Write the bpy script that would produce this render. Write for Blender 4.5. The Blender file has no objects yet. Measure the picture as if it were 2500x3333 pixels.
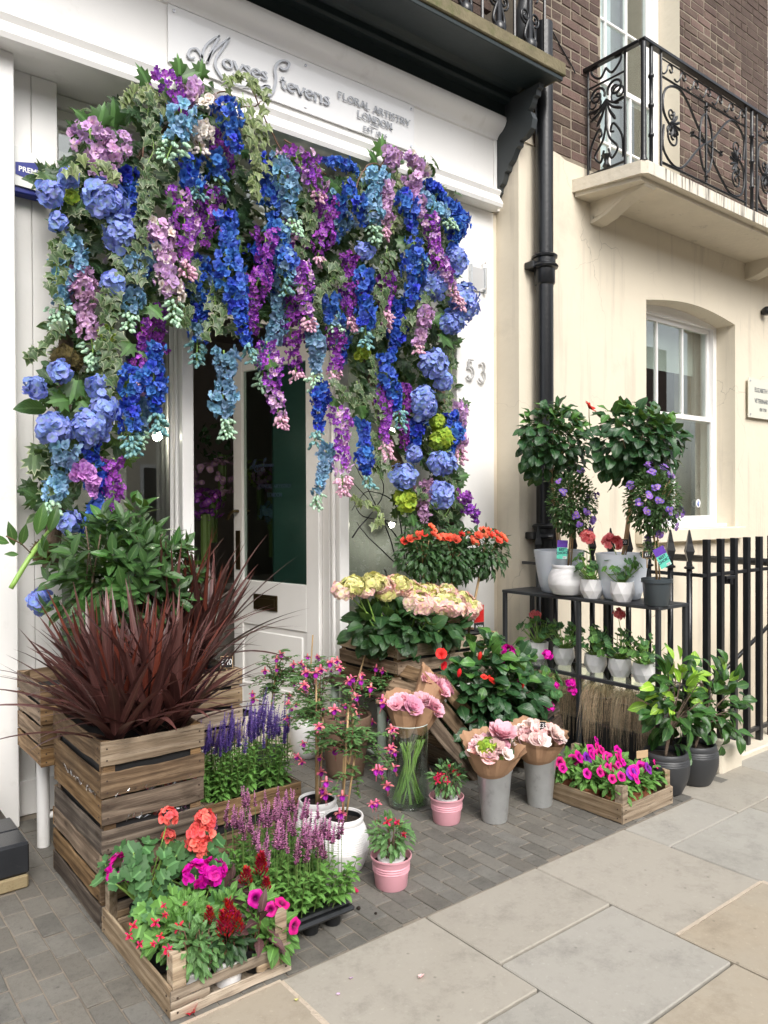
import bpy, math, random
import numpy as np
from mathutils import Matrix, Vector, Euler
R_ = random.Random(7)
rad = math.radians
# ------------------------------------------------------------------ camera, world, sun, exposure
YAW, PITCH, ROLL, FPX = 0.66625, -0.0082566, -0.0039726, 2500.0
CAMZ = 1.5
def cam_axes():
    f = np.array([math.sin(YAW)*math.cos(PITCH), math.cos(YAW)*math.cos(PITCH), math.sin(PITCH)])
    rt = np.array([math.cos(YAW), -math.sin(YAW), 0.0]); up = np.cross(rt, f)
    return rt*math.cos(ROLL)+up*math.sin(ROLL), -rt*math.sin(ROLL)+up*math.cos(ROLL), f
AX, AU, AF = cam_axes()
sc = bpy.context.scene
cam = bpy.data.objects.new('camera', bpy.data.cameras.new('camera'))
sc.collection.objects.link(cam)
cam.data.sensor_fit = 'HORIZONTAL'; cam.data.sensor_width = 36.0; cam.data.lens = 36.0
cam.data.clip_start = 0.05; cam.data.clip_end = 500
m3 = Matrix(((AX[0], AU[0], -AF[0]), (AX[1], AU[1], -AF[1]), (AX[2], AU[2], -AF[2])))
cam.matrix_world = Matrix.Translation((0, 0, CAMZ)) @ m3.to_4x4()
sc.camera = cam
world = bpy.data.worlds.new('World'); sc.world = world; world.use_nodes = True
wn = world.node_tree.nodes; wl = world.node_tree.links; wn.clear()
SUN_EL, SUN_AZ = rad(44), rad(196)
sky = wn.new('ShaderNodeTexSky'); sky.sky_type = 'NISHITA'; sky.sun_disc = False
sky.sun_elevation = SUN_EL; sky.sun_rotation = SUN_AZ; sky.dust_density = 4.0; sky.air_density = 1.0
hsv = wn.new('ShaderNodeHueSaturation'); hsv.inputs['Saturation'].default_value = 0.28
bg = wn.new('ShaderNodeBackground'); bg.inputs['Strength'].default_value = 0.15
wo = wn.new('ShaderNodeOutputWorld')
wl.new(sky.outputs[0], hsv.inputs['Color']); wl.new(hsv.outputs[0], bg.inputs[0]); wl.new(bg.outputs[0], wo.inputs[0])
sl = bpy.data.lights.new('sun', 'SUN'); sl.energy = 1.1; sl.angle = rad(32); sl.color = (1.0, 0.96, 0.9)
so = bpy.data.objects.new('sun', sl); sc.collection.objects.link(so)
# sky azimuth: rotation measured from +Y towards +X
sd = Vector((math.sin(SUN_AZ)*math.cos(SUN_EL), math.cos(SUN_AZ)*math.cos(SUN_EL), math.sin(SUN_EL)))
so.rotation_euler = sd.to_track_quat('Z', 'Y').to_euler(); so.location = (0, 0, 30)
sc.view_settings.view_transform = 'Standard'; sc.view_settings.look = 'None'
sc.view_settings.gamma = 1.0; sc.view_settings.use_curve_mapping = False
sc.view_settings.exposure = 0.88
sc.cycles.max_bounces = 8; sc.cycles.transparent_max_bounces = 16
# ------------------------------------------------------------------ rays through the photograph's pixels onto real planes
C0 = np.array([0, 0, CAMZ])
def ray(px, py): return AF + AX*(px-1250)/FPX - AU*(py-1666.5)/FPX
def G(px, py, z=0.0): d = ray(px, py); return Vector(C0 + d*(z-CAMZ)/d[2])
def W(px, py, y): d = ray(px, py); return Vector(C0 + d*y/d[1])
def XP(px, py, x): d = ray(px, py); return Vector(C0 + d*x/d[0])
def ppm(P): return FPX/float((np.array(P)-C0) @ AF)
# ------------------------------------------------------------------ mesh builder
class MB:
    def __init__(s): s.v = []; s.f = []; s.uv = []; s.c = []; s.m = []; s.n = 0
    def add(s, V, F, uv=None, c=None, m=0):
        V = np.asarray(V, float); k = len(V)
        s.v.append(V); o = s.n
        for q in F: s.f.append(tuple(i+o for i in q))
        s.m.extend([m]*len(F))
        s.uv.append(np.zeros((k, 2)) if uv is None else np.asarray(uv, float))
        s.c.append(np.ones((k, 2)) if c is None else np.asarray(c, float)); s.n += k
        return s
    def box(s, lo, hi, bev=0.0, m=0, M=None, jit=0.0):
        lo = np.array(lo, float); hi = np.array(hi, float); c = (lo+hi)/2; h = (hi-lo)/2
        if bev <= 0:
            V = np.array([[sx, sy, sz] for sx in (-1, 1) for sy in (-1, 1) for sz in (-1, 1)])*h + c
            F = [(0, 1, 3, 2), (4, 6, 7, 5), (0, 4, 5, 1), (2, 3, 7, 6), (0, 2, 6, 4), (1, 5, 7, 3)]
        else:
            b = min(bev, h.min()*0.9); V = []; idx = {}
            for sx in (-1, 1):
                for sy in (-1, 1):
                    for sz in (-1, 1):
                        sg = np.array([sx, sy, sz])
                        j = np.array([R_.uniform(-jit, jit) for _ in range(3)])
                        for a in range(3):
                            q = (h-b)*sg; q = q.copy(); q[a] = h[a]*sg[a]; idx[(sx, sy, sz, a)] = len(V); V.append(q+c+j)
            F = []
            def I(sx, sy, sz, a): return idx[(sx, sy, sz, a)]
            for a in range(3):
                for sg in (-1, 1):
                    o = [k for k in range(3) if k != a]; loop = []
                    for (u, w) in ((-1, -1), (1, -1), (1, 1), (-1, 1)):
                        t = [0, 0, 0]; t[a] = sg; t[o[0]] = u; t[o[1]] = w; loop.append(I(*t, a))
                    flip = (sg > 0) == (a == 1)
                    F.append(tuple(loop[::-1]) if flip else tuple(loop))
            for a in range(3):           # edges along axis a
                o = [k for k in range(3) if k != a]
                for u in (-1, 1):
                    for w in (-1, 1):
                        def T(e, ax):
                            t = [0, 0, 0]; t[a] = e; t[o[0]] = u; t[o[1]] = w; return I(*t, ax)
                        F.append((T(-1, o[0]), T(1, o[0]), T(1, o[1]), T(-1, o[1])))
            for sx in (-1, 1):
                for sy in (-1, 1):
                    for sz in (-1, 1): F.append((I(sx, sy, sz, 0), I(sx, sy, sz, 1), I(sx, sy, sz, 2)))
            V = np.array(V)
        if M is not None: V = np.array([M @ Vector(p) for p in V])
        return s.add(V, F, m=m)
    def tube(s, P, r, n=8, m=0, cap=True, c=None):
        P = [Vector(p) for p in P]; k = len(P)
        rr = list(r) if hasattr(r, '__len__') else [r]*k
        V = []; U = []; prev = None
        for i, p in enumerate(P):
            t = (P[min(i+1, k-1)]-P[max(i-1, 0)])
            if t.length < 1e-9: t = Vector((0, 0, 1))
            t.normalize()
            if prev is None:
                a = Vector((0, 0, 1)) if abs(t.z) < 0.9 else Vector((1, 0, 0)); nx = t.cross(a).normalized()
            else:
                nx = prev - t*prev.dot(t)
                nx = nx.normalized() if nx.length > 1e-6 else t.orthogonal().normalized()
            prev = nx; ny = t.cross(nx)
            for j in range(n):
                an = 2*math.pi*j/n; V.append(p + (nx*math.cos(an)+ny*math.sin(an))*rr[i]); U.append((j/n, i/max(1, k-1)))
        F = [(i*n+j, i*n+(j+1) % n, (i+1)*n+(j+1) % n, (i+1)*n+j) for i in range(k-1) for j in range(n)]
        if cap: F.append(tuple(range(n))[::-1]); F.append(tuple((k-1)*n+j for j in range(n)))
        return s.add([tuple(v) for v in V], F, U, c, m)
    def lathe(s, prof, n=32, o=(0, 0, 0), m=0, sx=1, sy=1, cap=False):
        V = []; U = []
        for i, (r, z) in enumerate(prof):
            for j in range(n):
                a = 2*math.pi*j/n; V.append((o[0]+r*math.cos(a)*sx, o[1]+r*math.sin(a)*sy, o[2]+z)); U.append((j/n, i/len(prof)))
        F = [(i*n+j, i*n+(j+1) % n, (i+1)*n+(j+1) % n, (i+1)*n+j) for i in range(len(prof)-1) for j in range(n)]
        if prof[0][0] > 1e-5: F.append(tuple(range(n))[::-1])
        if cap and prof[-1][0] > 1e-5: F.append(tuple((len(prof)-1)*n+j for j in range(n)))
        return s.add(V, F, U, None, m)
    def prism(s, poly, a, b, axis='x', m=0):
        # polygon in the two other axes, extruded from a to b along axis
        def P(u, v, w): return {'x': (w, u, v), 'y': (u, w, v), 'z': (u, v, w)}[axis]
        k = len(poly); V = [P(u, v, a) for u, v in poly]+[P(u, v, b) for u, v in poly]
        F = [tuple(range(k))[::-1], tuple(range(k, 2*k))]+[(i, (i+1) % k, k+(i+1) % k, k+i) for i in range(k)]
        return s.add(V, F, m=m)
    def inst(s, arr, M, m=0, rnd=None):
        V, F, U, Cc = arr
        A = np.array(M); V2 = V @ A[:3, :3].T + A[:3, 3]
        c = Cc.copy(); c[:, 1] = R_.random() if rnd is None else rnd
        return s.add(V2, F, U, c, m)
    def mesh(s, name, mats, smooth=False, angle=None):
        me = bpy.data.meshes.new(name)
        V = np.concatenate(s.v) if s.v else np.zeros((0, 3))
        me.from_pydata(V.tolist(), [], s.f)
        if not hasattr(mats, '__len__'): mats = [mats]
        for q in mats: me.materials.append(q)
        if len(mats) > 1: me.polygons.foreach_set('material_index', s.m)
        if s.f:
            li = np.empty(len(me.loops), np.int32); me.loops.foreach_get('vertex_index', li)
            uv = np.concatenate(s.uv)[li]; l = me.uv_layers.new(name='UVMap'); l.data.foreach_set('uv', uv.ravel())
            cc = np.concatenate(s.c); a = me.color_attributes.new('col', 'FLOAT_COLOR', 'POINT')
            full = np.ones((len(cc), 4)); full[:, :2] = cc; a.data.foreach_set('color', full.ravel())
        if smooth or angle:
            me.polygons.foreach_set('use_smooth', [True]*len(me.polygons))
            if angle:
                try: me.set_sharp_from_angle(angle=rad(angle))
                except Exception: pass
        me.update(); return me
LINK = sc.collection.objects.link
def tag(o, label=None, cat=None, group=None, kind=None):
    if label: o['label'] = label
    if cat: o['category'] = cat
    if group: o['group'] = group
    if kind: o['kind'] = kind
    return o
def thing(name, loc, label, cat, group=None, rotz=0):
    o = bpy.data.objects.new(name, None); o.empty_display_size = 0.05; o.location = loc
    o.rotation_euler = (0, 0, rotz); LINK(o); return tag(o, label, cat, group)
def part(name, me, parent, M=None, label=None, kind=None, world=False):
    """a part; M in the parent's local space. world=True: the mesh is in world coordinates"""
    o = bpy.data.objects.new(name, me)
    if parent is not None: o.parent = parent
    if world and parent is not None:
        L = Vector((0, 0, 0)); p = parent
        rot = 0
        while p is not None: L += p.location; p = p.parent
        o.location = -L
    elif M is not None: o.matrix_basis = M
    LINK(o); return tag(o, label, None, None, kind)
def structure(name, me, parent=None):
    o = bpy.data.objects.new(name, me); LINK(o)
    if parent is None: o['kind'] = 'structure'
    else: o.parent = parent
    return o
def frame(pos, d, up=Vector((0, 0, 1)), s=1.0, roll=0.0):
    """matrix whose +Y is d and +Z leans to up"""
    y = Vector(d).normalized(); x = y.cross(Vector(up))
    if x.length < 1e-4: x = y.orthogonal()
    x.normalize(); z = x.cross(y)
    M = Matrix((x, y, z)).transposed().to_4x4()
    if roll: M = M @ Matrix.Rotation(roll, 4, 'Y')
    return Matrix.Translation(pos) @ M @ Matrix.Scale(s, 4)
def facing(pos, n, s=1.0, spin=None):
    """matrix whose +Z is n"""
    z = Vector(n).normalized(); x = z.orthogonal().normalized(); y = z.cross(x)
    M = Matrix((x, y, z)).transposed().to_4x4() @ Matrix.Rotation(R_.uniform(0, 6.28) if spin is None else spin, 4, 'Z')
    return Matrix.Translation(pos) @ M @ Matrix.Scale(s, 4)
def spline(P, n=6):
    """Catmull-Rom through points of any dimension"""
    P = [np.array(p, float) for p in P]; Q = [2*P[0]-P[1]]+P+[2*P[-1]-P[-2]]; out = []
    for i in range(1, len(Q)-2):
        for k in range(n):
            t = k/n; a, b, c, d = Q[i-1], Q[i], Q[i+1], Q[i+2]
            out.append(0.5*((2*b)+(-a+c)*t+(2*a-5*b+4*c-d)*t*t+(-a+3*b-3*c+d)*t**3))
    out.append(P[-1]); return out
def rv(a=1.0): return Vector((R_.gauss(0, 1), R_.gauss(0, 1), R_.gauss(0, 1))).normalized()*a
# ------------------------------------------------------------------ materials
def newmat(name):
    m = bpy.data.materials.new(name); m.use_nodes = True; nt = m.node_tree; nt.nodes.clear()
    out = nt.nodes.new('ShaderNodeOutputMaterial'); b = nt.nodes.new('ShaderNodeBsdfPrincipled')
    nt.links.new(b.outputs[0], out.inputs[0]); return m, nt, b, out
class N:
    def __init__(s, nt): s.nt = nt
    def __call__(s, t, ins=None, **kw):
        n = s.nt.nodes.new('ShaderNode'+t)
        for k, v in kw.items(): setattr(n, k, v)
        for k, v in (ins or {}).items():
            if isinstance(v, bpy.types.NodeSocket): s.nt.links.new(v, n.inputs[k])
            else: n.inputs[k].default_value = v
        return n
    def mix(s, f, a, b, mode='MIX'):
        n = s.nt.nodes.new('ShaderNodeMix'); n.data_type = 'RGBA'; n.blend_type = mode
        for k, v in ((0, f), (6, a), (7, b)):
            if isinstance(v, bpy.types.NodeSocket): s.nt.links.new(v, n.inputs[k])
            else: n.inputs[k].default_value = (*v, 1) if k and len(v) == 3 else v
        return n.outputs[2]
    def math(s, op, a, b=0.0, clamp=False):
        n = s.nt.nodes.new('ShaderNodeMath'); n.operation = op; n.use_clamp = clamp
        for k, v in ((0, a), (1, b)):
            if isinstance(v, bpy.types.NodeSocket): s.nt.links.new(v, n.inputs[k])
            else: n.inputs[k].default_value = v
        return n.outputs[0]
    def ramp(s, f, stops):
        n = s.nt.nodes.new('ShaderNodeValToRGB'); s.nt.links.new(f, n.inputs[0]); e = n.color_ramp.elements
        while len(e) > 1: e.remove(e[-1])
        e[0].position = stops[0][0]; e[0].color = (*stops[0][1], 1)
        for p, c in stops[1:]:
            q = e.new(p); q.color = (*c, 1)
        return n.outputs[0]
    def link(s, a, b): s.nt.links.new(a, b)
def simple(name, col, rough=0.5, metal=0.0, noise=0.12, nscale=6.0, bump=0.0, bscale=60.0, dirt=None, spec=0.5, rnd=0.0, emit=None, coat=0, streak=None, crack=False):
    m, nt, b, out = newmat(name); n = N(nt); tc = n('TexCoord')
    co = tc.outputs['Object']
    t = n('TexNoise', {'Vector': co, 'Scale': nscale, 'Detail': 6.0, 'Roughness': 0.6})
    c = n.mix(t.outputs[0], tuple(x*(1-noise) for x in col), tuple(min(1, x*(1+noise)) for x in col))
    if dirt:
        t2 = n('TexNoise', {'Vector': co, 'Scale': dirt[1], 'Detail': 8.0, 'Roughness': 0.7})
        f = n('MapRange', {'Value': t2.outputs[0], 'From Min': dirt[2], 'From Max': dirt[2]+0.18, 'To Max': dirt[3]})
        c = n.mix(f.outputs[0], c, dirt[0])
    if crack:       # hairline cracks, broken up by noise
        wn2 = n('TexNoise', {'Vector': co, 'Scale': 2.5, 'Detail': 4.0}); vv = n('VectorMath', {0: co, 1: n('VectorMath', {0: wn2.outputs['Color'], 1: (.5, .5, .5)}, operation='MULTIPLY').outputs[0]}, operation='ADD')
        vc = n('TexVoronoi', {'Vector': vv.outputs[0], 'Scale': 1.1}, feature='DISTANCE_TO_EDGE'); mk = n('TexNoise', {'Vector': co, 'Scale': 1.3, 'Detail': 2.0})
        f = n.math('MULTIPLY', n.math('LESS_THAN', vc.outputs['Distance'], .0022), n('MapRange', {'Value': mk.outputs[0], 'From Min': .5, 'From Max': .58, 'To Max': .5}).outputs[0]); c = n.mix(f, c, (.3, .26, .2))
    if streak:      # rain streaks running down
        mps = n('Mapping', {'Vector': co, 'Scale': (streak[1], streak[1], streak[1]*.06)}); t4 = n('TexNoise', {'Vector': mps.outputs[0], 'Scale': 1.0, 'Detail': 5.0, 'Roughness': 0.6})
        t5 = n('TexNoise', {'Vector': co, 'Scale': 1.7, 'Detail': 2.0})
        f = n('MapRange', {'Value': n.math('ADD', t4.outputs[0], n.math('MULTIPLY', t5.outputs[0], .35)), 'From Min': streak[2], 'From Max': streak[2]+.14, 'To Max': streak[3]}); c = n.mix(f.outputs[0], c, streak[0])
    if rnd:
        oi = n('ObjectInfo'); h = n('HueSaturation', {'Color': c, 'Value': n.math('ADD', n.math('MULTIPLY', oi.outputs['Random'], 2*rnd), 1-rnd)}); c = h.outputs[0]
    n.link(c, b.inputs['Base Color']); b.inputs['Roughness'].default_value = rough; b.inputs['Metallic'].default_value = metal
    b.inputs['Specular IOR Level'].default_value = spec
    if coat: b.inputs['Coat Weight'].default_value = coat
    if bump:
        t3 = n('TexNoise', {'Vector': co, 'Scale': bscale, 'Detail': 5.0})
        bp = n('Bump', {'Height': t3.outputs[0], 'Strength': bump, 'Distance': 0.01}); n.link(bp.outputs[0], b.inputs['Normal'])
    if emit: b.inputs['Emission Color'].default_value = (*emit[0], 1); b.inputs['Emission Strength'].default_value = emit[1]
    return m
def rndsock(n):
    at = n('Attribute', attribute_name='col'); oi = n('ObjectInfo'); sx = n('SeparateColor', {'Color': at.outputs['Color']})
    r = n.math('FRACT', n.math('ADD', oi.outputs['Random'], sx.outputs[1])); return sx.outputs[0], r
def petal(name, body, edge, root, var=0.24, transl=0.2, hue=0.02, rough=0.55):
    m, nt, b, out = newmat(name); n = N(nt); g, r = rndsock(n)
    c1 = n.mix(r, body, edge)
    nz = n('TexNoise', {'Vector': n('TexCoord').outputs['Object'], 'Scale': 45.0, 'Detail': 2.0})
    c1 = n.mix(n.math('MULTIPLY', nz.outputs[0], 0.6), c1, edge)
    f = n('MapRange', {'Value': g, 'From Min': 0.12, 'From Max': 0.62}); c = n.mix(f.outputs[0], root, c1)
    h = n('HueSaturation', {'Color': c, 'Hue': n.math('ADD', n.math('MULTIPLY', r, 2*hue), 0.5-hue), 'Value': n.math('ADD', n.math('MULTIPLY', n.math('FRACT', n.math('MULTIPLY', r, 7.3)), 2*var), 1-var)})
    n.link(h.outputs[0], b.inputs['Base Color']); b.inputs['Roughness'].default_value = rough; b.inputs['Specular IOR Level'].default_value = 0.25
    tr = n('BsdfTranslucent', {'Color': h.outputs[0]}); mx = n('MixShader', {0: transl, 1: b.outputs[0], 2: tr.outputs[0]})
    n.link(mx.outputs[0], out.inputs[0]); return m
def leafmat(name, a, bcol, vein=None, rough=0.38, transl=0.22, margin=None, var=0.2, veins=9.0, spec=0.5):
    m, nt, b, out = newmat(name); n = N(nt); g, r = rndsock(n)
    uv = n('UVMap'); s = n('SeparateXYZ', {0: uv.outputs[0]})
    nz = n('TexNoise', {'Vector': n('TexCoord').outputs['Object'], 'Scale': 30.0, 'Detail': 3.0})
    c = n.mix(n('MapRange', {'Value': n.math('ADD', n.math('MULTIPLY', r, 0.7), n.math('MULTIPLY', nz.outputs[0], 0.5)), 'From Min': .1, 'From Max': 1.0}).outputs[0], a, bcol)
    if vein is None: vein = tuple(min(1, x*1.8+0.02) for x in bcol)
    du = n.math('ABSOLUTE', n.math('SUBTRACT', s.outputs[0], 0.5))
    mid = n.math('LESS_THAN', du, 0.045)
    sv = n.math('SINE', n.math('MULTIPLY', n.math('SUBTRACT', s.outputs[1], n.math('MULTIPLY', du, 0.7)), veins*6.283))
    svm = n.math('MULTIPLY', n.math('GREATER_THAN', sv, 0.86), 0.35)
    fv = n.math('MAXIMUM', n.math('MULTIPLY', mid, 0.7), svm); c = n.mix(fv, c, vein)
    if margin is not None:
        e = n.math('ADD', g, n.math('MULTIPLY', nz.outputs[0], 0.45)); c = n.mix(n('MapRange', {'Value': e, 'From Min': 1.0, 'From Max': 1.1}).outputs[0], c, margin)
    h = n('HueSaturation', {'Color': c, 'Value': n.math('ADD', n.math('MULTIPLY', n.math('FRACT', n.math('MULTIPLY', r, 5.7)), 2*var), 1-var)})
    n.link(h.outputs[0], b.inputs['Base Color']); b.inputs['Roughness'].default_value = rough; b.inputs['Specular IOR Level'].default_value = spec
    bp = n('Bump', {'Height': sv, 'Strength': 0.25, 'Distance': 0.002}); n.link(bp.outputs[0], b.inputs['Normal'])
    tr = n('BsdfTranslucent', {'Color': h.outputs[0] if bcol[0] > bcol[1] else n.mix(0.5, h.outputs[0], (0.25, 0.4, 0.03))}); mx = n('MixShader', {0: transl, 1: b.outputs[0], 2: tr.outputs[0]})
    n.link(mx.outputs[0], out.inputs[0]); return m
def woodmat(name, cols, dark=0.5):
    m, nt, b, out = newmat(name); n = N(nt); tc = n('TexCoord'); oi = n('ObjectInfo')
    off = n('CombineXYZ', {0: n.math('MULTIPLY', oi.outputs['Random'], 37.0), 1: n.math('MULTIPLY', oi.outputs['Random'], 11.0), 2: n.math('MULTIPLY', oi.outputs['Random'], 23.0)})
    ad = n('VectorMath', {0: tc.outputs['Object'], 1: off.outputs[0]}, operation='ADD')
    mp = n('Mapping', {'Vector': ad.outputs[0], 'Scale': (3.0, 55.0, 55.0)})
    g = n('TexNoise', {'Vector': mp.outputs[0], 'Scale': 1.0, 'Detail': 8.0, 'Roughness': 0.65, 'Distortion': 0.6})
    mp2 = n('Mapping', {'Vector': ad.outputs[0], 'Scale': (1.3, 5.0, 9.0)})
    wv = n('TexWave', {'Vector': mp2.outputs[0], 'Scale': 0.9, 'Distortion': 9.0, 'Detail': 4.0, 'Detail Scale': 0.9}, bands_direction='Z')
    st = n('TexNoise', {'Vector': ad.outputs[0], 'Scale': 7.0, 'Detail': 5.0})
    f = n.math('ADD', n.math('MULTIPLY', g.outputs[0], 0.86), n.math('MULTIPLY', wv.outputs[0], 0.14))
    f = n('MapRange', {'Value': f, 'From Min': 0.25, 'From Max': 0.78}).outputs[0]
    c = n.ramp(f, [(0, cols[0]), (0.4, cols[1]), (0.7, cols[2]), (1, cols[3])])
    c = n.mix(n('MapRange', {'Value': st.outputs[0], 'From Min': 0.5, 'From Max': 0.75, 'To Max': dark}).outputs[0], c, (0.035, 0.024, 0.016))
    h = n('HueSaturation', {'Color': c, 'Saturation': n.math('ADD', n.math('MULTIPLY', n.math('FRACT', n.math('MULTIPLY', oi.outputs['Random'], 9.1)), 0.5), 0.7), 'Value': n.math('ADD', n.math('MULTIPLY', n.math('FRACT', n.math('MULTIPLY', oi.outputs['Random'], 5.3)), 0.55), 0.7)})
    mf = n('Mapping', {'Vector': ad.outputs[0], 'Scale': (7.0, 260.0, 260.0)}); fg = n('TexNoise', {'Vector': mf.outputs[0], 'Scale': 1.0, 'Detail': 4.0, 'Roughness': 0.7})
    crk = n('MapRange', {'Value': fg.outputs[0], 'From Min': 0.56, 'From Max': 0.7, 'To Max': 0.75}).outputs[0]
    kn = n('TexVoronoi', {'Vector': n('Mapping', {'Vector': ad.outputs[0], 'Scale': (4.0, 0.01, 9.0)}).outputs[0], 'Scale': 1.0}); kf = n('MapRange', {'Value': kn.outputs['Distance'], 'From Min': .13, 'From Max': .04, 'To Max': .7}).outputs[0]
    c2 = n.mix(n.math('MAXIMUM', crk, kf), h.outputs[0], (0.045, 0.03, 0.02))
    n.link(c2, b.inputs['Base Color']); b.inputs['Roughness'].default_value = 0.8; b.inputs['Specular IOR Level'].default_value = 0.25
    bp = n('Bump', {'Height': n.math('SUBTRACT', g.outputs[0], n.math('MULTIPLY', crk, .5)), 'Strength': 0.8, 'Distance': 0.004}); n.link(bp.outputs[0], b.inputs['Normal']); return m
def stonemat(name, c1, c2, c3, rnd=0.15, sc_=3.0, rough=0.85, bump=0.3, world_=True, speck=0.25, stain=None):
    m, nt, b, out = newmat(name); n = N(nt); oi = n('ObjectInfo'); ge = n('NewGeometry')
    co = ge.outputs['Position'] if world_ else n('TexCoord').outputs['Object']
    a = n('TexNoise', {'Vector': co, 'Scale': sc_, 'Detail': 7.0, 'Roughness': 0.6, 'Distortion': 0.8})
    bb = n('TexNoise', {'Vector': co, 'Scale': sc_*14, 'Detail': 6.0, 'Roughness': 0.75})
    r = oi.outputs['Random']; r2 = n.math('FRACT', n.math('MULTIPLY', r, 13.7))
    c = n.mix(n('MapRange', {'Value': a.outputs[0], 'From Min': 0.32, 'From Max': 0.68}).outputs[0], c1, c2)
    c = n.mix(n.math('MULTIPLY', r2, 0.9, True), c, c3)
    c = n.mix(n('MapRange', {'Value': bb.outputs[0], 'From Min': 0.5, 'From Max': 0.8, 'To Max': speck}).outputs[0], c, tuple(x*0.35 for x in c1))
    cc = n('TexNoise', {'Vector': co, 'Scale': sc_*40, 'Detail': 3.0})
    c = n.mix(n('MapRange', {'Value': cc.outputs[0], 'From Min': 0.62, 'From Max': 0.8, 'To Max': 0.35}).outputs[0], c, tuple(min(1, x*1.7) for x in c1))
    sp1 = n('TexNoise', {'Vector': co, 'Scale': 4.5, 'Detail': 9.0, 'Roughness': 0.8}); c = n.mix(n('MapRange', {'Value': sp1.outputs[0], 'From Min': 0.5, 'From Max': 0.7, 'To Max': 0.55}).outputs[0], c, tuple(x*0.55 for x in c1))
    vo = n('TexVoronoi', {'Vector': co, 'Scale': 11.0}); c = n.mix(n('MapRange', {'Value': vo.outputs['Distance'], 'From Min': .075, 'From Max': .04, 'To Max': .4}).outputs[0], c, tuple(x*0.3 for x in c1))
    h = n('HueSaturation', {'Color': c, 'Value': n.math('ADD', n.math('MULTIPLY', r, 2*rnd), 1-rnd)})
    n.link(h.outputs[0], b.inputs['Base Color']); b.inputs['Roughness'].default_value = rough; b.inputs['Specular IOR Level'].default_value = 0.3
    ht = n.math('ADD', bb.outputs[0], n.math('MULTIPLY', a.outputs[0], 1.5))
    bp = n('Bump', {'Height': ht, 'Strength': bump, 'Distance': 0.006}); n.link(bp.outputs[0], b.inputs['Normal']); return m
def glassmat(name, tint=(0.9, 0.95, 0.93), refl=1.0, base=0.04):
    m, nt, b, out = newmat(name); n = N(nt); nt.nodes.remove(b)
    bf = n('NewGeometry').outputs['Backfacing']; fr = n('Fresnel', {'IOR': n.math('ADD', 1.52, n.math('MULTIPLY', bf, 1/1.52-1.52))}); f = n.math('ADD', n.math('MULTIPLY', fr.outputs[0], refl), base, True)
    t = n('BsdfTransparent', {'Color': (*tint, 1)}); g = n('BsdfGlossy', {'Color': (1, 1, 1, 1), 'Roughness': 0.01})
    mx = n('MixShader', {0: f, 1: t.outputs[0], 2: g.outputs[0]}); n.link(mx.outputs[0], out.inputs[0]); return m
M_ = {}
M_['white'] = simple('white_paint', (0.84, 0.83, 0.81), 0.38, noise=0.03, nscale=2.5, bump=0.08, bscale=30, dirt=((0.55, 0.52, 0.47), 5.0, 0.6, 0.4), streak=((0.6, 0.58, 0.54), 9, .78, .35))
M_['whitegloss'] = simple('white_gloss_paint', (0.84, 0.83, 0.815), 0.28, noise=0.02, bump=0.04, bscale=30, dirt=((0.5, 0.47, 0.42), 9.0, 0.66, 0.3))
M_['sign'] = simple('sign_acrylic', (0.8, 0.8, 0.8), 0.08, noise=0.01, coat=0.3)
M_['letter'] = simple('brushed_letter', (0.42, 0.43, 0.45), 0.3, metal=0.55, noise=0.05)
M_['chrome'] = simple('chrome', (0.7, 0.7, 0.71), 0.15, metal=1.0)
M_['cream'] = simple('cream_stucco', (0.71, 0.64, 0.515), 0.8, noise=0.07, nscale=1.6, bump=0.4, bscale=9, dirt=((0.5, 0.45, 0.37), 2.6, 0.57, 0.4), spec=0.3, streak=((0.45, 0.4, 0.33), 10, .74, .4), crack=True)
M_['creamstone'] = simple('painted_stone', (0.66, 0.60, 0.49), 0.85, noise=0.12, nscale=5, bump=0.6, bscale=22, dirt=((0.2, 0.18, 0.15), 7.0, 0.6, 0.7), spec=0.3)
M_['slabedge'] = simple('stained_slab_edge', (0.7, 0.65, 0.55), 0.85, noise=0.1, nscale=5, bump=0.5, bscale=22, dirt=((0.3, 0.28, 0.22), 9.0, 0.6, 0.6), streak=((0.06, 0.055, 0.05), 30, .68, .9))
M_['green'] = simple('dark_green_paint', (0.016, 0.026, 0.027), 0.45, noise=0.35, nscale=3, bump=0.15, bscale=25, dirt=((0.05, 0.055, 0.045), 3.0, 0.6, 0.5))
M_['moss'] = simple('mossy_stone', (0.17, 0.145, 0.085), 0.9, noise=0.5, nscale=9, bump=0.5, bscale=40, dirt=((0.06, 0.09, 0.015), 8.0, 0.52, 0.8))
M_['black'] = simple('black_iron_paint', (0.012, 0.013, 0.015), 0.28, noise=0.3, nscale=20, bump=0.12, bscale=50, dirt=((0.07, 0.07, 0.07), 14.0, 0.66, 0.3))
M_['blackmatte'] = simple('black_steel', (0.035, 0.038, 0.042), 0.45, noise=0.25, nscale=10, dirt=((0.1, 0.1, 0.1), 12.0, 0.6, 0.25))
M_['mortar'] = stonemat('mortar', (0.25, 0.21, 0.16), (0.32, 0.275, 0.21), (0.28, 0.235, 0.18), sc_=6, bump=0.6)
M_['brick'] = stonemat('stock_brick', (0.085, 0.06, 0.048), (0.15, 0.11, 0.085), (0.14, 0.09, 0.078), rnd=0.35, sc_=6, bump=0.9, speck=0.7)
M_['glass'] = glassmat('window_glass', (.9, .95, .93), 1.2, .06); M_['doorglass'] = glassmat('door_glass', (0.7, 0.78, 0.75), 1.0, 0.05)
M_['teal'] = glassmat('teal_glass', (0.12, 0.34, 0.32), 0.6, 0.02)
M_['vase'] = glassmat('vase_glass', (0.93, 0.965, 0.95), 1.6, 0.035)
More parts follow.
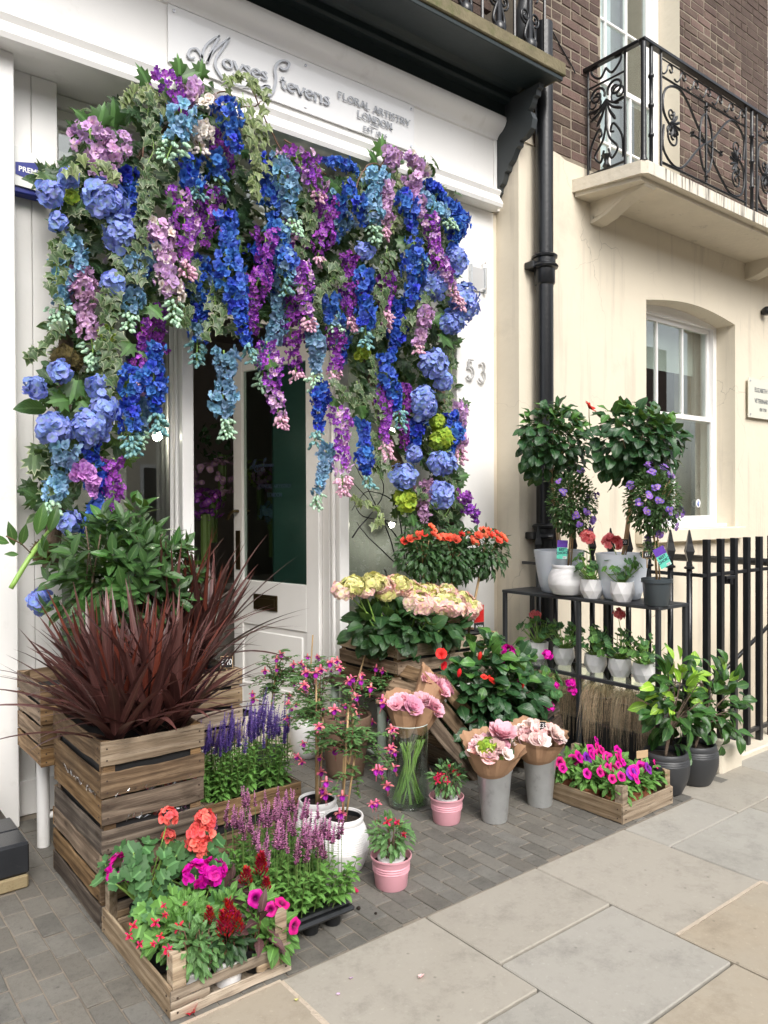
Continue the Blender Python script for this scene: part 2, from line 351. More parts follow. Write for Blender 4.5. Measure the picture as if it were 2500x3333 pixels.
M_['rimglass'] = simple('glass_rim', (0.55, 0.65, 0.62), 0.1, noise=.02)
M_['water'] = glassmat('water', (0.88, 0.95, 0.9), 0.8, 0.01)
M_['sett'] = stonemat('slate_sett', (0.125, 0.12, 0.108), (0.185, 0.178, 0.16), (0.165, 0.152, 0.13), rnd=0.14, sc_=3.5, bump=0.55, speck=0.5)
M_['joint'] = stonemat('sand_joint', (0.24, 0.205, 0.165), (0.3, 0.26, 0.21), (0.26, 0.22, 0.18), sc_=12, bump=0.6)
M_['flag'] = stonemat('york_flag', (0.32, 0.293, 0.245), (0.385, 0.36, 0.31), (0.37, 0.34, 0.29), rnd=0.05, sc_=1.3, bump=0.22, speck=0.14)
M_['flagtan'] = stonemat('tan_flag', (0.37, 0.31, 0.23), (0.36, 0.32, 0.255), (0.37, 0.32, 0.25), rnd=0.05, sc_=1.6, bump=0.22, speck=0.16)
M_['flaggrey'] = stonemat('grey_flag', (0.315, 0.3, 0.265), (0.375, 0.36, 0.32), (0.36, 0.34, 0.3), rnd=0.05, sc_=1.4, bump=0.22, speck=0.14)
M_['darkjoint'] = simple('dirt_joint', (0.05, 0.043, 0.035), 0.95, noise=0.4, nscale=30)
M_['pointing'] = simple('lime_pointing', (0.5, 0.42, 0.33), 0.95, noise=0.2, nscale=40, bump=0.6, bscale=80)
M_['asphalt'] = simple('asphalt', (0.05, 0.05, 0.052), 0.9, noise=0.3, nscale=40, bump=0.5, bscale=120)
M_['wood'] = woodmat('weathered_wood', [(0.06, 0.038, 0.022), (0.185, 0.118, 0.066), (0.32, 0.22, 0.13), (0.44, 0.325, 0.21)])
M_['woodlight'] = woodmat('pale_wood', [(0.16, 0.11, 0.065), (0.33, 0.245, 0.16), (0.46, 0.36, 0.25), (0.55, 0.45, 0.33)], 0.3)
M_['wooddark'] = woodmat('dark_wood', [(0.03, 0.022, 0.017), (0.09, 0.066, 0.048), (0.17, 0.13, 0.095), (0.25, 0.195, 0.145)], 0.7)
M_['nail'] = simple('rusty_nail', (0.05, 0.03, 0.02), 0.7)
M_['ceramic'] = simple('white_ceramic', (0.84, 0.83, 0.83), 0.3, noise=0.03, nscale=20, coat=0.15, dirt=((.45, .4, .34), 16, .66, .4))
M_['ceramicblue'] = simple('pale_blue_plastic', (0.72, 0.77, 0.84), 0.35, noise=0.02)
M_['charcoal'] = simple('charcoal_plastic', (0.04, 0.042, 0.046), 0.45, noise=0.1)
M_['potgrey'] = simple('grey_nursery_pot', (0.05, 0.062, 0.07), 0.32, noise=0.1)
M_['plasticblack'] = simple('black_plastic', (0.014, 0.015, 0.017), 0.3, noise=0.2)
M_['terracotta'] = simple('terracotta', (0.36, 0.13, 0.065), 0.8, noise=0.2, nscale=14, dirt=((0.4, 0.3, 0.24), 9, .6, .5))
M_['browncer'] = simple('brown_ridged_pot', (0.17, 0.105, 0.07), 0.7, noise=0.25, nscale=14)
M_['pink'] = simple('pink_enamel', (0.72, 0.36, 0.42), 0.38, noise=0.05, dirt=((.4, .22, .2), 18, .64, .45))
M_['zinc'] = simple('galvanised_steel', (0.62, 0.64, 0.65), 0.33, metal=0.6, noise=0.18, nscale=16, dirt=((0.25, 0.26, 0.27), 24, .55, .5))
M_['kraft'] = simple('kraft_paper', (0.42, 0.25, 0.145), 0.75, noise=0.08, nscale=9, bump=0.25, bscale=25, rnd=0.07)
M_['soil'] = simple('soil', (0.022, 0.015, 0.011), 0.95, noise=0.6, nscale=60, bump=1.0, bscale=90, dirt=((0.12, 0.09, 0.06), 90, .62, .6))
M_['tile'] = simple('black_glazed_tile', (0.02, 0.022, 0.026), 0.22, noise=0.3, nscale=8, dirt=((0.14, 0.14, 0.14), 12, .6, .35), rnd=0.2)
M_['sandbrick'] = stonemat('yellow_brick', (0.28, 0.21, 0.11), (0.36, 0.29, 0.17), (0.3, 0.25, 0.15), sc_=9, bump=0.5, speck=.5)
M_['steel'] = simple('grey_metal_plate', (0.58, 0.58, 0.58), 0.35, metal=0.3, noise=0.05)
M_['alarm'] = simple('alarm_plastic', (0.74, 0.75, 0.72), 0.35, noise=0.03)
M_['navy'] = simple('navy_print', (0.02, 0.03, 0.22), 0.4)
M_['printwhite'] = simple('white_print', (0.85, 0.85, 0.85), 0.5)
M_['chalk'] = simple('chalk_black', (0.015, 0.015, 0.016), 0.7)
M_['tagwood'] = simple('tag_wood', (0.55, 0.38, 0.22), 0.7, noise=0.2, nscale=30)
M_['bamboo'] = simple('bamboo_cane', (0.42, 0.28, 0.14), 0.55, noise=0.25, nscale=30)
M_['bark'] = simple('bark', (0.14, 0.1, 0.07), 0.9, noise=0.5, nscale=25, bump=1, bscale=50)
M_['stem'] = simple('green_stem', (0.12, 0.2, 0.05), 0.5, noise=0.25, nscale=20)
M_['stempale'] = simple('pale_green_stem', (0.25, 0.42, 0.09), 0.4, noise=0.2, nscale=20)
M_['stemred'] = simple('red_stem', (0.16, 0.08, 0.05), 0.5)
M_['mossball'] = simple('moss', (0.085, 0.065, 0.02), 1.0, noise=0.7, nscale=50, bump=1, bscale=80)
M_['greenpaint'] = simple('sage_painted_metal', (0.38, 0.45, 0.38), 0.45, noise=0.1)
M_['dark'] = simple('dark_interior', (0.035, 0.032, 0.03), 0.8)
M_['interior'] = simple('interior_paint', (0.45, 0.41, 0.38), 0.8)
M_['film'] = glassmat('plastic_film', (0.8, 0.8, 0.8), 1.5, 0.12)
M_['teallabel'] = simple('teal_print', (0.12, 0.55, 0.42), 0.4)
M_['purplelabel'] = simple('purple_print', (0.12, 0.05, 0.36), 0.4, noise=0.6, nscale=70)
M_['redlabel'] = simple('red_print', (0.5, 0.02, 0.02), 0.4, noise=0.5, nscale=60)
M_['darktext'] = simple('dark_print', (0.02, 0.035, 0.07), 0.5)
M_['brass'] = simple('aged_brass', (0.09, 0.065, 0.03), 0.35, metal=0.8, noise=0.3)
M_['bulb'] = simple('warm_bulb', (1, 0.9, 0.75), 0.5, emit=((1.0, 0.86, 0.66), 14.0))
M_['blind'] = simple('blind_fabric', (0.5, 0.5, 0.47), 0.9)
# ------------------------------------------------------------------ petals, florets, leaves
def arrof(mb):
    return (np.concatenate(mb.v), list(mb.f), np.concatenate(mb.uv), np.concatenate(mb.c))
def petal_arr(L, Wd, elev, curl=0.3, ruffle=0.0, ns=3, tipw=0.6, notch=0.0):
    """petal along +Y from the origin, raised by elev (radians), edges cupped"""
    V = []; U = []; Cc = []; y = z = 0.0; a = elev; seg = L/ns
    for i in range(ns+1):
        t = i/ns; w = Wd*(0.28+0.95*math.sin(min(1.0, t*1.15)*math.pi*0.62))*(1 if i < ns else tipw)/2
        for k, u in enumerate((-1, 0, 1)):
            rz = R_.uniform(-1, 1)*ruffle*L*t
            V.append((u*w, y-(notch*L if (i == ns and u == 0) else 0), z+abs(u)*curl*w+rz)); U.append((0.5+u*0.5, t)); Cc.append((t, 0))
        a += R_.uniform(-0.1, 0.1) - 0.28*t; y += math.cos(a)*seg; z += math.sin(a)*seg
    F = [(i*3+k, i*3+k+1, i*3+k+4, i*3+k+3) for i in range(ns) for k in range(2)]
    return np.array(V), F, np.array(U), np.array(Cc)
def flower_arr(rings, ctr=None):
    """rings: (n, L, W, elev, curl, ruffle, phase)"""
    mb = MB()
    for (n, L, Wd, el, cu, ru, ph) in rings:
        for k in range(n):
            p = petal_arr(L*R_.uniform(0.88, 1.1), Wd*R_.uniform(0.9, 1.1), el+R_.uniform(-0.14, 0.14), cu, ru)
            mb.inst(p, Matrix.Rotation(2*math.pi*(k+ph)/n+R_.uniform(-.12, .12), 4, 'Z'), rnd=0)
    return mb
def ball_arr(r, n=6, sq=1.0, g=0.0):
    mb = MB(); prof = [(1e-6, -r*sq), (r*.75, -r*.62*sq), (r, 0), (r*.75, r*.62*sq), (1e-6, r*sq)]
    mb.lathe(prof, n); V, F, U, Cc = arrof(mb); Cc[:, 0] = g; Cc[:, 1] = 0; return V, F, U, Cc
def leaf_arr(L, Wd, shape='oval', fold=0.25, bend=0.5, ns=6, wave=0.0, cols=5):
    V = []; U = []; Cc = []; y = z = 0.0; a = 0.15; seg = L/ns
    for i in range(ns+1):
        t = i/ns
        if shape == 'oval': w = math.sin(math.pi*min(1, t*0.98+0.02))**0.75*(1.05-0.25*t)
        elif shape == 'lance': w = math.sin(math.pi*min(1, t+0.01))**0.9*(1.1-0.4*t)
        elif shape == 'heart': w = (math.sin(math.pi*min(1, t**0.7+0.001))**0.7) if t < 1 else 0
        elif shape == 'round': w = math.sqrt(max(0, 1-(2*t-1)**2))
        else: w = 1-t
        w = max(w, 0.03)*Wd/2
        if shape == 'blade': w = Wd/2*(0.55+0.9*t if t < 0.35 else max(0.02, 0.865*(1-(t-0.35)/0.65)**0.8))
        for k in range(cols):
            u = -1+2*k/(cols-1)
            V.append((u*w, y, z+abs(u)*w*fold+wave*Wd*math.sin(t*9+u*3)*abs(u))); U.append((0.5+0.5*u, t)); Cc.append((max(abs(u)*0.95, 0.9 if i in (0,) else 0, 0.8 if i == ns else 0), 0))
        a -= bend/ns; y += math.cos(a)*seg; z += math.sin(a)*seg
    F = [(i*cols+k, i*cols+k+1, (i+1)*cols+k+1, (i+1)*cols+k) for i in range(ns) for k in range(cols-1)]
    return np.array(V), F, np.array(U), np.array(Cc)
def outline_arr(pts, cup=0.15, ring=0.62):
    """leaf from an outline (x, y) list around a petiole point at the origin; inner ring + outer ring"""
    V = [(0, 0, 0)]; U = [(0.5, 0.1)]; Cc = [(0, 0)]; k = len(pts); L = max(p[1] for p in pts)
    for sc_, g in ((ring, 0.35), (1.0, 0.97)):
        for (x, y) in pts:
            r = math.hypot(x, y)*sc_; V.append((x*sc_, y*sc_, cup*r*r/L*(1 if sc_ == 1 else 0.6)+R_.uniform(-.02, .02)*L*sc_)); U.append((0.5+0.5*x*sc_/L, max(0, y*sc_/L))); Cc.append((g, 0))
    F = [(0, 1+i, 1+(i+1) % k) for i in range(k)]+[(1+i, 1+k+i, 1+k+(i+1) % k, 1+(i+1) % k) for i in range(k)]
    return np.array(V, float), F, np.array(U), np.array(Cc)
def ivy_arr(s):
    P = [(0.0, -.12), (.22, -.3), (.42, -.28), (.38, .02), (.62, .22), (.3, .38), (.16, .62), (0, .95), (-.16, .62), (-.3, .38), (-.62, .22), (-.38, .02), (-.42, -.28), (-.22, -.3)]
    return outline_arr([(x*s, y*s) for x, y in P], cup=-0.25)
def gera_arr(s):
    s *= .8; P = []
    for i in range(22):
        a = -math.pi/2+2*math.pi*(i+0.5)/22; r = s*(0.5+0.045*math.cos(i*math.pi)+0.05*math.cos(a*5)); P.append((r*math.cos(a), r*math.sin(a)+0.12*s))
    P[0] = (P[0][0]*.3, -.02*s); P[-1] = (P[-1][0]*.3, -.02*s)
    return outline_arr(P, cup=0.22)
def lobed_arr(s):
    P = [(0, -.1), (.25, -.25), (.3, 0), (.62, .05), (.42, .25), (.6, .5), (.3, .48), (.22, .75), (.1, .7), (0, 1.0), (-.1, .7), (-.22, .75), (-.3, .48), (-.6, .5), (-.42, .25), (-.62, .05), (-.3, 0), (-.25, -.25)]
    return outline_arr([(x*s, y*s) for x, y in P], cup=-0.2)
# leaf and petal materials
L_ = {}
L_['ivy'] = leafmat('ivy_leaf', (0.028, 0.07, 0.026), (0.065, 0.11, 0.042), margin=(0.36, 0.4, 0.24), rough=0.45, veins=0.2)
L_['ivypale'] = leafmat('pale_ivy_leaf', (0.09, 0.14, 0.05), (0.18, 0.23, 0.09), margin=(0.45, 0.48, 0.28), rough=0.45, veins=0.2)
L_['dark'] = leafmat('dark_leaf', (0.014, 0.045, 0.016), (0.035, 0.085, 0.03), rough=0.42)
L_['lobed'] = leafmat('lobed_leaf', (0.025, 0.08, 0.018), (0.06, 0.15, 0.035), rough=0.45, veins=0.2)
L_['bay'] = leafmat('bay_leaf', (0.02, 0.06, 0.02), (0.055, 0.14, 0.035), rough=0.3, vein=(0.14, 0.24, 0.08))
L_['hib'] = leafmat('hibiscus_leaf', (0.012, 0.05, 0.02), (0.035, 0.105, 0.035), rough=0.26, vein=(0.09, 0.17, 0.07), transl=0.15)
L_['hibl'] = leafmat('hibiscus_young_leaf', (0.05, 0.15, 0.03), (0.1, 0.24, 0.05), rough=0.28)
L_['hyd'] = leafmat('hydrangea_leaf', (0.016, 0.055, 0.02), (0.04, 0.115, 0.035), rough=0.4, vein=(0.1, 0.18, 0.07))
L_['gera'] = leafmat('geranium_leaf', (0.035, 0.11, 0.035), (0.075, 0.19, 0.06), rough=0.6, veins=0.2)
L_['geral'] = leafmat('bright_geranium_leaf', (0.075, 0.19, 0.035), (0.13, 0.3, 0.06), rough=0.6, veins=0.2)
L_['cam'] = leafmat('camellia_leaf', (0.02, 0.07, 0.02), (0.06, 0.17, 0.035), rough=0.18, vein=(0.12, 0.24, 0.06), transl=0.15)
L_['caml'] = leafmat('camellia_young_leaf', (0.16, 0.33, 0.03), (0.3, 0.5, 0.05), rough=0.22)
L_['sage'] = leafmat('salvia_leaf', (0.075, 0.19, 0.035), (0.15, 0.33, 0.07), rough=0.55)
L_['fuch'] = leafmat('fuchsia_leaf', (0.06, 0.15, 0.05), (0.14, 0.28, 0.09), rough=0.45)
L_['rose'] = leafmat('rose_leaf', (0.02, 0.06, 0.02), (0.05, 0.12, 0.04), rough=0.38)
L_['solan'] = leafmat('small_leaf', (0.025, 0.07, 0.02), (0.06, 0.13, 0.035), rough=0.45)
L_['cord'] = leafmat('cordyline_blade', (0.055, 0.022, 0.02), (0.13, 0.052, 0.046), vein=(0.18, 0.08, 0.07), rough=0.34, transl=0.14, var=0.35, veins=0.2)
L_['cordred'] = leafmat('cordyline_red_blade', (0.1, 0.022, 0.015), (0.17, 0.04, 0.024), vein=(0.2, 0.06, 0.04), rough=0.36, transl=0.2, veins=0.2)
L_['purp'] = leafmat('celosia_leaf', (0.06, 0.035, 0.03), (0.12, 0.055, 0.055), rough=0.5)
L_['lime'] = petal('lime_hydrangea', (0.28, 0.42, 0.03), (0.42, 0.55, 0.07), (0.2, 0.34, 0.03))
P_ = {}
P_['deep'] = petal('deep_blue_petal', (0.022, 0.055, 0.4), (0.055, 0.14, 0.66), (0.03, 0.05, 0.4))
P_['royal'] = petal('royal_blue_petal', (0.03, 0.1, 0.48), (0.11, 0.26, 0.74), (0.06, 0.14, 0.5))
P_['sky'] = petal('sky_blue_petal', (0.15, 0.35, 0.6), (0.34, 0.57, 0.76), (0.3, 0.55, 0.5))
P_['dusk'] = petal('faded_blue_petal', (0.12, 0.24, 0.42), (0.26, 0.41, 0.57), (0.2, 0.4, 0.4))
P_['mint'] = petal('mint_bud', (0.36, 0.6, 0.5), (0.55, 0.75, 0.52), (0.35, 0.55, 0.25))
P_['teal'] = petal('blue_green_bud', (0.11, 0.3, 0.47), (0.3, 0.52, 0.42), (0.25, 0.5, 0.2))
P_['purple'] = petal('purple_petal', (0.26, 0.03, 0.46), (0.4, 0.09, 0.58), (0.66, 0.42, 0.62))
P_['dpurple'] = petal('dark_purple_petal', (0.14, 0.015, 0.26), (0.26, 0.045, 0.38), (0.4, 0.18, 0.36))
P_['lilac'] = petal('lilac_petal', (0.56, 0.3, 0.66), (0.76, 0.5, 0.78), (0.82, 0.7, 0.6))
P_['dlilac'] = petal('dusty_lilac_petal', (0.4, 0.2, 0.42), (0.56, 0.34, 0.54), (0.6, 0.45, 0.42))
P_['pinkbud'] = petal('pale_pink_bud', (0.72, 0.34, 0.52), (0.82, 0.55, 0.65), (0.7, 0.5, 0.5))
P_['whitef'] = petal('white_petal', (0.82, 0.7, 0.68), (0.86, 0.82, 0.78), (0.76, 0.62, 0.42))
P_['hydb'] = petal('periwinkle_petal', (0.15, 0.21, 0.66), (0.3, 0.38, 0.8), (0.28, 0.4, 0.5), hue=0.015, var=.3)
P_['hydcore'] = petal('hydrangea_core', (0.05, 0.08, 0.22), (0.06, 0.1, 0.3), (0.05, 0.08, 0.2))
P_['hydp'] = petal('pink_hydrangea_petal', (0.86, 0.47, 0.47), (0.9, 0.66, 0.6), (0.78, 0.72, 0.38), var=.12)
P_['hydy'] = petal('yellow_hydrangea_petal', (0.6, 0.62, 0.18), (0.78, 0.68, 0.36), (0.5, 0.6, 0.15))
P_['mag'] = petal('magenta_petal', (0.72, 0.0, 0.36), (0.82, 0.02, 0.5), (0.5, 0.0, 0.22))
P_['petu'] = petal('petunia_petal', (0.76, 0.0, 0.3), (0.85, 0.02, 0.36), (0.12, 0.0, 0.06), rough=0.5)
P_['violet'] = petal('violet_petunia_petal', (0.2, 0.01, 0.36), (0.3, 0.03, 0.5), (0.04, 0.0, 0.08))
P_['coral'] = petal('coral_petal', (0.88, 0.1, 0.1), (0.94, 0.2, 0.17), (0.65, 0.05, 0.05), hue=.006, var=.14)
P_['coralpink'] = petal('coral_pink_petal', (0.95, 0.18, 0.2), (1, 0.34, 0.34), (0.85, 0.12, 0.14), var=.1, hue=.006, transl=.3)
P_['red'] = petal('scarlet_petal', (0.68, 0.012, 0.012), (0.78, 0.035, 0.03), (0.35, 0.0, 0.0), hue=.004)
P_['rose'] = petal('rose_petal', (0.8, 0.07, 0.035), (0.88, 0.2, 0.12), (0.6, 0.06, 0.02), hue=.008)
P_['crim'] = petal('crimson_plume', (0.28, 0.0, 0.012), (0.45, 0.008, 0.03), (0.2, 0, 0.01), var=0.3)
P_['fsep'] = petal('fuchsia_sepal', (0.85, 0.12, 0.22), (0.92, 0.32, 0.38), (0.6, 0.04, 0.12))
P_['fcor'] = petal('fuchsia_corolla', (0.42, 0.02, 0.46), (0.56, 0.05, 0.6), (0.2, 0, 0.2))
P_['fred'] = petal('red_fuchsia', (0.62, 0.01, 0.07), (0.75, 0.04, 0.14), (0.5, 0.01, 0.05))
P_['salv'] = petal('violet_salvia', (0.15, 0.09, 0.4), (0.27, 0.18, 0.56), (0.08, 0.04, 0.25), var=0.3)
P_['salp'] = petal('pink_salvia', (0.56, 0.17, 0.4), (0.74, 0.34, 0.56), (0.15, 0.05, 0.1), var=0.3)
P_['sald'] = petal('salvia_calyx', (0.07, 0.03, 0.04), (0.13, 0.07, 0.07), (0.06, 0.06, 0.03), var=0.3)
P_['sol'] = petal('purple_nightshade_petal', (0.2, 0.09, 0.5), (0.3, 0.16, 0.62), (0.4, 0.3, 0.1))
P_['peony'] = petal('peony_petal', (0.84, 0.38, 0.5), (0.9, 0.58, 0.66), (0.75, 0.25, 0.4), transl=0.25, var=.12)
P_['blush'] = petal('blush_petal', (0.84, 0.52, 0.5), (0.88, 0.7, 0.66), (0.8, 0.42, 0.4))
P_['cand'] = petal('candytuft_petal', (0.5, 0.2, 0.62), (0.7, 0.36, 0.74), (0.5, 0.2, 0.6))
# shared flower meshes
def variants(fn, mat, k, name, smooth=True): return [fn().mesh(name, mat, smooth) for _ in range(k)]
def floret_mb(s=0.78):
    e = R_.uniform(.05, .75); mb = MB()
    for (n, L, Wd, el, ph, tw) in ((5, .038*s, .026*s, e, 0, .3), (5, .026*s, .018*s, e+.5, .5, .4), (3, .014*s, .012*s, 1.2, .2, .5)):
        for k in range(n):
            p = petal_arr(L*R_.uniform(0.75, 1.15), Wd*R_.uniform(0.8, 1.2), el+R_.uniform(-0.35, 0.35), R_.uniform(-.1, .6), .12, 3, tw)
            mb.inst(p, Matrix.Rotation(2*math.pi*(k+ph)/n+R_.uniform(-.3, .3), 4, 'Z'), rnd=0)
    return mb
def wist_mb(s=0.85):
    mb = MB(); e = R_.uniform(.2, .9)
    for (n, L, Wd, el, ph, tw) in ((5, .034*s, .02*s, e, 0, .4), (3, .02*s, .014*s, e+.5, .4, .5)):
        for k in range(n):
            p = petal_arr(L*R_.uniform(0.75, 1.15), Wd*R_.uniform(0.8, 1.2), el+R_.uniform(-0.35, 0.35), R_.uniform(0, .7), .12, 3, tw)
            mb.inst(p, Matrix.Rotation(2*math.pi*(k+ph)/n+R_.uniform(-.3, .3), 4, 'Z'), rnd=0)
    return mb
def bud_mb(s=1.0):
    mb = MB(); a = ball_arr(.0085*s, 6, 1.6, 1.0)
    for k in range(3): mb.inst(a, Matrix.Translation((R_.uniform(-.012, .012)*s, R_.uniform(-.01, .01)*s, .012*s*k+.01)), rnd=k*.3)
    return mb
def hyd_mb(s=1.0):
    return flower_arr([(4, .027*s, .03*s, R_.uniform(.05, .35), R_.uniform(-.1, .25), .1, R_.random())])
MESH = {}
def fm(kind, color, k=3):
    key = (kind, color)
    if key not in MESH:
        fn = {'floret': floret_mb, 'wist': wist_mb, 'bud': bud_mb, 'hyd': hyd_mb}[kind]
        MESH[key] = variants(fn, P_.get(color) or L_.get(color), k, kind)
    return R_.choice(MESH[key])
LM = {}
def lm(kind, mat, k=3):
    key = (kind, mat)
    if key not in LM:
        out = []
        for i in range(k):
            mb = MB(); f = R_.uniform(.1, .4); bd = R_.uniform(.1, 1.0)
            if kind == 'ivy': a = ivy_arr(.046)
            elif kind == 'gera': a = gera_arr(.075)
            elif kind == 'lobed': a = lobed_arr(.085)
            elif kind == 'oval': a = leaf_arr(.085, .048, 'oval', f, bd, 6, 0.04)
            elif kind == 'hib': a = leaf_arr(.075, .055, 'oval', f*.7, bd, 6, 0.07)
            elif kind == 'lance': a = leaf_arr(.095, .042, 'lance', f, bd*.7, 6, 0.03)
            elif kind == 'heart': a = leaf_arr(.1, .075, 'heart', f, bd, 6, 0.04)
            elif kind == 'cam': a = leaf_arr(.1, .058, 'oval', .35, bd, 6, 0.02)
            elif kind == 'small': a = leaf_arr(.035, .016, 'lance', f, bd, 4, 0, 3)
            elif kind == 'mid': a = leaf_arr(.05, .024, 'oval', f, bd, 5, 0.03, 3)
            mb.add(*a); out.append(mb.mesh(kind+'_leaf', L_[mat], True))
        LM[key] = out
    return R_.choice(LM[key])
LA = {'small': lambda: leaf_arr(.035, .016, 'lance', .3, .6, 3, 0, 3), 'mid': lambda: leaf_arr(.05, .024, 'oval', .25, .8, 4, .03, 3), 'oval': lambda: leaf_arr(.075, .04, 'oval', .25, .7, 4, .04, 3),
      'ivy': lambda: ivy_arr(.055), 'hib': lambda: leaf_arr(.075, .05, 'oval', .2, .7, 4, .05, 3), 'lobed': lambda: lobed_arr(.085), 'gera': lambda: gera_arr(.065), 'lance': lambda: leaf_arr(.085, .03, 'lance', .3, .6, 4, .02, 3)}
def leafdir(out, droop=0.35, spread=0.6):
    d = Vector(out).normalized()+rv(spread); d.z -= droop; return d
def cloud_mass(mb, n, ctr, rad3, kind, smin=.7, smax=1.2, inner=0.2, droop=.3, arrs=None):
    arrs = arrs or [LA[kind]() for _ in range(3)]
    for _ in range(n):
        d = rv(); r = R_.uniform(inner, 1)**0.6; p = Vector((ctr[0]+d.x*rad3[0]*r, ctr[1]+d.y*rad3[1]*r, ctr[2]+d.z*rad3[2]*r))
        mb.inst(R_.choice(arrs), frame(p, leafdir(d, droop), Vector((0, -.4, 1))+rv(.5), R_.uniform(smin, smax)))
def cloud_leaves(t, base, n, ctr, rad3, kind, mat, smin=.8, smax=1.15, droop=.35, young=None, name='leaf', front=0.4, keep=None):
    k = 0
    while k < n:
        d = rv()
        if d.y > front: continue
        r = R_.uniform(.72, 1.03); p = Vector((ctr[0]+d.x*rad3[0]*r, ctr[1]+d.y*rad3[1]*r, ctr[2]+d.z*rad3[2]*r))
        if keep and not keep(p): continue
        mt = young if (young and d.z > .35 and R_.random() < .35) else mat
        dd = leafdir(Vector((d.x, d.y, d.z)), droop, .7)
        part(name, lm(kind, mt), t, frame(p-Vector(base), dd, Vector((0, -.7, .9))+Vector(d)*.6+rv(.35), R_.uniform(smin, smax))); k += 1
def stems_mesh(mbs, base, tips, r=.004, rt=.002, bow=.05, n=5):
    for p in tips:
        b = Vector(base)+Vector((R_.uniform(-.012, .012), R_.uniform(-.012, .012), 0)); p = Vector(p); m = (b+p)/2+rv(bow*(p-b).length)
        mbs.tube([Vector(q) for q in spline([b, m, p], 4)], list(np.linspace(r, rt, 9)), n)
# ------------------------------------------------------------------ a broad-nib serif hand for the lettering
def arc(cx, cy, rx, ry, a0, a1, n=14): return [(cx+rx*math.cos(rad(a0+(a1-a0)*i/n)), cy+ry*math.sin(rad(a0+(a1-a0)*i/n))) for i in range(n+1)]
GL = {
 'o': (.62, [arc(.3, .25, .24, .25, 60, 425, 20)]), 'y': (.56, [[(.03, .5), (.27, .0)], [(.53, .5), (.27, .0), (.17, -.2), (.06, -.29), (-.05, -.25)]]),
 's': (.44, [spline([(.36, .4), (.22, .5), (.07, .4), (.2, .27), (.35, .13), (.2, 0), (.04, .08)], 4)]),
 'e': (.54, [[(.06, .26), (.47, .3)], arc(.27, .25, .22, .25, 10, 325, 18)]), 't': (.4, [[(.15, .68), (.15, .1), (.24, 0), (.36, .05)], [(.0, .49), (.34, .49)]]),
 'v': (.54, [[(.03, .5), (.26, 0)], [(.5, .5), (.26, 0)]]), 'n': (.62, [[(.1, .5), (.1, 0)], [(.1, .38), (.25, .5), (.42, .46), (.48, .3), (.48, 0)]]),
 'F': (.52, [[(.1, .7), (.1, 0)], [(.1, .69), (.44, .69)], [(.1, .37), (.36, .37)]]), 'L': (.52, [[(.1, .7), (.1, 0)], [(.1, .015), (.46, .015)]]),
 'O': (.76, [arc(.37, .35, .3, .35, 60, 425, 20)]), 'R': (.62, [[(.1, .7), (.1, 0)], [(.1, .69), (.3, .69)]+arc(.28, .52, .17, .17, 70, -80, 8)+[(.1, .35)], [(.26, .35), (.54, 0)]]),
 'A': (.66, [[(.06, 0), (.33, .72)], [(.33, .72), (.6, 0)], [(.17, .26), (.5, .26)]]), 'T': (.6, [[(.3, .7), (.3, 0)], [(.04, .69), (.56, .69)]]),
 'I': (.26, [[(.13, .7), (.13, 0)]]), 'S': (.48, [spline([(.4, .57), (.24, .7), (.08, .57), (.22, .38), (.4, .18), (.22, 0), (.06, .11)], 4)]),
 'Y': (.6, [[(.05, .7), (.3, .34)], [(.56, .7), (.3, .34)], [(.3, .34), (.3, 0)]]), 'N': (.7, [[(.1, .7), (.1, 0)], [(.1, .7), (.58, 0)], [(.58, .7), (.58, 0)]]),
 'D': (.7, [[(.1, .7), (.1, 0)], [(.1, .69), (.28, .69)]+arc(.28, .35, .32, .34, 85, -85, 12)+[(.1, .015)]]),
 'E': (.54, [[(.1, .7), (.1, 0)], [(.1, .69), (.46, .69)], [(.1, .36), (.38, .36)], [(.1, .015), (.48, .015)]]),
 '1': (.34, [[(.16, .5), (.16, 0)]]), '8': (.52, [arc(.25, .5, .15, .17, 0, 360, 16), arc(.25, .17, .19, .18, 0, 360, 16)]),
 '7': (.48, [[(.04, .46), (.42, .46), (.16, -.2)]]), '6': (.5, [[(.4, .68), (.2, .52), (.08, .26)], arc(.25, .19, .18, .19, 0, 360, 16)]),
 '5': (.55, [[(.45, .7), (.16, .7), (.12, .4)]+arc(.24, .22, .22, .22, 95, -150, 16)]), '3': (.52, [arc(.22, .53, .17, .17, 150, -70, 12)+arc(.2, .18, .22, .2, 80, -155, 14)]),
 ' ': (.3, [])}
def nib(mb, P, th, thin, d, nibang=25, T=lambda p: (p[0], 0, p[1]), nrm=(0, -1, 0)):
    """ribbon of a broad nib along 2-D points P, raised by d along nrm"""
    P = [np.array(p, float) for p in P]; k = len(P); V = []; nr = np.array(nrm, float)
    for i, p in enumerate(P):
        t = P[min(i+1, k-1)]-P[max(i-1, 0)]; t = t/(np.linalg.norm(t)+1e-9); nn = np.array((-t[1], t[0]))
        a = math.atan2(t[1], t[0]); h = thin+(th-thin)*abs(math.sin(a-rad(nibang)))
        for sg in (1, -1):
            q = np.array(T(p+nn*h*sg)); V.append(q); V.append(q+nr*d)
    F = []
    for i in range(k-1):
        a = i*4; b = a+4; F += [(a+1, b+1, b+3, a+3), (a, b, b+1, a+1), (a+2, a+3, b+3, b+2)]
    F += [(0, 1, 3, 2), ((k-1)*4, (k-1)*4+2, (k-1)*4+3, (k-1)*4+1)]
    mb.add(V, F)
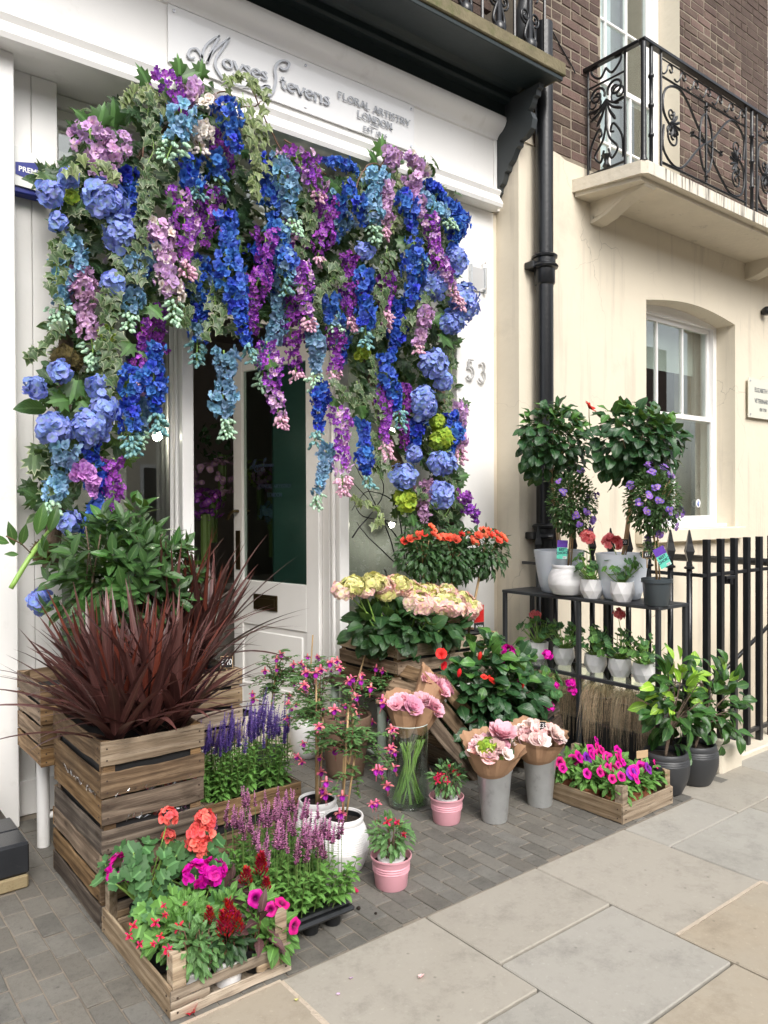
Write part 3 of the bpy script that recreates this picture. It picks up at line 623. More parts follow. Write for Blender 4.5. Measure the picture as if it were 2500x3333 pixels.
def textmb(s, h, th=.055, thin=.016, d=.006, serif=True, T=lambda p: (p[0], 0, p[1]), nrm=(0, -1, 0), sp=1.0, mb=None, x0=0.0, fit=None):
    """h scales one em; fit = total width to stretch to"""
    mb = mb or MB(); tot = sum(GL[c][0]*sp for c in s)
    fx = (fit/(tot*h)) if fit else 1.0; x = 0
    for c in s:
        w, st = GL[c]
        for P in st:
            Q = [((x+p[0])*h*fx+x0, p[1]*h) for p in P]; nib(mb, Q, th*h, thin*h, d, T=T, nrm=nrm)
            if serif and c not in '53':
                for (e, o) in ((P[0], P[1]), (P[-1], P[-2])):
                    if abs(e[1]-o[1]) > abs(e[0]-o[0])*1.05 and len(P) < 7 and (abs(e[1]) < .02 or abs(e[1]-.5) < .02 and c.islower() or abs(e[1]-.7) < .03):
                        nib(mb, [((x+e[0]-.085)*h*fx+x0, e[1]*h), ((x+e[0]+.085)*h*fx+x0, e[1]*h)], thin*1.4*h, thin*1.4*h, d*.98, T=T, nrm=nrm)
        x += w*sp
    return mb
def fonttext(s, size, mat, extrude=0.0004, align='CENTER', spx=1.0, bold=0.0):
    cu = bpy.data.curves.new('lettering', 'FONT'); cu.body = s; cu.size = size; cu.extrude = extrude; cu.align_x = align; cu.align_y = 'CENTER'
    cu.space_character = spx; cu.offset = bold; cu.resolution_u = 3
    o = bpy.data.objects.new('tmp', cu); LINK(o); dg = bpy.context.evaluated_depsgraph_get()
    me = bpy.data.meshes.new_from_object(o.evaluated_get(dg)); bpy.data.objects.remove(o); bpy.data.curves.remove(cu)
    me.materials.clear(); me.materials.append(mat); return me
FRONT = Matrix(((1, 0, 0, 0), (0, 0, -1, 0), (0, 1, 0, 0), (0, 0, 0, 1)))   # text plane xy -> world xz facing -y
# ================================================================== THE SETTING
# ---- ground sheets
mb = MB()
mb.add([(-60, -60, -.14), (60, -60, -.14), (60, -.8, -.14), (-60, -.8, -.14)], [(0, 1, 2, 3)])
structure('road', mb.mesh('road', M_['asphalt']))
mb = MB(); mb.box((-40, -.62, -.3), (60, 2.1045, -.035)); mb.box((4.121, 2.105, -.3), (60, 2.27, -.035)); pav = structure('pavement', mb.mesh('pavement', M_['darkjoint']))
mb = MB(); mb.box((-40, -.8, -.3), (60, -.625, -.01), .01); structure('kerb', mb.mesh('kerb', M_['flaggrey']))
mb = MB(); mb.box((-40, 2.272, -.3), (4.12, 4.6, -.0045)); mb.box((-40, 2.105, -.3), (4.12, 2.2715, -.0045)); fore = structure('forecourt', mb.mesh('forecourt', M_['joint']))
mb = MB(); mb.box((4.3, 2.27, -2.7), (14, 3.66, -2.5)); structure('basement_floor', mb.mesh('basement_floor', M_['flaggrey']))
mb = MB(); mb.box((4.12, 2.46, -2.6), (4.3, 3.66, -.01)); mb.box((4.3, 2.26, -2.6), (14, 2.44, -.04)); structure('basement_wall', mb.mesh('basement_wall', M_['creamstone']))
# ---- York stone flags
def flag(x0, y0, x1, y1, mat):
    g = .0035; mb = MB(); w = (x1-x0)/2-g; h = (y1-y0)/2-g
    mb.box((-w, -h, -.034), (w, h, .0), .004, jit=.0006)
    o = bpy.data.objects.new('flagstone', mb.mesh('flagstone', M_[mat])); o.parent = pav; o.location = ((x0+x1)/2, (y0+y1)/2, R_.uniform(-.0015, .0015)); LINK(o)
X0, X1, X2, X3, X4, X5 = 1.232, 1.837, 2.443, 3.056, 3.66, 4.27
flag(.55, 1.72, X0, 2.104, 'flagtan'); flag(X0, 1.567, X1, 2.104, 'flag'); flag(X1, 1.734, X2, 2.104, 'flag'); flag(X2, 1.467, X3, 2.104, 'flag')
flag(X3, 1.868, X4, 2.104, 'flaggrey'); flag(X3, 1.3, X4+.1, 1.866, 'flaggrey'); flag(X4, 1.868, X5+.05, 2.26, 'flag'); flag(X4+.102, 1.3, X5+.4, 1.866, 'flag')
flag(X1, 1.268, X2, 1.732, 'flaggrey'); flag(X2, .86, X3, 1.465, 'flagtan'); flag(1.3, .95, X1, 1.565, 'flaggrey'); flag(X1, .7, X2, 1.266, 'flagtan')
flag(.75, 1.1, 1.298, 1.565, 'flag'); flag(-.1, 1.5, .548, 2.104, 'flaggrey'); flag(.55, 1.567, X0, 1.718, 'flag'); flag(X3, .7, X4+.1, 1.298, 'flag')
for r in range(4):
    x = X5+.052+(r % 2)*.2; y1 = 2.26-.47*r
    while x < 14:
        w = R_.choice((.55, .7, .85)); flag(x+(.36 if r > 0 else 0), y1-.468, min(x+w, 14)+(.36 if r > 0 else 0), y1, R_.choice(('flag', 'flaggrey', 'flagtan'))); x += w
for r in range(3):
    x = -6.0; y1 = .69-.43*r
    while x < 13:
        w = R_.choice((.55, .7, .85)); flag(x, y1-.428, x+w-.0, y1, R_.choice(('flag', 'flaggrey', 'flagtan'))); x += w
flag(-1.2, 1.1, -.102, 1.498, 'flag'); flag(-1.2, 1.5, -.102, 2.104, 'flag'); flag(-.1, .7, .748, 1.098, 'flagtan'); flag(-.1, 1.1, .748, 1.498, 'flag')
flag(.75, .7, 1.298, 1.098, 'flag'); flag(1.3, .7, X1, .948, 'flag'); flag(X2, .7, X3, .858, 'flag')
mb = MB(); mb.box((X3-.01, 1.3, -.03), (X3+.012, 1.466, .0012), .0005); mb.box((X2+.004, 1.461, -.03), (X3, 1.474, .001)); mb.box((X0-.012, 1.567, -.03), (X0+.01, 2.1, .0008)); mb.box((.55, 2.1, -.03), (X0, 2.11, .001))
part('pointing', mb.mesh('pointing', M_['pointing']), pav)
# ---- slate setts: 80 x 160 mm courses running towards the shop
settmesh = []
for i in range(5):
    mb = MB(); mb.box((-.0372, -.077, -.012), (.0372, .077, .0), .0025, jit=.0016); settmesh.append(mb.mesh('sett', M_['sett']))
cand = []; c = 0; x = -1.2
while x < 4.1:
    y = 2.112+(0.0 if c % 2 else -.08)+R_.uniform(-.01, .01)
    while y < 3.92:
        a, b_ = max(y, 2.108), min(y+.158, 3.95)
        if b_-a > .03 and not (x < .77 and y > 3.18) and x+.04 < 4.1: cand.append((x+.04, (a+b_)/2, b_-a))
        y += .161
    x += .0795; c += 1
vis = lambda q: (q[0] > .2 and (q[1] < 3.25 and q[0] < .92)) or (q[0] > 1.2 and q[1] < 3.3 and q[0] < 4.0) or (q[0] < 2.9 and q[0] > 1.9 and q[1] < 3.95)
near = sorted([q for q in cand if vis(q)], key=lambda q: q[0]**2+q[1]**2)[:300]; ns = set(near)
for q in near:
    o = bpy.data.objects.new('sett', R_.choice(settmesh)); o.parent = fore; o.location = (q[0]+R_.uniform(-.001, .001), q[1], R_.uniform(-.002, .0015)); o.scale = (1, q[2]/.16, 1); o.rotation_euler = (R_.uniform(-.006, .006), R_.uniform(-.01, .01), R_.uniform(-.006, .006)); LINK(o)
mb = MB()
for q in cand:
    if q not in ns: mb.box((q[0]-.037, q[1]-q[2]/2+.003, -.012), (q[0]+.037, q[1]+q[2]/2-.003, R_.uniform(-.003, .001)))
part('sett_paving', mb.mesh('sett_paving', M_['sett']), fore, kind='stuff')
# ---- fallen petals and crumbs of soil
def litter(px, py, label, mat, s=.02, cat='petal'):
    g = G(px, py); mb = flower_arr([(4, s, s*.8, .5, .3, .2, 0)]); me = mb.mesh('fallen_flower', P_[mat], True)
    o = bpy.data.objects.new('fallen_flower', me); o.matrix_basis = facing(g+Vector((0, 0, .004)), Vector((R_.uniform(-.4, .4), R_.uniform(-.4, .4), 1))); LINK(o); tag(o, label, cat)
litter(625, 3300, 'crushed crimson fuchsia flower lying on the paving below the front flower crate', 'fred', .026, 'fallen flower')
litter(1155, 2905, 'small fallen pink fuchsia flower on the setts near the pink pot', 'fred', .016, 'fallen flower')
litter(1372, 3185, 'faded pink petal lying in the middle of a large flagstone', 'blush', .014, 'petal')
litter(1142, 3190, 'tiny lilac petal on the flagstone, upper of two close together', 'lilac', .007, 'petal')
litter(1100, 3242, 'tiny lilac petal on the flagstone, lower of two close together', 'lilac', .007, 'petal')
litter(965, 3262, 'small yellowish dry petal beside the tan flagstone joint', 'hydy', .009, 'petal')
for (px, py, s, lb) in ((1167, 2962, .009, 'round crumb of dark soil on the setts, the larger of two'), (1223, 2977, .006, 'small crumb of dark soil on the setts near the kerb line')):
    mb = MB(); V, F, U, Cc = ball_arr(s, 7, .8, 1); mb.add(V*np.random.RandomState(3).uniform(.85, 1.15, (len(V), 1)), F, U, Cc); o = bpy.data.objects.new('soil_crumb', mb.mesh('soil_crumb', M_['soil'], True)); o.location = G(px, py)+Vector((0, 0, s*.8)); LINK(o); tag(o, lb, 'soil crumb')
# ================================================================== SHOP
YP = 3.88
shop = thing('flower_shop', (0, 4.0, 0), 'white painted flower shop front with wide fascia, glazed entrance and dark green cornice', 'shop')
def sp(name, mb, mat, label=None, parent=None, smooth=False, kind=None, angle=None):
    p = parent or shop; return part(name, mb.mesh(name, M_[mat] if isinstance(mat, str) else mat, smooth, angle), p, label=label, world=True, kind=kind)
mb = MB(); mb.box((-2.5, YP, 0), (.871, 4.02, 3.61), .004); sp('pillar', mb, 'white')
mb = MB(); mb.box((3.70, YP, 0), (4.068, 4.02, 3.61), .004); sp('pillar', mb, 'white')
# fascia
mb = MB(); mb.box((-2.5, 3.835, 3.72), (4.047, 4.3, 4.12)); mb.box((4.047, 3.85, 3.62), (4.1, 4.3, 4.12)); sp('fascia', mb, 'white')
# end bead of the fascia
mb = MB(); mb.box((4.015, 3.82, 3.745), (4.046, 3.8345, 4.1), .004); sp('end_bead', mb, 'white')
# lower moulding: a rounded ogee swept along the shop
prof = [(3.835, 3.745), (3.79, 3.742), (3.782, 3.728), (3.79, 3.715), (3.8, 3.7), (3.79, 3.68), (3.775, 3.66), (3.765, 3.635), (3.775, 3.612), (3.8, 3.6105), (4.0, 3.6105), (4.0, 3.72), (3.835, 3.72)]
mb = MB(); mb.prism(prof, -2.5, 4.046, 'x'); sp('lower_moulding', mb, 'white', angle=40)
prof = [(3.835, 4.1), (3.82, 4.105), (3.815, 4.12), (3.8, 4.135), (3.77, 4.15), (3.745, 4.175), (3.73, 4.205), (3.735, 4.235), (3.835, 4.24)]
mb = MB(); mb.prism(prof, -2.5, 4.046, 'x'); sp('crown_moulding', mb, 'white', angle=40)
mb = MB(); mb.box((-2.5, 3.84, 4.1205), (4.049, 4.3, 4.24)); sp('fascia_head', mb, 'white')
# green cornice and balcony slab over the shop
prof = [(3.9, 4.241), (3.765, 4.241), (3.755, 4.25), (3.752, 4.325), (3.7, 4.33), (3.69, 4.345), (3.69, 4.385), (3.66, 4.392), (3.62, 4.415), (3.6, 4.45), (3.9, 4.45)]
mb = MB(); mb.prism(prof, -2.5, 4.1, 'x'); sp('green_cornice', mb, 'green')
zsl = 4.365
mb = MB(); mb.box((-2.5, 3.36, zsl+.02), (4.17, 3.6, zsl+.09), .004); mb.box((-2.5, 3.6, 4.451), (4.17, 4.0, zsl+.09)); mb.box((-2.5, 3.345, zsl), (4.185, 3.375, zsl+.03), .004); sp('canopy_soffit', mb, 'green')
mb = MB(); mb.box((-2.5, 3.33, zsl+.031), (4.2, 3.36, zsl+.12), .006); mb.box((4.171, 3.36, zsl+.031), (4.2, 3.9, zsl+.12), .006); mb.box((-2.5, 3.3605, zsl+.0905), (4.17, 4.0, zsl+.12), .004); sp('balcony_slab', mb, 'moss')
# scroll bracket
bp_ = [(3.9, 3.70), (3.85, 3.70), (3.835, 3.74), (3.82, 3.745), (3.818, 3.785), (3.79, 3.80), (3.775, 3.83), (3.765, 3.87), (3.74, 3.875), (3.73, 3.91), (3.70, 3.93), (3.68, 3.96), (3.655, 4.0), (3.63, 4.01), (3.625, 4.04), (3.57, 4.05), (3.52, 4.09), (3.505, 4.15), (3.525, 4.2), (3.55, 4.22), (3.53, 4.235), (3.51, 4.26), (3.5, 4.29), (3.475, 4.295), (3.47, 4.33), (3.45, 4.335), (3.445, 4.366), (3.9, 4.366)]
mb = MB(); mb.prism([(y-.01 if y < 3.88 else 3.8495, z-.012) for y, z in bp_], 4.05, 4.098, 'x'); sp('scroll_bracket', mb, simple('bracket_paint', (0.045, 0.052, 0.055), 0.45, noise=0.2, dirt=((.1, .1, .09), 8, .6, .4)))
# soffit above the recessed front
mb = MB(); mb.box((-2.5, 4.0005, 3.612), (4.068, 4.3, 3.7)); sp('soffit', mb, 'white')
mb = MB()
mb.box((-2.5, 4.3005, 3.4), (4.5, 4.5, 4.45)); sp('wall_above_shopfront', mb, 'white')
# recessed left boards and skirting
mb = MB(); mb.box((.5, 4.021, 0), (.978, 4.06, 3.61), .002); sp('board', mb, 'white')
mb = MB(); mb.box((.981, 4.021, 0), (1.1, 4.06, 3.61), .002); sp('board', mb, 'white')
mb = MB(); mb.box((.5, 4.005, 0), (1.1, 4.0205, .17), .004); sp('skirting', mb, 'white')
# window frames: left bay
mb = MB(); mb.box((1.14, 4.14, .4505), (1.729, 4.2, .52), .004)
mb.box((1.101, 4.12, 3.54), (1.73, 4.2, 3.61), .006); mb.box((1.101, 4.13, 3.45), (1.73, 4.2, 3.495), .006); mb.box((1.101, 4.14, 3.495), (1.73, 4.19, 3.54)); mb.box((1.101, 4.14, .52), (1.14, 4.2, 3.45), .005); mb.box((1.101, 4.1, .40), (1.73, 4.22, .45), .006)
wl_ = part('shop_window', mb.mesh('shop_window', M_['whitegloss']), shop, world=True)
mb = MB(); mb.box((1.14, 4.165, .52), (1.729, 4.171, 3.45)); part('pane', mb.mesh('pane', M_['glass']), wl_, world=True)
mb = MB(); mb.box((1.101, 4.06, 0), (1.729, 4.13, .40), .004); sp('stall_riser', mb, 'white')
mb = MB()      # mullion post between window and door
mb.box((1.73, 3.98, 0), (1.797, 4.02, 3.61), .004); mb.box((1.745, 4.02, 0), (1.797, 4.08, 3.61), .004); mb.box((1.76, 4.08, 0), (1.797, 4.2, 3.61), .006); mb.tube([(1.738, 4.075, .4), (1.738, 4.075, 3.6)], .012, 8); mb.tube([(1.74, 4.14, .4), (1.74, 4.14, 3.6)], .016, 8)
sp('window_post', mb, 'whitegloss')
mb = MB()
mb.box((2.774, 3.98, 0), (2.848, 4.02, 3.61), .004); mb.box((2.785, 4.02, 0), (2.835, 4.1, 3.61), .006); mb.box((2.774, 4.1, 0), (2.83, 4.18, 3.61), .004); mb.tube([(2.776, 4.05, 0), (2.776, 4.05, 3.6)], .014, 8)
sp('door_jamb', mb, 'whitegloss')
# right bay
mb = MB(); mb.box((2.849, 4.14, .4505), (3.55, 4.2, .52), .004); mb.box((2.849, 4.13, 3.45), (3.95, 4.2, 3.61), .006); mb.box((3.55, 4.1, .52), (3.95, 4.2, 3.45), .005); mb.box((2.849, 4.1, .40), (3.95, 4.22, .45), .006); wr_ = part('shop_window', mb.mesh('shop_window', M_['whitegloss']), shop, world=True)
mb = MB(); mb.box((2.849, 4.165, .52), (3.55, 4.171, 3.45)); part('pane', mb.mesh('pane', M_['glass']), wr_, world=True)
mb = MB(); mb.box((2.849, 4.06, 0), (3.95, 4.13, .40), .004); sp('stall_riser', mb, 'white')
# door head and fanlight
mb = MB(); mb.box((1.797, 4.1, 2.62), (2.774, 4.18, 2.7), .005); sp('door_head', mb, 'whitegloss'); mb = MB(); mb.box((1.797, 4.1, 3.5), (2.774, 4.18, 3.61), .005); sp('fanlight_head', mb, 'whitegloss')
mb = MB(); mb.box((1.797, 4.15, 2.7), (2.774, 4.156, 3.5)); sp('fanlight', mb, 'glass')
# threshold stone
mb = MB(); mb.box((1.2, 3.93, -.01), (3.7, 4.02, .035), .006); mb.box((1.797, 4.021, -.01), (2.774, 4.8, .035)); sp('threshold', mb, 'creamstone')
# interior
mb = MB(); mb.box((-1.2, 8.6, 0), (8, 8.7, 3.6)); mb.box((-1.3, 4.5, 0), (-1.2, 8.6, 3.6)); mb.box((5.2, 4.5, 0), (5.3, 8.6, 3.6)); sp('interior_wall', mb, 'interior')
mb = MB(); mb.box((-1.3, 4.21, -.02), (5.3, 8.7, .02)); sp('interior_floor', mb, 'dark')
mb = MB(); mb.box((-1.3, 4.5005, 3.5), (5.3, 8.7, 3.6)); sp('interior_ceiling', mb, 'interior')
mb = MB(); mb.box((2.9, 4.95, 0), (4.6, 5.0, 3.45)); sp('display_back', mb, simple('display_back_paint', (0.27, 0.29, 0.28), 0.7, noise=0.08))
mb = MB(); mb.box((.6, 4.9, 0), (1.75, 4.95, 3.45)); sp('display_back', mb, simple('display_back_grey', (0.25, 0.255, 0.24), 0.7, noise=0.08))
# door, hinged right and standing open inwards
DH = Vector((2.772, 4.19, .045)); DA = rad(79)
# local +X runs from the hinge to the handle edge, the face with the letter box looks along local +Y... towards the street side of the leaf
DW, DT, DZ = .88, .045, 2.56
def dm(mb, name, mat, label=None, parent=None):
    o = bpy.data.objects.new(name, mb.mesh(name, M_[mat])); o.parent = parent or door; LINK(o); return o
mb = MB(); t = DT/2
mb.box((0, -t, 0), (.12, t, DZ), .004); mb.box((DW-.1, -t, 0), (DW, t, DZ), .004); mb.box((.12, -t, DZ-.14), (DW-.1, t, DZ), .003); mb.box((.12, -t, 0), (DW-.1, t, .2), .003); mb.box((.12, -t, .62), (DW-.1, t, .93), .003)
mb.box((.12, -.012, .2), (DW-.1, .012, .62)); mb.box((.16, -.02, .24), (DW-.14, .02, .58), .008)
door = part('door', mb.mesh('door', M_['whitegloss']), shop, Matrix.Translation(DH-shop.location) @ Matrix.Rotation(math.pi-DA, 4, 'Z'))
mb = MB(); mb.box((.12, -.003, .93), (DW-.1, .003, DZ-.14)); dm(mb, 'glass_pane', 'doorglass')
mb = MB(); mb.box((.4, t+.001, .73), (.65, t+.012, .84), .004); mb.box((.42, t+.0125, .755), (.63, t+.018, .815), .003); mb.box((.4, -t-.012, .73), (.65, -t-.001, .84), .004); mb.box((.42, -t-.018, .755), (.63, -t-.0125, .815), .003); dm(mb, 'letter_box', 'brass')
mb = MB()
for sgn in (-1, 1):
    mb.box((DW-.08, min(sgn*(t+.001), sgn*(t+.008)), 1.0), (DW-.03, max(sgn*(t+.001), sgn*(t+.008)), 1.28), .003)
dm(mb, 'finger_plate', 'brass')
mb = MB()
for sgn in (-1, 1):
    mb.tube([(DW-.055, sgn*t, 1.42), (DW-.055, sgn*(t+.05), 1.42), (DW-.03, sgn*(t+.055), 1.4), (DW-.0, sgn*(t+.055), 1.36)], .012, 8); mb.lathe([(.025, -.003), (.025, .004)], 12, (DW-.055, 0, 1.42))
dm(mb, 'door_handle', 'brass')
mb = MB(); mb.box((-.02, -t-.012, 1.45), (.03, -t-.001, 1.6), .002); mb.tube([(-.005, -t-.012, 1.44), (-.005, -t-.012, 1.61)], .009, 8); mb.box((-.02, -t-.012, .3), (.03, -t-.001, .45), .002); dm(mb, 'hinge', 'whitegloss')
# opaque teal panel behind the door, coloured to imitate a reflection in its glass
mb = MB(); mb.box((2.83, 4.9, .3), (3.12, 4.92, 2.6)); sp('teal_reflection_panel', mb, simple('teal_reflection_paint', (.04, .11, .1), .25, noise=.3, nscale=1.5))
# small spot lamps in the windows
for i, (px, py, y, lb) in enumerate(((512, 1420, 4.3, 'left bay'), (1275, 1405, 4.75, 'u'), (1275, 1708, 4.75, 'l'))):
    p = W(px, py, y); lt = thing('spot_lamp', p, ['lit round spot lamp glowing behind the left shop window', 'lit round spot lamp behind the right window, the upper one', 'lit round spot lamp behind the right window, the lower one'][i], 'lamp', 'spot lamps in the shop windows')
    mb = MB(); mb.add(*ball_arr(.013, 10)); part('bulb', mb.mesh('bulb', M_['bulb'], True), lt)
    mb = MB(); mb.lathe([(.008, .05), (.03, .04), (.03, -.002), (.026, -.002), (.024, .03)], 14); o = part('lamp_shade', mb.mesh('lamp_shade', M_['steel'], True), lt, Matrix.Rotation(rad(-70), 4, 'X'))
    pl = bpy.data.lights.new('lamp_light', 'POINT'); pl.energy = 4.5 if i else 8; pl.color = (1, .88, .74); pl.shadow_soft_size = .02
    lo = bpy.data.objects.new('lamp_light', pl); lo.parent = lt; lo.location = (0, -.035, 0); LINK(lo)
# ---- sign board
YS = 3.822
SX0, SX1 = W(546, 120, YS).x, W(1347, 430, YS).x; SZ0, SZ1 = 3.8, 4.1
sign = thing('shop_sign', ((SX0+SX1)/2, YS, (SZ0+SZ1)/2), 'white rectangular shop sign with raised grey lettering fixed to the fascia with round studs', 'sign')
mb = MB(); mb.box((SX0, YS-.004, SZ0), (SX1, YS+.004, SZ1), .001); part('sign_board', mb.mesh('sign_board', M_['sign']), sign, world=True)
for (x, z) in ((SX0+.03, SZ0+.03), (SX0+.03, SZ1-.03), ((SX0+SX1)/2, SZ0+.03), ((SX0+SX1)/2, SZ1-.03), (SX1-.03, SZ0+.03), (SX1-.03, SZ1-.03)):
    mb = MB(); mb.tube([(0, -.011, 0), (0, .008, 0)], .008, 14); part('stud', mb.mesh('stud', M_['chrome']), sign, Matrix.Translation(Vector((x, YS, z))-sign.location))
zq = 1.843
def zp(x, y): p = W(500+x/zq, y/zq, YS); return (p.x, p.z)
Mst = [[(240, 352), (214, 356), (200, 335), (212, 306), (245, 298), (272, 328), (292, 378)], [(278, 365), (300, 290), (345, 245), (390, 222)], [(388, 224), (345, 300), (314, 380)], [(316, 378), (345, 320), (398, 270), (450, 235)], [(448, 238), (405, 300), (368, 355), (364, 405), (395, 460), (440, 500), (500, 520), (560, 525), (605, 522)], [(600, 522), (640, 526), (670, 518), (694, 530)]]
Sst = [[(748, 408), (772, 424), (797, 412), (803, 385), (772, 370), (736, 385), (720, 425), (725, 475), (718, 525), (697, 570), (664, 578), (642, 550), (662, 522), (690, 534)]]
def raised(fn_list, name, lab=None):
    o = part(name, fn_list.mesh(name, M_['letter']), sign, world=True); return o
TS = lambda p: (p[0], YS-.012, p[1])
mb = MB(); [nib(mb, spline([zp(*q) for q in s], 5), .0072, .003, .006, 20, TS) for s in Mst]; raised(mb, 'letter')
mb = MB(); [nib(mb, spline([zp(*q) for q in s], 5), .009, .004, .006, 10, TS) for s in Sst]; raised(mb, 'letter')
def signtext(s, a, b, h, th, thin):
    A = np.array(zp(*a)); B = np.array(zp(*b)); tot = sum(GL[c][0] for c in s); fx = (B[0]-A[0])/(tot*h); x = 0
    for c in s:
        if c != ' ':
            mb = MB(); textmb(c, h, th, thin, .006, T=lambda p: (A[0]+x*h*fx+p[0]*fx, YS-.012, A[1]+p[1]+(B[1]-A[1])*x/tot), mb=mb); raised(mb, 'letter')
        x += GL[c][0]
signtext('oyses', (404, 402), (680, 490), .088, .072, .026)
signtext('tevens', (752, 530), (1052, 640), .088, .072, .026)
signtext('FLORAL ARTISTRY', (1098, 590), (1530, 763), .052, .06, .02)
signtext('LONDON', (1215, 705), (1425, 785), .055, .06, .02)
signtext('EST 1876', (1250, 785), (1392, 836), .036, .06, .022)
mb = MB(); nib(mb, [zp(1292, 752), zp(1342, 773)], .002, .002, .006, 0, TS); raised(mb, 'dash')
# same name printed on the door glass (dark vinyl), mapped to the leaf's own axes
def doormark():
    mb = MB(); o0 = np.array(zp(200, 345)); s = .36
    def TD(p):
        return (DW-.17-(p[0]-o0[0])*s*.78, t_, 1.72+(p[1]-o0[1])*s*1.05)
    t_ = .0045
    for s_ in Mst[:5]: nib(mb, spline([zp(*q) for q in s_], 4), .012, .004, .0006, 20, TD, (0, 1, 0))
    for s_ in Sst: nib(mb, spline([zp(*q) for q in s_], 4), .012, .005, .0006, 10, TD, (0, 1, 0))
    for st, a, b, h in (('oyses', (404, 402), (680, 490), .088), ('tevens', (752, 530), (1052, 640), .088)):
        A = np.array(zp(*a)); B = np.array(zp(*b)); tot = sum(GL[c][0] for c in st); fx = (B[0]-A[0])/(tot*h)
        textmb(st, h, .09, .03, .0006, T=lambda p: TD((A[0]+p[0]*fx, A[1]+p[1]+(B[1]-A[1])*p[0]/(tot*h))), nrm=(0, 1, 0), mb=mb)
    for st, w, z, h in (('FLORAL ARTISTRY', .34, 1.58, .036), ('LONDON', .15, 1.52, .036)):
        textmb(st, h, .06, .025, .0006, T=lambda p: (DW/2+.01+w/2-p[0], t_, z+p[1]), nrm=(0, 1, 0), mb=mb, fit=w)
    return mb
dm(doormark(), 'door_lettering', 'darktext')
# ---- house number
num = thing('house_number', W(1550, 1190, YP-.012), 'slim white metal house number 53 on the white pillar', 'house number')
for ch, (a, b) in (('5', ((1516, 1232), (1548, 1232))), ('3', ((1556, 1240), (1590, 1240)))):
    A = W(*a, YP-.012); B = W(*b, YP-.012); mb = MB()
    textmb(ch, .19, .026, .022, .016, T=lambda p: (A.x+p[0]*.8, YP-.012, A.z+p[1]), mb=mb); part('digit', mb.mesh('digit', M_['steel']), num, world=True)
# ---- metal menu case on the pillar
a = W(1525, 865, YP); b = W(1578, 955, YP); mc = thing('metal_plate_holder', ((a.x+b.x)/2, YP, (a.z+b.z)/2), 'grey brushed metal plate in a frame screwed to the white pillar above the house number', 'wall plate')
mb = MB(); mb.box((a.x+.015, YP-.012, b.z-.0), (b.x-.02, YP-.001, a.z), .001); part('plate', mb.mesh('plate', M_['steel']), mc, world=True)
for x in (a.x, b.x-.02):
    mb = MB(); mb.box((x, YP-.03, b.z-.01), (x+.016, YP-.0005, a.z+.01), .002); part('side_rail', mb.mesh('side_rail', M_['zinc']), mc, world=True)
for z in (b.z+.02, b.z+.2*1): 
    mb = MB(); mb.tube([(0, -.04, 0), (0, 0, 0)], .006, 10); part('screw', mb.mesh('screw', M_['chrome']), mc, Matrix.Translation(Vector((b.x-.03, YP, z))-mc.location))
# ---- alarm box
a = W(50, 505, 4.0); b = W(172, 645, 4.0); al = thing('alarm_box', ((a.x+b.x)/2, 4.02, (a.z+b.z)/2), 'white burglar alarm box with a blue name badge on the recessed boards at left', 'alarm')
x0, x1 = .80, 1.045; z0, z1 = 3.03, 3.19
arcp = [(x0+(x1-x0)*i/10, z1+.03*math.sin(math.pi*(.15+.85*i/10))-.03*(i/10)) for i in range(11)]
mb = MB(); mb.prism([(x0, z0)]+[(x1, z0-.01)]+arcp[::-1], 3.94, 4.02, 'y'); part('case', mb.mesh('case', M_['alarm']), al, world=True)
mb = MB(); mb.box((x0+.01, 3.95, z0-.035), (x1-.01, 4.015, z0-.001), .006); part('blue_lens', mb.mesh('blue_lens', M_['navy']), al, world=True)
bz = 3.105; bx = .972; mb = MB(); mb.prism([(bx-.085, bz-.028), (bx, bz-.045), (bx+.07, bz-.028), (bx+.07, bz+.028), (bx, bz+.045), (bx-.085, bz+.028)], 3.9375, 3.9395, 'y'); part('badge', mb.mesh('badge', M_['navy']), al, world=True)
part('lettering', fonttext('PREMIER', .034, M_['printwhite'], .0004, bold=.0008), al, Matrix.Translation(Vector((bx-.008, 3.9365, bz))-al.location) @ FRONT)
# ================================================================== NEIGHBOUR HOUSE
YC = 3.67
house = thing('brick_house', (7, YC, 0), 'neighbouring house with cream stucco ground floor and dark stock brick above', 'house')
def hp(name, mb, mat, label=None, parent=None, smooth=False, kind=None, angle=None):
    return part(name, mb.mesh(name, M_[mat] if isinstance(mat, str) else mat, smooth, angle), parent or house, label=label, world=True, kind=kind)
WX0, WX1, WZ0, WZ1, YF = 5.66, 7.125, 1.29, 3.2, 3.885     # lower window opening
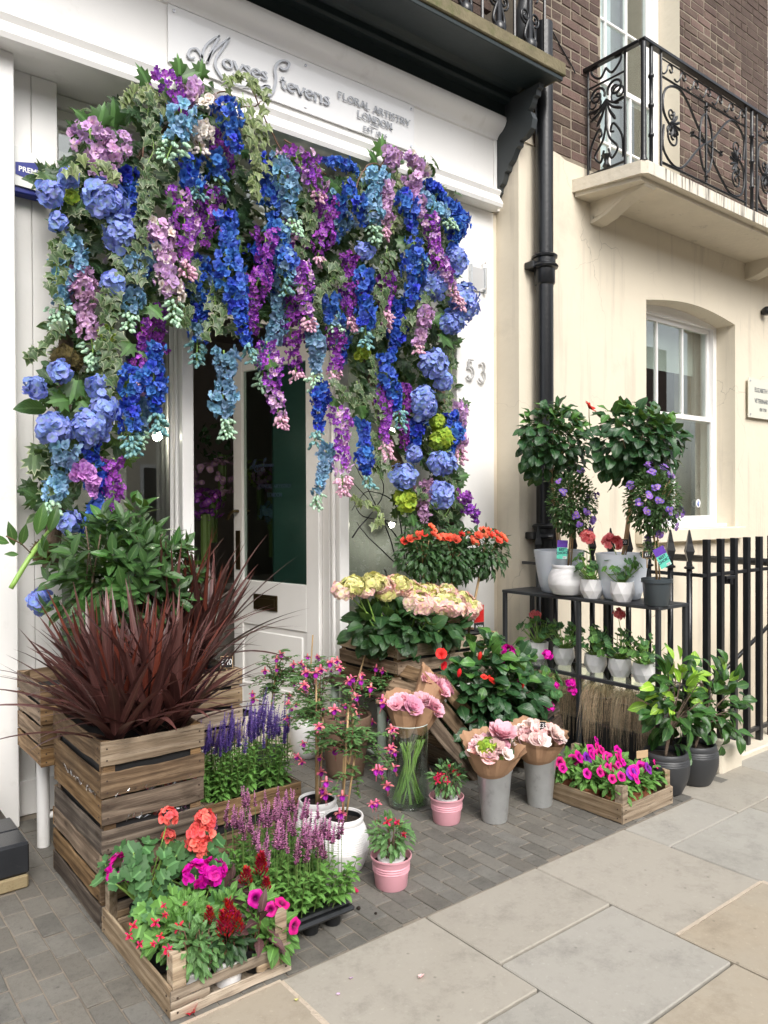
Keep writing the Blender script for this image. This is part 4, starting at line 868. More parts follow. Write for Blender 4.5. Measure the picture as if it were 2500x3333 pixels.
# stucco wall with a segment-headed opening
mb = MB()
mb.box((4.1, YC, -2.6), (WX0, 4.3, 4.066)); mb.box((4.068, 3.885, -.02), (4.0995, 4.3, 4.066)); mb.box((WX1, YC, -2.6), (16, 4.3, 3.93)); mb.box((WX0, YC, -2.6), (WX1, 4.3, WZ0))
NA = 12
arch = [(WX0+(WX1-WX0)*i/NA, WZ1+.075*math.sin(math.pi*i/NA)) for i in range(NA+1)]
for i in range(NA):
    (xa, za), (xb, zb) = arch[i], arch[i+1]
    mb.add([(xa, YC, za), (xb, YC, zb), (xb, YC, 3.93), (xa, YC, 3.93), (xa, 4.0, za), (xb, 4.0, zb), (xb, 4.0, 3.93), (xa, 4.0, 3.93)], [(0, 1, 2, 3), (0, 4, 5, 1), (3, 2, 6, 7)])
hp('stucco_wall', mb, 'cream')
mb = MB(); mb.prism([(4.44, 4.0665), (4.44, 4.10), (4.47, 4.10), (4.56, 4.085), (4.6, 4.07), (4.625, 4.0665)], YC-.0, YC+.03, 'y'); mb.prism([(4.1005, 4.0665), (4.1005, 4.14), (4.17, 4.15), (4.23, 4.13), (4.25, 4.0665)], YC-.012, YC+.03, 'y'); hp('stucco_edge', mb, 'cream')
mb = MB(); mb.box((5.5, 3.6, 1.18), (7.2, YC-.0005, 1.289), .006); hp('window_sill', mb, 'cream')
# sash window
def sash(x0, x1, z0, z1, y, cols, zs=None, rail=.045, name='sash', par=None, glass='glass', mun=.022):
    mb = MB(); mb.box((x0, y-.02, z0), (x0+rail, y+.02, z1), .003); mb.box((x1-rail, y-.02, z0), (x1, y+.02, z1), .003); mb.box((x0+rail, y-.02, z0), (x1-rail, y+.02, z0+rail*1.2), .003); mb.box((x0+rail, y-.02, z1-rail), (x1-rail, y+.02, z1), .003)
    s = hp(name, mb, 'whitegloss', parent=par); w = (x1-x0-2*rail)/cols
    for i in range(1, cols):
        mb = MB(); mb.box((x0+rail+w*i-mun/2, y-.019, z0+rail), (x0+rail+w*i+mun/2, y+.015, z1-rail), .003); hp('glazing_bar', mb, 'whitegloss', parent=s) if par is None else part('glazing_bar', mb.mesh('glazing_bar', M_['whitegloss']), par, world=True)
    for z in (zs or []):
        mb = MB(); mb.box((x0+rail, y-.017, z-mun/2), (x1-rail, y+.013, z+mun/2), .003); part('glazing_bar', mb.mesh('glazing_bar', M_['whitegloss']), s if par is None else par, world=True)
    mb = MB(); mb.box((x0+rail, y-.002, z0+rail), (x1-rail, y+.002, z1-rail)); part('pane', mb.mesh('pane', M_[glass]), s if par is None else par, world=True)
    return s
mb = MB(); mb.box((WX0, YF-.03, WZ0), (WX0+.06, YF+.1, WZ1+.1)); mb.box((WX1-.06, YF-.03, WZ0), (WX1, YF+.1, WZ1+.1)); mb.box((WX0+.06, YF-.04, WZ0), (WX1-.06, YF+.1, WZ0+.05), .004); mb.box((WX0+.06, YF-.03, WZ1-.02), (WX1-.06, YF+.1, WZ1+.1)); mb.box((WX0+.02, 3.75, WZ0-.0), (WX1, YF-.041, WZ0+.03), .004)
hp('window_box', mb, 'whitegloss')
zm = 2.31
sash(WX0+.06, WX1-.06, zm-.03, WZ1-.02, YF+.03, 3)
sash(WX0+.06, WX1-.06, WZ0+.05, zm+.02, YF-.012-.0+.0, 2)
for x in (WX0+.07, WX1-.1):
    mb = MB(); mb.prism([(YF-.035, zm-.03), (YF-.035, zm-.1), (YF-.03, zm-.13), (YF-.02, zm-.15), (YF+.01, zm-.16), (YF+.01, zm-.03)], x, x+.03, 'x'); hp('sash_horn', mb, 'whitegloss')
mb = MB(); mb.box((WX0-.1, YF+.16, WZ1-.45), (WX1+.1, YF+.165, WZ1+.1)); hp('roller_blind', mb, 'blind')
mb = MB(); mb.box((WX0-.6, 7, -.5), (WX1+1.2, 7.1, 3.6)); mb.box((WX1+1.2, 4.3, -.5), (WX1+1.3, 7, 3.6)); mb.box((WX0-.7, 4.3, -.5), (WX0-.6, 7, 3.6)); mb.box((WX0-.7, 4.3, 3.6), (WX1+1.3, 7.1, 3.7)); mb.box((WX0-.7, 4.3, .3), (WX1+1.3, 7.1, .35)); hp('room', mb, simple('room_paint', (.13, .12, .11), .8))
mb = MB(); mb.box((WX1-.1, 4.02, WZ0), (WX1+.1, 4.06, WZ1)); mb.box((WX1-.4, 4.5, WZ0), (WX1-.3, 4.55, 3.1)); hp('shutter_case', mb, simple('room_trim', (.3, .28, .26), .6))
mb = MB(); mb.tube([(W(2273, 1512, YF-.034).x, YF-.0345, W(2273, 1638, YF).z), (W(2273, 1512, YF-.034).x, YF-.0335, W(2273, 1638, YF).z)], .04, 20); hp('round_sticker', mb, 'printwhite')
mb = MB(); p = W(2273, 1640, YF-.036); mb.tube([(p.x+.004, YF-.036, p.z-.022), (p.x-.006, YF-.036, p.z), (p.x+.006, YF-.036, p.z+.022)], [.008, .013, .009], 8); hp('sticker_emblem', mb, simple('sticker_blue', (.2, .25, .5), .5))
# ---- upper wall: bricks around the two upper windows
UX0, UX1, VX0 = 5.047, 6.165, 7.776
mb = MB(); mb.box((4.26, YC+.003, 4.066), (UX0, 4.3, 9)); mb.box((UX1, YC+.003, 3.93), (VX0, 4.3, 9)); mb.box((VX0+1.25, YC+.003, 3.93), (16, 4.3, 9)); mb.box((UX0, YC+.042, 6.8), (UX1, 4.3, 9)); mb.box((VX0, YC+.042, 6.8), (VX0+1.25, 4.3, 9)); mb.box((1.0, YC+.3, 4.49), (4.0, 4.3, 9))
wall = hp('brick_wall', mb, 'mortar')
bricks = []; BL, BH = .222, .0745; row = 0; z = 3.94
while z < 8.9:
    off = (0 if row % 2 else .5)*BL/1
    x = 4.0-off+.02
    while x < 12:
        seq = BL if (row % 2 == 0 or True) else BL
        L = BL if R_.random() < .8 else BL/2
        a, b_ = x, x+L
        for lo, hi in ((4.262, UX0-.004), (UX1+.004, VX0-.004), (VX0+1.26, 12)):
            aa, bb = max(a, lo), min(b_, hi)
            if bb-aa > .05 and not (z < 4.06 and aa < UX0): bricks.append(((aa+bb)/2, z+BH/2, bb-aa-.013))
        if z > 6.85:
            pass
        x += L
    z += BH; row += 1
def bpx(q): v = Vector((q[0], YC, q[1]-CAMZ)); w = np.array(v); dz = w @ AF; return 1250+FPX*(w @ AX)/dz, 1666.5-FPX*(w @ AU)/dz
inb = [q for q in bricks if -40 < bpx(q)[0] < 2540 and bpx(q)[1] > -30 and not (q[0] < 4.3 and q[1] > 4.3 and bpx(q)[0] < 1500)]
inb.sort(key=lambda q: q[0]+(q[1]-4)*1.0); first = inb[:300]; fs = set(first)
bm_ = []
for i in range(6):
    mb = MB(); mb.box((-.1055, -.0, -.0315), (.1055, .05, .0315), .004, jit=.0028); bm_.append(mb.mesh('brick', M_['brick']))
for q in first:
    part('brick', R_.choice(bm_), wall, Matrix.Translation(Vector((q[0], YC+R_.uniform(-.004, .001), q[1]))) @ Matrix.Diagonal((q[2]/.211, 1, 1, 1)) @ Matrix.Rotation(R_.uniform(-.012, .012), 4, 'Y'))
for o in list(wall.children):
    if o.name.startswith('brick'): o.location = o.location   # local space of the wall is the world (wall sits at the origin offset below)
mb = MB()
for q in bricks:
    if q not in fs: mb.box((q[0]-q[2]/2, YC+R_.uniform(-.004, .001), q[1]-.0315), (q[0]+q[2]/2, YC+.05, q[1]+.0315))
for r in range(40):            # the shop's own upper wall, seen through the balcony railing
    for k in range(14):
        x = 1.0+k*BL-(r % 2)*.11; z = 4.5+r*BH
        if 3.0 > x > 1.9: continue
        mb.box((x+.005, YC+.26, z), (x+BL-.006, YC+.31, z+.064))
part('brickwork', mb.mesh('brickwork', M_['brick']), house, world=True, kind='stuff')
# upper windows (French windows on the balcony)
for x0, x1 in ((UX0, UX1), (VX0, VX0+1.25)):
    mb = MB(); mb.box((x1-.001, YC-.0, 3.93), (x1+.002, YC+.2, 6.8)); mb.box((x0-.004, YC+.002, 3.93), (x0, YC+.2, 6.8)); mb.box((x1-.0, YC+.005, 3.93), (x1+.001, YC+.19, 6.8))
    mb.box((x0, YC+.06, 6.8), (x1, YC+.2, 6.85)); hp('window_reveal', mb, 'cream')
    mb = MB(); mb.box((x0, YC+.2, 3.93), (x0+.07, YC+.3, 6.8), .004); mb.box((x1-.07, YC+.2, 3.93), (x1, YC+.3, 6.8), .004); mb.box((x0+.07, YC+.2, 6.7), (x1-.07, YC+.3, 6.8), .004); mb.box((x0+.07, YC+.18, 3.93), (x1-.07, YC+.3, 4.0), .004); hp('window_box', mb, 'whitegloss')
    sash(x0+.07, x1-.07, 4.0, 5.02, YC+.225, 3, [4.5]); sash(x0+.07, x1-.07, 4.98, 6.7, YC+.265, 3, [5.55, 6.1])
    mb = MB(); mb.box((x0-.3, YC+.42, 3.9), (x0+.72, YC+.44, 6.9)); hp('reflection_curtain', mb, simple('sky_reflection_white', (.72, .74, .78), .9, noise=.05, nscale=3)); mb = MB(); mb.box((x0+.721, YC+.6, 3.9), (x1+.5, YC+.62, 6.9)); hp('dark_curtain', mb, simple('dark_curtain_grey', (.3, .28, .27), .9, noise=.3, nscale=8))  # white-blue sheet imitates sky reflected in the left panes; the rest stays dark
    for x in (x0+.08, x1-.11):
        mb = MB(); mb.prism([(YC+.2, 5.0), (YC+.19, 4.93), (YC+.205, 4.86), (YC+.24, 4.85), (YC+.24, 5.0)], x, x+.03, 'x'); hp('sash_horn', mb, 'whitegloss')
# window of the shop's upper floor behind the railing
mb = MB(); mb.box((1.9, YC+.27, 4.49), (3.1, YC+.32, 6.5)); hp('upper_window_glass', mb, simple('brown_curtain', (.12, .07, .055), .6, noise=.4, nscale=5))
# balcony slab with brackets
BX, BY, BZ = 4.813, 3.13, 3.835
mb = MB(); mb.prism([(4.693, 3.669), (BX-.005, BY+.03), (BX+.03, BY), (16, BY), (16, 3.669)], BZ+.012, BZ+.105, 'z'); mb.prism([(4.72, 3.668), (BX+.03, BY+.055), (16, BY+.055), (16, 3.668)], BZ-.018, BZ+.0119, 'z')
sl_ = hp('balcony_slab', mb, 'creamstone', label='cream painted balcony slab with dark rain streaks along its edge')
mb = MB(); mb.prism([(BX+.034, BY-.004), (16, BY-.004), (16, BY-.0005), (BX+.034, BY-.0005)], BZ+.014, BZ+.103, 'z'); hp('slab_edge', mb, 'slabedge')
for x in (4.98, 7.38, 9.6):
    pr_ = [(3.6695, 3.66), (3.6695, 3.817), (3.19, 3.817), (3.2, 3.8), (3.25, 3.79), (3.33, 3.775), (3.42, 3.74), (3.52, 3.69), (3.62, 3.663)]
    mb = MB(); mb.prism(pr_, x-.07, x+.07, 'x'); br = hp('console_bracket', mb, 'creamstone')
    for sx in (-.0745, .0705):
        mb = MB(); mb.prism([(3.64, 3.69), (3.645, 3.78), (3.3, 3.79), (3.45, 3.75), (3.56, 3.705)], x+sx, x+sx+.004, 'x'); mb.tube([(x+sx-.0, 3.645, 3.7), (x+sx+.006, 3.645, 3.7)], .016, 12); part('scroll_panel', mb.mesh('scroll_panel', M_['creamstone']), br, world=True)
# ---- balcony railing
RZ0, RZ1 = BZ+.16, 4.80
rail = thing('balcony_railing', (BX, BY, BZ+.105), 'ornate black cast-iron railing with scrolls and palmettes on the cream balcony', 'railing')
def rp(name, mb, label=None, smooth=True, par=None): return part(name, mb.mesh(name, M_['black'], smooth, 45), par or rail, label=label, world=True)
YR = BY+.03; XR = BX+.03
mb = MB(); mb.box((XR-.02, YR-.025, RZ1-.015), (14, YR+.025, RZ1+.012), .004); mb.box((XR-.025, YR+.0255, RZ1-.015), (XR+.02, 3.78, RZ1+.0115), .004); rp('top_rail', mb)
def scroll(cx, cy, r0, r1, a0, a1, n=16): return [(cx+(r0+(r1-r0)*i/n)*math.cos(rad(a0+(a1-a0)*i/n)), cy+(r0+(r1-r0)*i/n)*math.sin(rad(a0+(a1-a0)*i/n))) for i in range(n+1)]
def tb(mb, P, T, r=.009, n=6): mb.tube([T(p) for p in P], r, n)
def palm(mb, T, cx, cy, s, ang):
    ca, sa = math.cos(rad(ang)), math.sin(rad(ang)); R2 = lambda x, y: (cx+(x*ca-y*sa)*s, cy+(x*sa+y*ca)*s)
    for k in range(-3, 4):
        a = k*24; L = 1-.07*abs(k)
        P = spline([(0, 0), (L*.5*math.sin(rad(a*.7)), L*.5*math.cos(rad(a*.7))), (L*math.sin(rad(a)), L*math.cos(rad(a)))], 4)
        mb.tube([T(R2(*p)) for p in P], [.004, .005, .007, .009, .01, .011, .012, .013, .008][:len(P)], 6)
    for sg in (-1, 1): tb(mb, [R2(*p) for p in scroll(sg*.52, .0, .36, .06, 90 if sg < 0 else 90, 90+sg*-1*(-480), 22)], T, .007)
def panel(xa, xb):
    T = lambda p: Vector((xa+p[0], YR, RZ0+p[1])); w = xb-xa; h = RZ1-RZ0-.02; zb = h-.16
    pn = MB()
    for x in (0, w): pn.tube([T((x, -.06)), T((x, h))], .011, 6)
    pn.tube([T((0, zb)), T((w, zb))], .008, 6); pn.tube([T((0, 0)), T((w, 0))], .01, 6); pn.tube([T((0, h-.03)), T((w, h-.03))], .006, 6)
    p = rp('panel_frame', pn)
    mb = MB(); k = 7; sw = w/k
    for i in range(k):
        cx = sw*(i+.5); cy = zb+.065
        tb(mb, spline([(cx-sw*.5, cy-.03), (cx-sw*.3, cy-.04), (cx-sw*.05, cy), (cx+sw*.05, cy+.045), (cx+sw*.3, cy+.05), (cx+sw*.36, cy+.015), (cx+sw*.22, cy-.0), (cx+sw*.14, cy+.02)], 3), T, .0065, 5)
    rp('wave_scroll', mb, par=p)
    mb = MB(); c = (w/2, zb/2)
    tb(mb, spline([(w*.16, zb*.40), (w*.03, zb*.6), (w*.05, zb*.88), (w*.22, zb*.96), (w*.42, zb*.62), (w*.55, zb*.38), (w*.78, zb*.04), (w*.95, zb*.1), (w*.97, zb*.42), (w*.84, zb*.58)], 6), T, .0095)
    tb(mb, spline([(w*.03, zb*.45), (w*.03, zb*.15), (w*.2, zb*.03), (w*.42, zb*.4), (w*.58, zb*.6), (w*.8, zb*.97), (w*.97, zb*.85), (w*.97, zb*.55)], 6), T, .0095)
    tb(mb, [(c[0]+.095*math.cos(a/24*6.2832), c[1]+zb*.36*math.sin(a/24*6.2832)) for a in range(25)], T, .0095)
    tb(mb, [(w/2, 0), (w/2, zb)], T, .011); tb(mb, [(w*.34, zb*.52), (w*.68, zb*.47)], T, .009)
    for q in ((w/2, zb*.93), (w/2, zb*.07), (w*.34, zb*.52), (w*.68, zb*.47)):
        mb.lathe([(.008, -.02), (.018, -.012), (.01, 0), (.02, .014), (.009, .022)], 10, T(q))
    rp('scroll_work', mb, par=p)
    mb = MB(); palm(mb, T, w*.1, zb*.52, .13, -100); palm(mb, T, w*.9, zb*.46, .13, 80)
    tb(mb, scroll(w*.13, zb*.36, .08, .015, 100, 640, 30), T, .008); tb(mb, scroll(w*.88, zb*.24, .08, .015, 60, 600, 30), T, .008); tb(mb, scroll(w*.88, zb*.66, .06, .012, -100, -560, 26), T, .007)
    rp('palmette', mb, par=p)
def turned(x, y, r=.014):
    mb = MB(); h = RZ1-BZ-.12; pr_ = [(r, 0)]
    for z in (.25, .5, .75): pr_ += [(r, h*z-.016), (r*1.5, h*z-.008), (r*1.5, h*z+.008), (r, h*z+.016)]
    pr_ += [(r, h)]; mb.lathe(pr_, 12, (x, y, BZ+.105)); rp('baluster', mb)
mb = MB(); mb.lathe([(.03, 0), (.03, .01), (.022, .025), (.02, .04), (.018, .5), (.02, RZ1-BZ-.11)], 14, (XR, YR, BZ+.105)); rp('corner_post', mb)
xs = [W(px, 900, YR).x for px in (2120, 2152, 2427, 2447, 2463)]
turned(xs[0], YR); panel(xs[1], xs[2]); turned(xs[3], YR)
x = xs[4]; pw = xs[2]-xs[1]
for k in range(3): panel(x, x+pw); turned(x+pw+.04, YR); x += pw+.075
# side return with an anthemion panel
T2 = lambda p: Vector((XR, p[0], RZ0+p[1]))
ya, yb = XP(1915, 700, XR).y, XP(2035, 700, XR).y
yb, ya = min(ya, yb), max(ya, yb)
mb = MB(); h = RZ1-RZ0-.02
for y in (ya, yb): mb.tube([T2((y, -.06)), T2((y, h+.0))], .011, 6)
mb.tube([T2((ya, 0)), T2((yb, 0))], .01, 6); mb.tube([T2((ya, h*.83)), T2((yb, h*.83))], .008, 6)
pf = rp('side_panel', mb)
cy = (ya+yb)/2; sw = abs(ya-yb)
mb = MB(); T3 = lambda p: T2((cy-p[0], p[1]))
palm(mb, T3, 0, h*.66, -.21, 0); rp('anthemion', mb, par=pf)
mb = MB()
for sg in (-1, 1):
    tb(mb, [(sg*a, b) for a, b in scroll(.08, h*.72, .07, .012, 200, -340, 26)], T3, .01)
    tb(mb, [(sg*a, b) for a, b in spline([(.0, h*.42), (.03, h*.28), (.1, h*.16), (.05, h*.08), (.02, h*.18)], 5)], T3, .009)
    tb(mb, [(sg*a, b) for a, b in spline([(sw*.45, h*.05), (sw*.42, h*.25), (sw*.2, h*.4), (sw*.12, h*.34), (sw*.2, h*.32)], 5)], T3, .009)
    tb(mb, [(sg*a, b) for a, b in spline([(0, h*.95), (.05, h*.88), (.11, h*.93), (.13, h*.99), (.08, h*1.0)], 5)], T3, .009)
mb.lathe([(.01, 0), (.03, .02), (.015, .05), (.02, .08), (.04, .1), (.01, .11)], 10, T3((0, 0))); rp('scroll_work', mb, par=pf)
# ---- railing on the shop's own balcony
r2 = thing('shop_balcony_railing', (3.9, 3.45, 4.486), 'dark ornate cast-iron railing on the mossy slab above the shop', 'railing')
mb = MB(); mb.box((-2.5, 3.44, 4.53), (4.13, 3.46, 4.55)); mb.box((-2.5, 3.43, 5.4), (4.13, 3.47, 5.43)); part('rail', mb.mesh('rail', M_['black']), r2, world=True)
k = 0; x = 4.12
while x > 1.6:
    mb = MB(); mb.tube([(x, 3.45, 4.486), (x, 3.45, 5.4)], .011, 6); part('baluster', mb.mesh('baluster', M_['black']), r2, world=True)
    if x < 4.2:
        xc = x-.15; mb = MB(); Tq = lambda p: Vector((xc+p[0], 3.45, 4.56+p[1]))
        for sg in (-1, 1):
            tb(mb, [(sg*a, b) for a, b in scroll(.045, .2, .05, .01, -100, 440, 24)], Tq, .008); tb(mb, [(sg*a, b) for a, b in scroll(.04, .36, .045, .01, -60, 420, 20)], Tq, .007)
            tb(mb, [(sg*a, b) for a, b in spline([(0, 0), (.05, .06), (.03, .14), (0, .2)], 5)], Tq, .012)
        mb.lathe([(.02, -.06), (.045, -.01), (.05, .03), (.02, .06), (.015, .8)], 8, Tq((0, 0))); part('scroll_panel', mb.mesh('scroll_panel', M_['black'], True), r2, world=True)
    x -= .3
# ---- drainpipe
PX, PY, PR = 4.275, 3.585, .062
pipe = thing('drainpipe', (PX, PY, 0), 'tall black cast-iron drainpipe with collars running up the cream wall', 'drainpipe')
mb = MB(); mb.tube([(PX, PY, -.0), (PX, PY, 4.9)], PR, 28); part('pipe', mb.mesh('pipe', M_['black'], True, angle=40), pipe, world=True)
for z in (XP(1772, 870, PX).z, XP(1772, 1745, PX).z):
    mb = MB(); mb.lathe([(PR, -.13), (PR+.006, -.125), (PR+.012, -.115), (PR+.012, -.02), (PR+.03, -.012), (PR+.036, 0), (PR+.03, .012), (PR+.016, .02), (PR+.016, .055), (PR+.028, .062), (PR+.03, .075), (PR+.02, .085), (PR, .09)], 30, (PX, PY, z)); mb.box((PX-.12, PY+.0, z-.02), (PX+.12, YC-.001, z+.03), .006); part('collar', mb.mesh('collar', M_['black'], True, angle=35), pipe, world=True)
mb = MB(); mb.tube([(4.02, PY, 4.51), (4.05, PY, 4.9), (4.2, PY, 5.4), (4.2, PY, 8)], .045, 16); part('upper_pipe', mb.mesh('upper_pipe', M_['blackmatte'], True), pipe, world=True)
mb = MB(); q = [W(1795, 95, 3.66), W(1830, 160, 3.66), W(1862, 215, 3.655), W(1873, 240, 3.65)]; mb.tube([Vector(p) for p in spline(q, 5)], .005, 6)
cb = bpy.data.objects.new('cable', mb.mesh('cable', M_['plasticblack'], True)); LINK(cb); tag(cb, 'thin black cable looping down the brick wall beside the balcony', 'cable')
# ---- veterinary plaque
a = W(2435, 1228, YC-.03); b = W(2432, 1357, YC-.03)
pq = thing('wall_plaque', (a.x+.5, YC, (a.z+b.z)/2), 'clear acrylic name plaque with dark lettering on the cream wall by the window', 'plaque')
mb = MB(); mb.box((a.x, YC-.034, b.z), (a.x+.95, YC-.026, a.z), .001); part('plate', mb.mesh('plate', simple('frosted_plate', (.66, .65, .55), .15, noise=.02, coat=.3)), pq, world=True)
for x in (a.x+.03, a.x+.92):
    for z in (b.z+.03, a.z-.03): mb = MB(); mb.tube([(x, YC-.042, z), (x, YC, z)], .009, 10); part('stud', mb.mesh('stud', M_['chrome']), pq, world=True)
for s, z, h in (('ELIZABETH STREET', a.z-.11, .062), ('VETERINARY CLINIC', a.z-.215, .062), ('020 7730', b.z+.085, .045)):
    x_ = a.x+(.12 if '0' not in s else .22); me = fonttext(s, h, M_['darktext'], .0004, 'LEFT'); o = part('lettering', me, pq, Matrix.Translation(Vector((x_, YC-.0355, z))-pq.location) @ FRONT @ Matrix.Diagonal((.82, 1, 1, 1)))
sc1 = thing('wall_lamp', W(2496, 1015, YC-.05), 'small black fitting with dirt round it at the right edge of the cream wall', 'wall fitting')
mb = MB(); mb.lathe([(.03, -.03), (.045, -.02), (.045, .03), (.02, .05)], 12); mb.tube([(0, 0, 0), (0, .05, 0)], .02, 8); part('body', mb.mesh('body', M_['black'], True), sc1)
# ================================================================== AREA RAILINGS
ar = thing('area_railings', (4.14, 2.31, 0), 'black iron area railings with flat-topped bars and spear heads in front of the cream house', 'railings')
YA = 2.31
def ap(name, mb, par=None, smooth=False): return part(name, mb.mesh(name, M_['black'], smooth), par or ar, world=True)
mb = MB(); mb.box((4.1, YA-.012, 1.085), (9, YA+.012, 1.105), .002); mb.box((4.33, YA-.012, .1), (9, YA+.012, .125), .002); mb.box((4.112, YA+.0125, 1.085), (4.136, 3.66, 1.105), .002); mb.box((4.112, YA+.0125, .1), (4.136, 3.66, .125), .002); ap('rail', mb)
x = 4.16
while x < 8.6:
    mb = MB(); mb.box((x-.017, YA-.017, .0 if x > 4.35 else .1), (x+.017, YA+.017, 1.30), .002); ap('bar', mb); x += .155
for y in (2.395, 2.515, 2.66, 2.8, 2.93, 3.07, 3.22, 3.37, 3.52):
    mb = MB(); mb.tube([(4.124, y, .0), (4.124, y, 1.13)], .017, 8); b_ = ap('bar', mb, smooth=True)
    mb = MB(); mb.lathe([(.017, 0), (.03, .004), (.03, .014), (.018, .02), (.016, .045)], 8, (4.124, y, 1.125)); mb.lathe([(.012, .045), (.034, .105), (.022, .15), (.006, .225), (.001, .23)], 4, (4.124, y, 1.125)); part('spear_head', mb.mesh('spear_head', M_['black'], False), b_, world=True)
mb = MB(); mb.tube([(4.4, YA+.01, 1.075), (4.4, YA+.01, 1.03)], .02, 8); mb.tube([(4.4, YA-.02, 1.06), (4.4, YA-.02, 1.03)], .012, 8); mb.box((4.35, YA-.02, 1.06), (4.45, YA+.02, 1.08), .003); ap('bolt', mb)
hr = thing('stair_handrail', (5.6, 3.0, 0), 'black diagonal stair handrail going down into the basement area behind the railings', 'handrail')
mb = MB(); p0, p1 = W(2330, 2210, 2.95), W(2520, 2018, 2.95); d = (p1-p0); mb.tube([p0-d*.6, p1+d*1.2], .016, 8); mb.tube([p0+d*.9, (p0+d*.9)-Vector((0, 0, 1.2))], .014, 8); part('handrail', mb.mesh('handrail', M_['black'], True), hr, world=True)
ra = thing('rear_rail', (6, 3.0, 0), 'round black rail running back to the cream wall behind the railings', 'handrail')
mb = MB(); z = XP(2350, 1822, 6).z; mb.tube([(6, 2.31, z), (6, 3.66, z)], .03, 10); mb.tube([(6, 2.4, z), (6, 2.4, -.1)], .02, 8); part('handrail', mb.mesh('handrail', M_['black'], True), ra, world=True)
mb = MB(); mb.box((4.095, 2.192, -.02), (4.34, 2.4, .135), .012, jit=.004); pl = bpy.data.objects.new('stone_plinth', mb.mesh('stone_plinth', M_['creamstone'])); pl['kind'] = 'structure'; LINK(pl)
mb = MB(); mb.box((4.341, 2.23, -.02), (9, 2.42, .035), .01, jit=.003); pl = bpy.data.objects.new('stone_coping', mb.mesh('stone_coping', M_['creamstone'])); pl['kind'] = 'structure'; LINK(pl)
mb = MB(); mb.box((4.9, 2.9, -2.5), (5.02, 3.66, -.28), .01); mb.box((5.02, 3.2, -2.5), (6.4, 3.66, .1), .02); mb.box((4.8, 2.8, -.28), (5.5, 3.1, -.1), .03); pl = bpy.data.objects.new('basement_steps', mb.mesh('basement_steps', M_['creamstone'])); pl['kind'] = 'structure'; LINK(pl)
# ================================================================== TILED STEP AT THE LEFT
st = thing('tiled_step', (.3, 3.4, 0), 'black tiled doorstep with a yellow brick base course at the left edge', 'step')
mb = MB(); mb.box((-1.5, 3.256, 0), (.752, 3.86, .165)); mb.box((-1.5, 3.56, .165), (.655, 3.86, .36)); part('step_core', mb.mesh('step_core', M_['darkjoint']), st, world=True)
def tiles(x0, x1, y0, y1, z0, z1, n, mat, nm='tile'):
    w = (x1-x0)/n
    for i in range(n): mb = MB(); mb.box((x0+w*i+.003, y0, z0), (x0+w*(i+1)-.003, y1, z1), .007); part(nm, mb.mesh(nm, M_[mat]), st, world=True)
tiles(-.9, .765, 3.243, 3.256, .058, .176, 7, 'tile'); tiles(-.9, .762, 3.24, 3.256, .0, .054, 7, 'sandbrick', 'brick')
for (a, b) in ((3.25, 3.4), (3.404, 3.555)): tiles(-.9, .765, a, b, .166, .18, 7, 'tile')
tiles(-.9, .668, 3.545, 3.56, .182, .372, 7, 'tile'); tiles(-.9, .668, 3.548, 3.7, .361, .376, 7, 'tile'); tiles(-.9, .668, 3.704, 3.86, .361, .376, 7, 'tile')
mb = MB()
# ================================================================== OPPOSITE TERRACE (seen in reflections)
op = thing('opposite_terrace', (0, -13, 0), 'pale terrace across the street behind the camera', 'house')
mb = MB(); mb.box((-30, -14, -.1), (34, -13, 3.6)); part('ground_floor', mb.mesh('ground_floor', M_['cream']), op, world=True)
mb = MB(); mb.box((-30, -14, 3.6), (34, -13.1, 9.0)); part('upper_wall', mb.mesh('upper_wall', simple('far_brick', (.2, .14, .11), .9, noise=.3)), op, world=True)
for k in range(20):
    for z0, z1 in ((.9, 2.7), (4.2, 6.2), (7.0, 8.4)):
        x = -28+k*3; mb = MB(); mb.box((x, -13.02, z0), (x+1.2, -12.96, z1)); w = part('window', mb.mesh('window', M_['whitegloss']), op, world=True)
        mb = MB(); mb.box((x+.1, -12.958, z0+.1), (x+1.1, -12.95, z1-.1)); part('pane', mb.mesh('pane', M_['dark']), w, world=True)
mb = MB(); mb.box((-40, -14, -.14), (60, -9.5, -.01)); structure('far_pavement', mb.mesh('far_pavement', M_['flaggrey']))
# ================================================================== CRATES
slatc = {}
def slat_me(L, h, t, mat):
    key = (round(L, 2), round(h, 3), round(t, 3), mat, R_.randrange(3))
    if key not in slatc:
        mb = MB(); n = 6; V = []; F = []
        for i in range(n+1):
            x = -L/2+L*i/n; a = h/2+R_.uniform(-.004, .002); b_ = -h/2+R_.uniform(-.002, .004); w = R_.uniform(-.0015, .0015); c = .0025
            V += [(x, -t/2+w, b_+c), (x, -t/2+c+w, b_), (x, t/2-c+w, b_), (x, t/2+w, b_+c), (x, t/2+w, a-c), (x, t/2-c+w, a), (x, -t/2+c+w, a), (x, -t/2+w, a-c)]
        for i in range(n):
            for k in range(8): F.append((i*8+k, i*8+(k+1) % 8, (i+1)*8+(k+1) % 8, (i+1)*8+k))
        F += [tuple(range(8))[::-1], tuple(n*8+k for k in range(8))]
        mb.add(V, F[:]); slatc[key] = mb.mesh('slat', M_[mat])
    return slatc[key]
nail_me = None
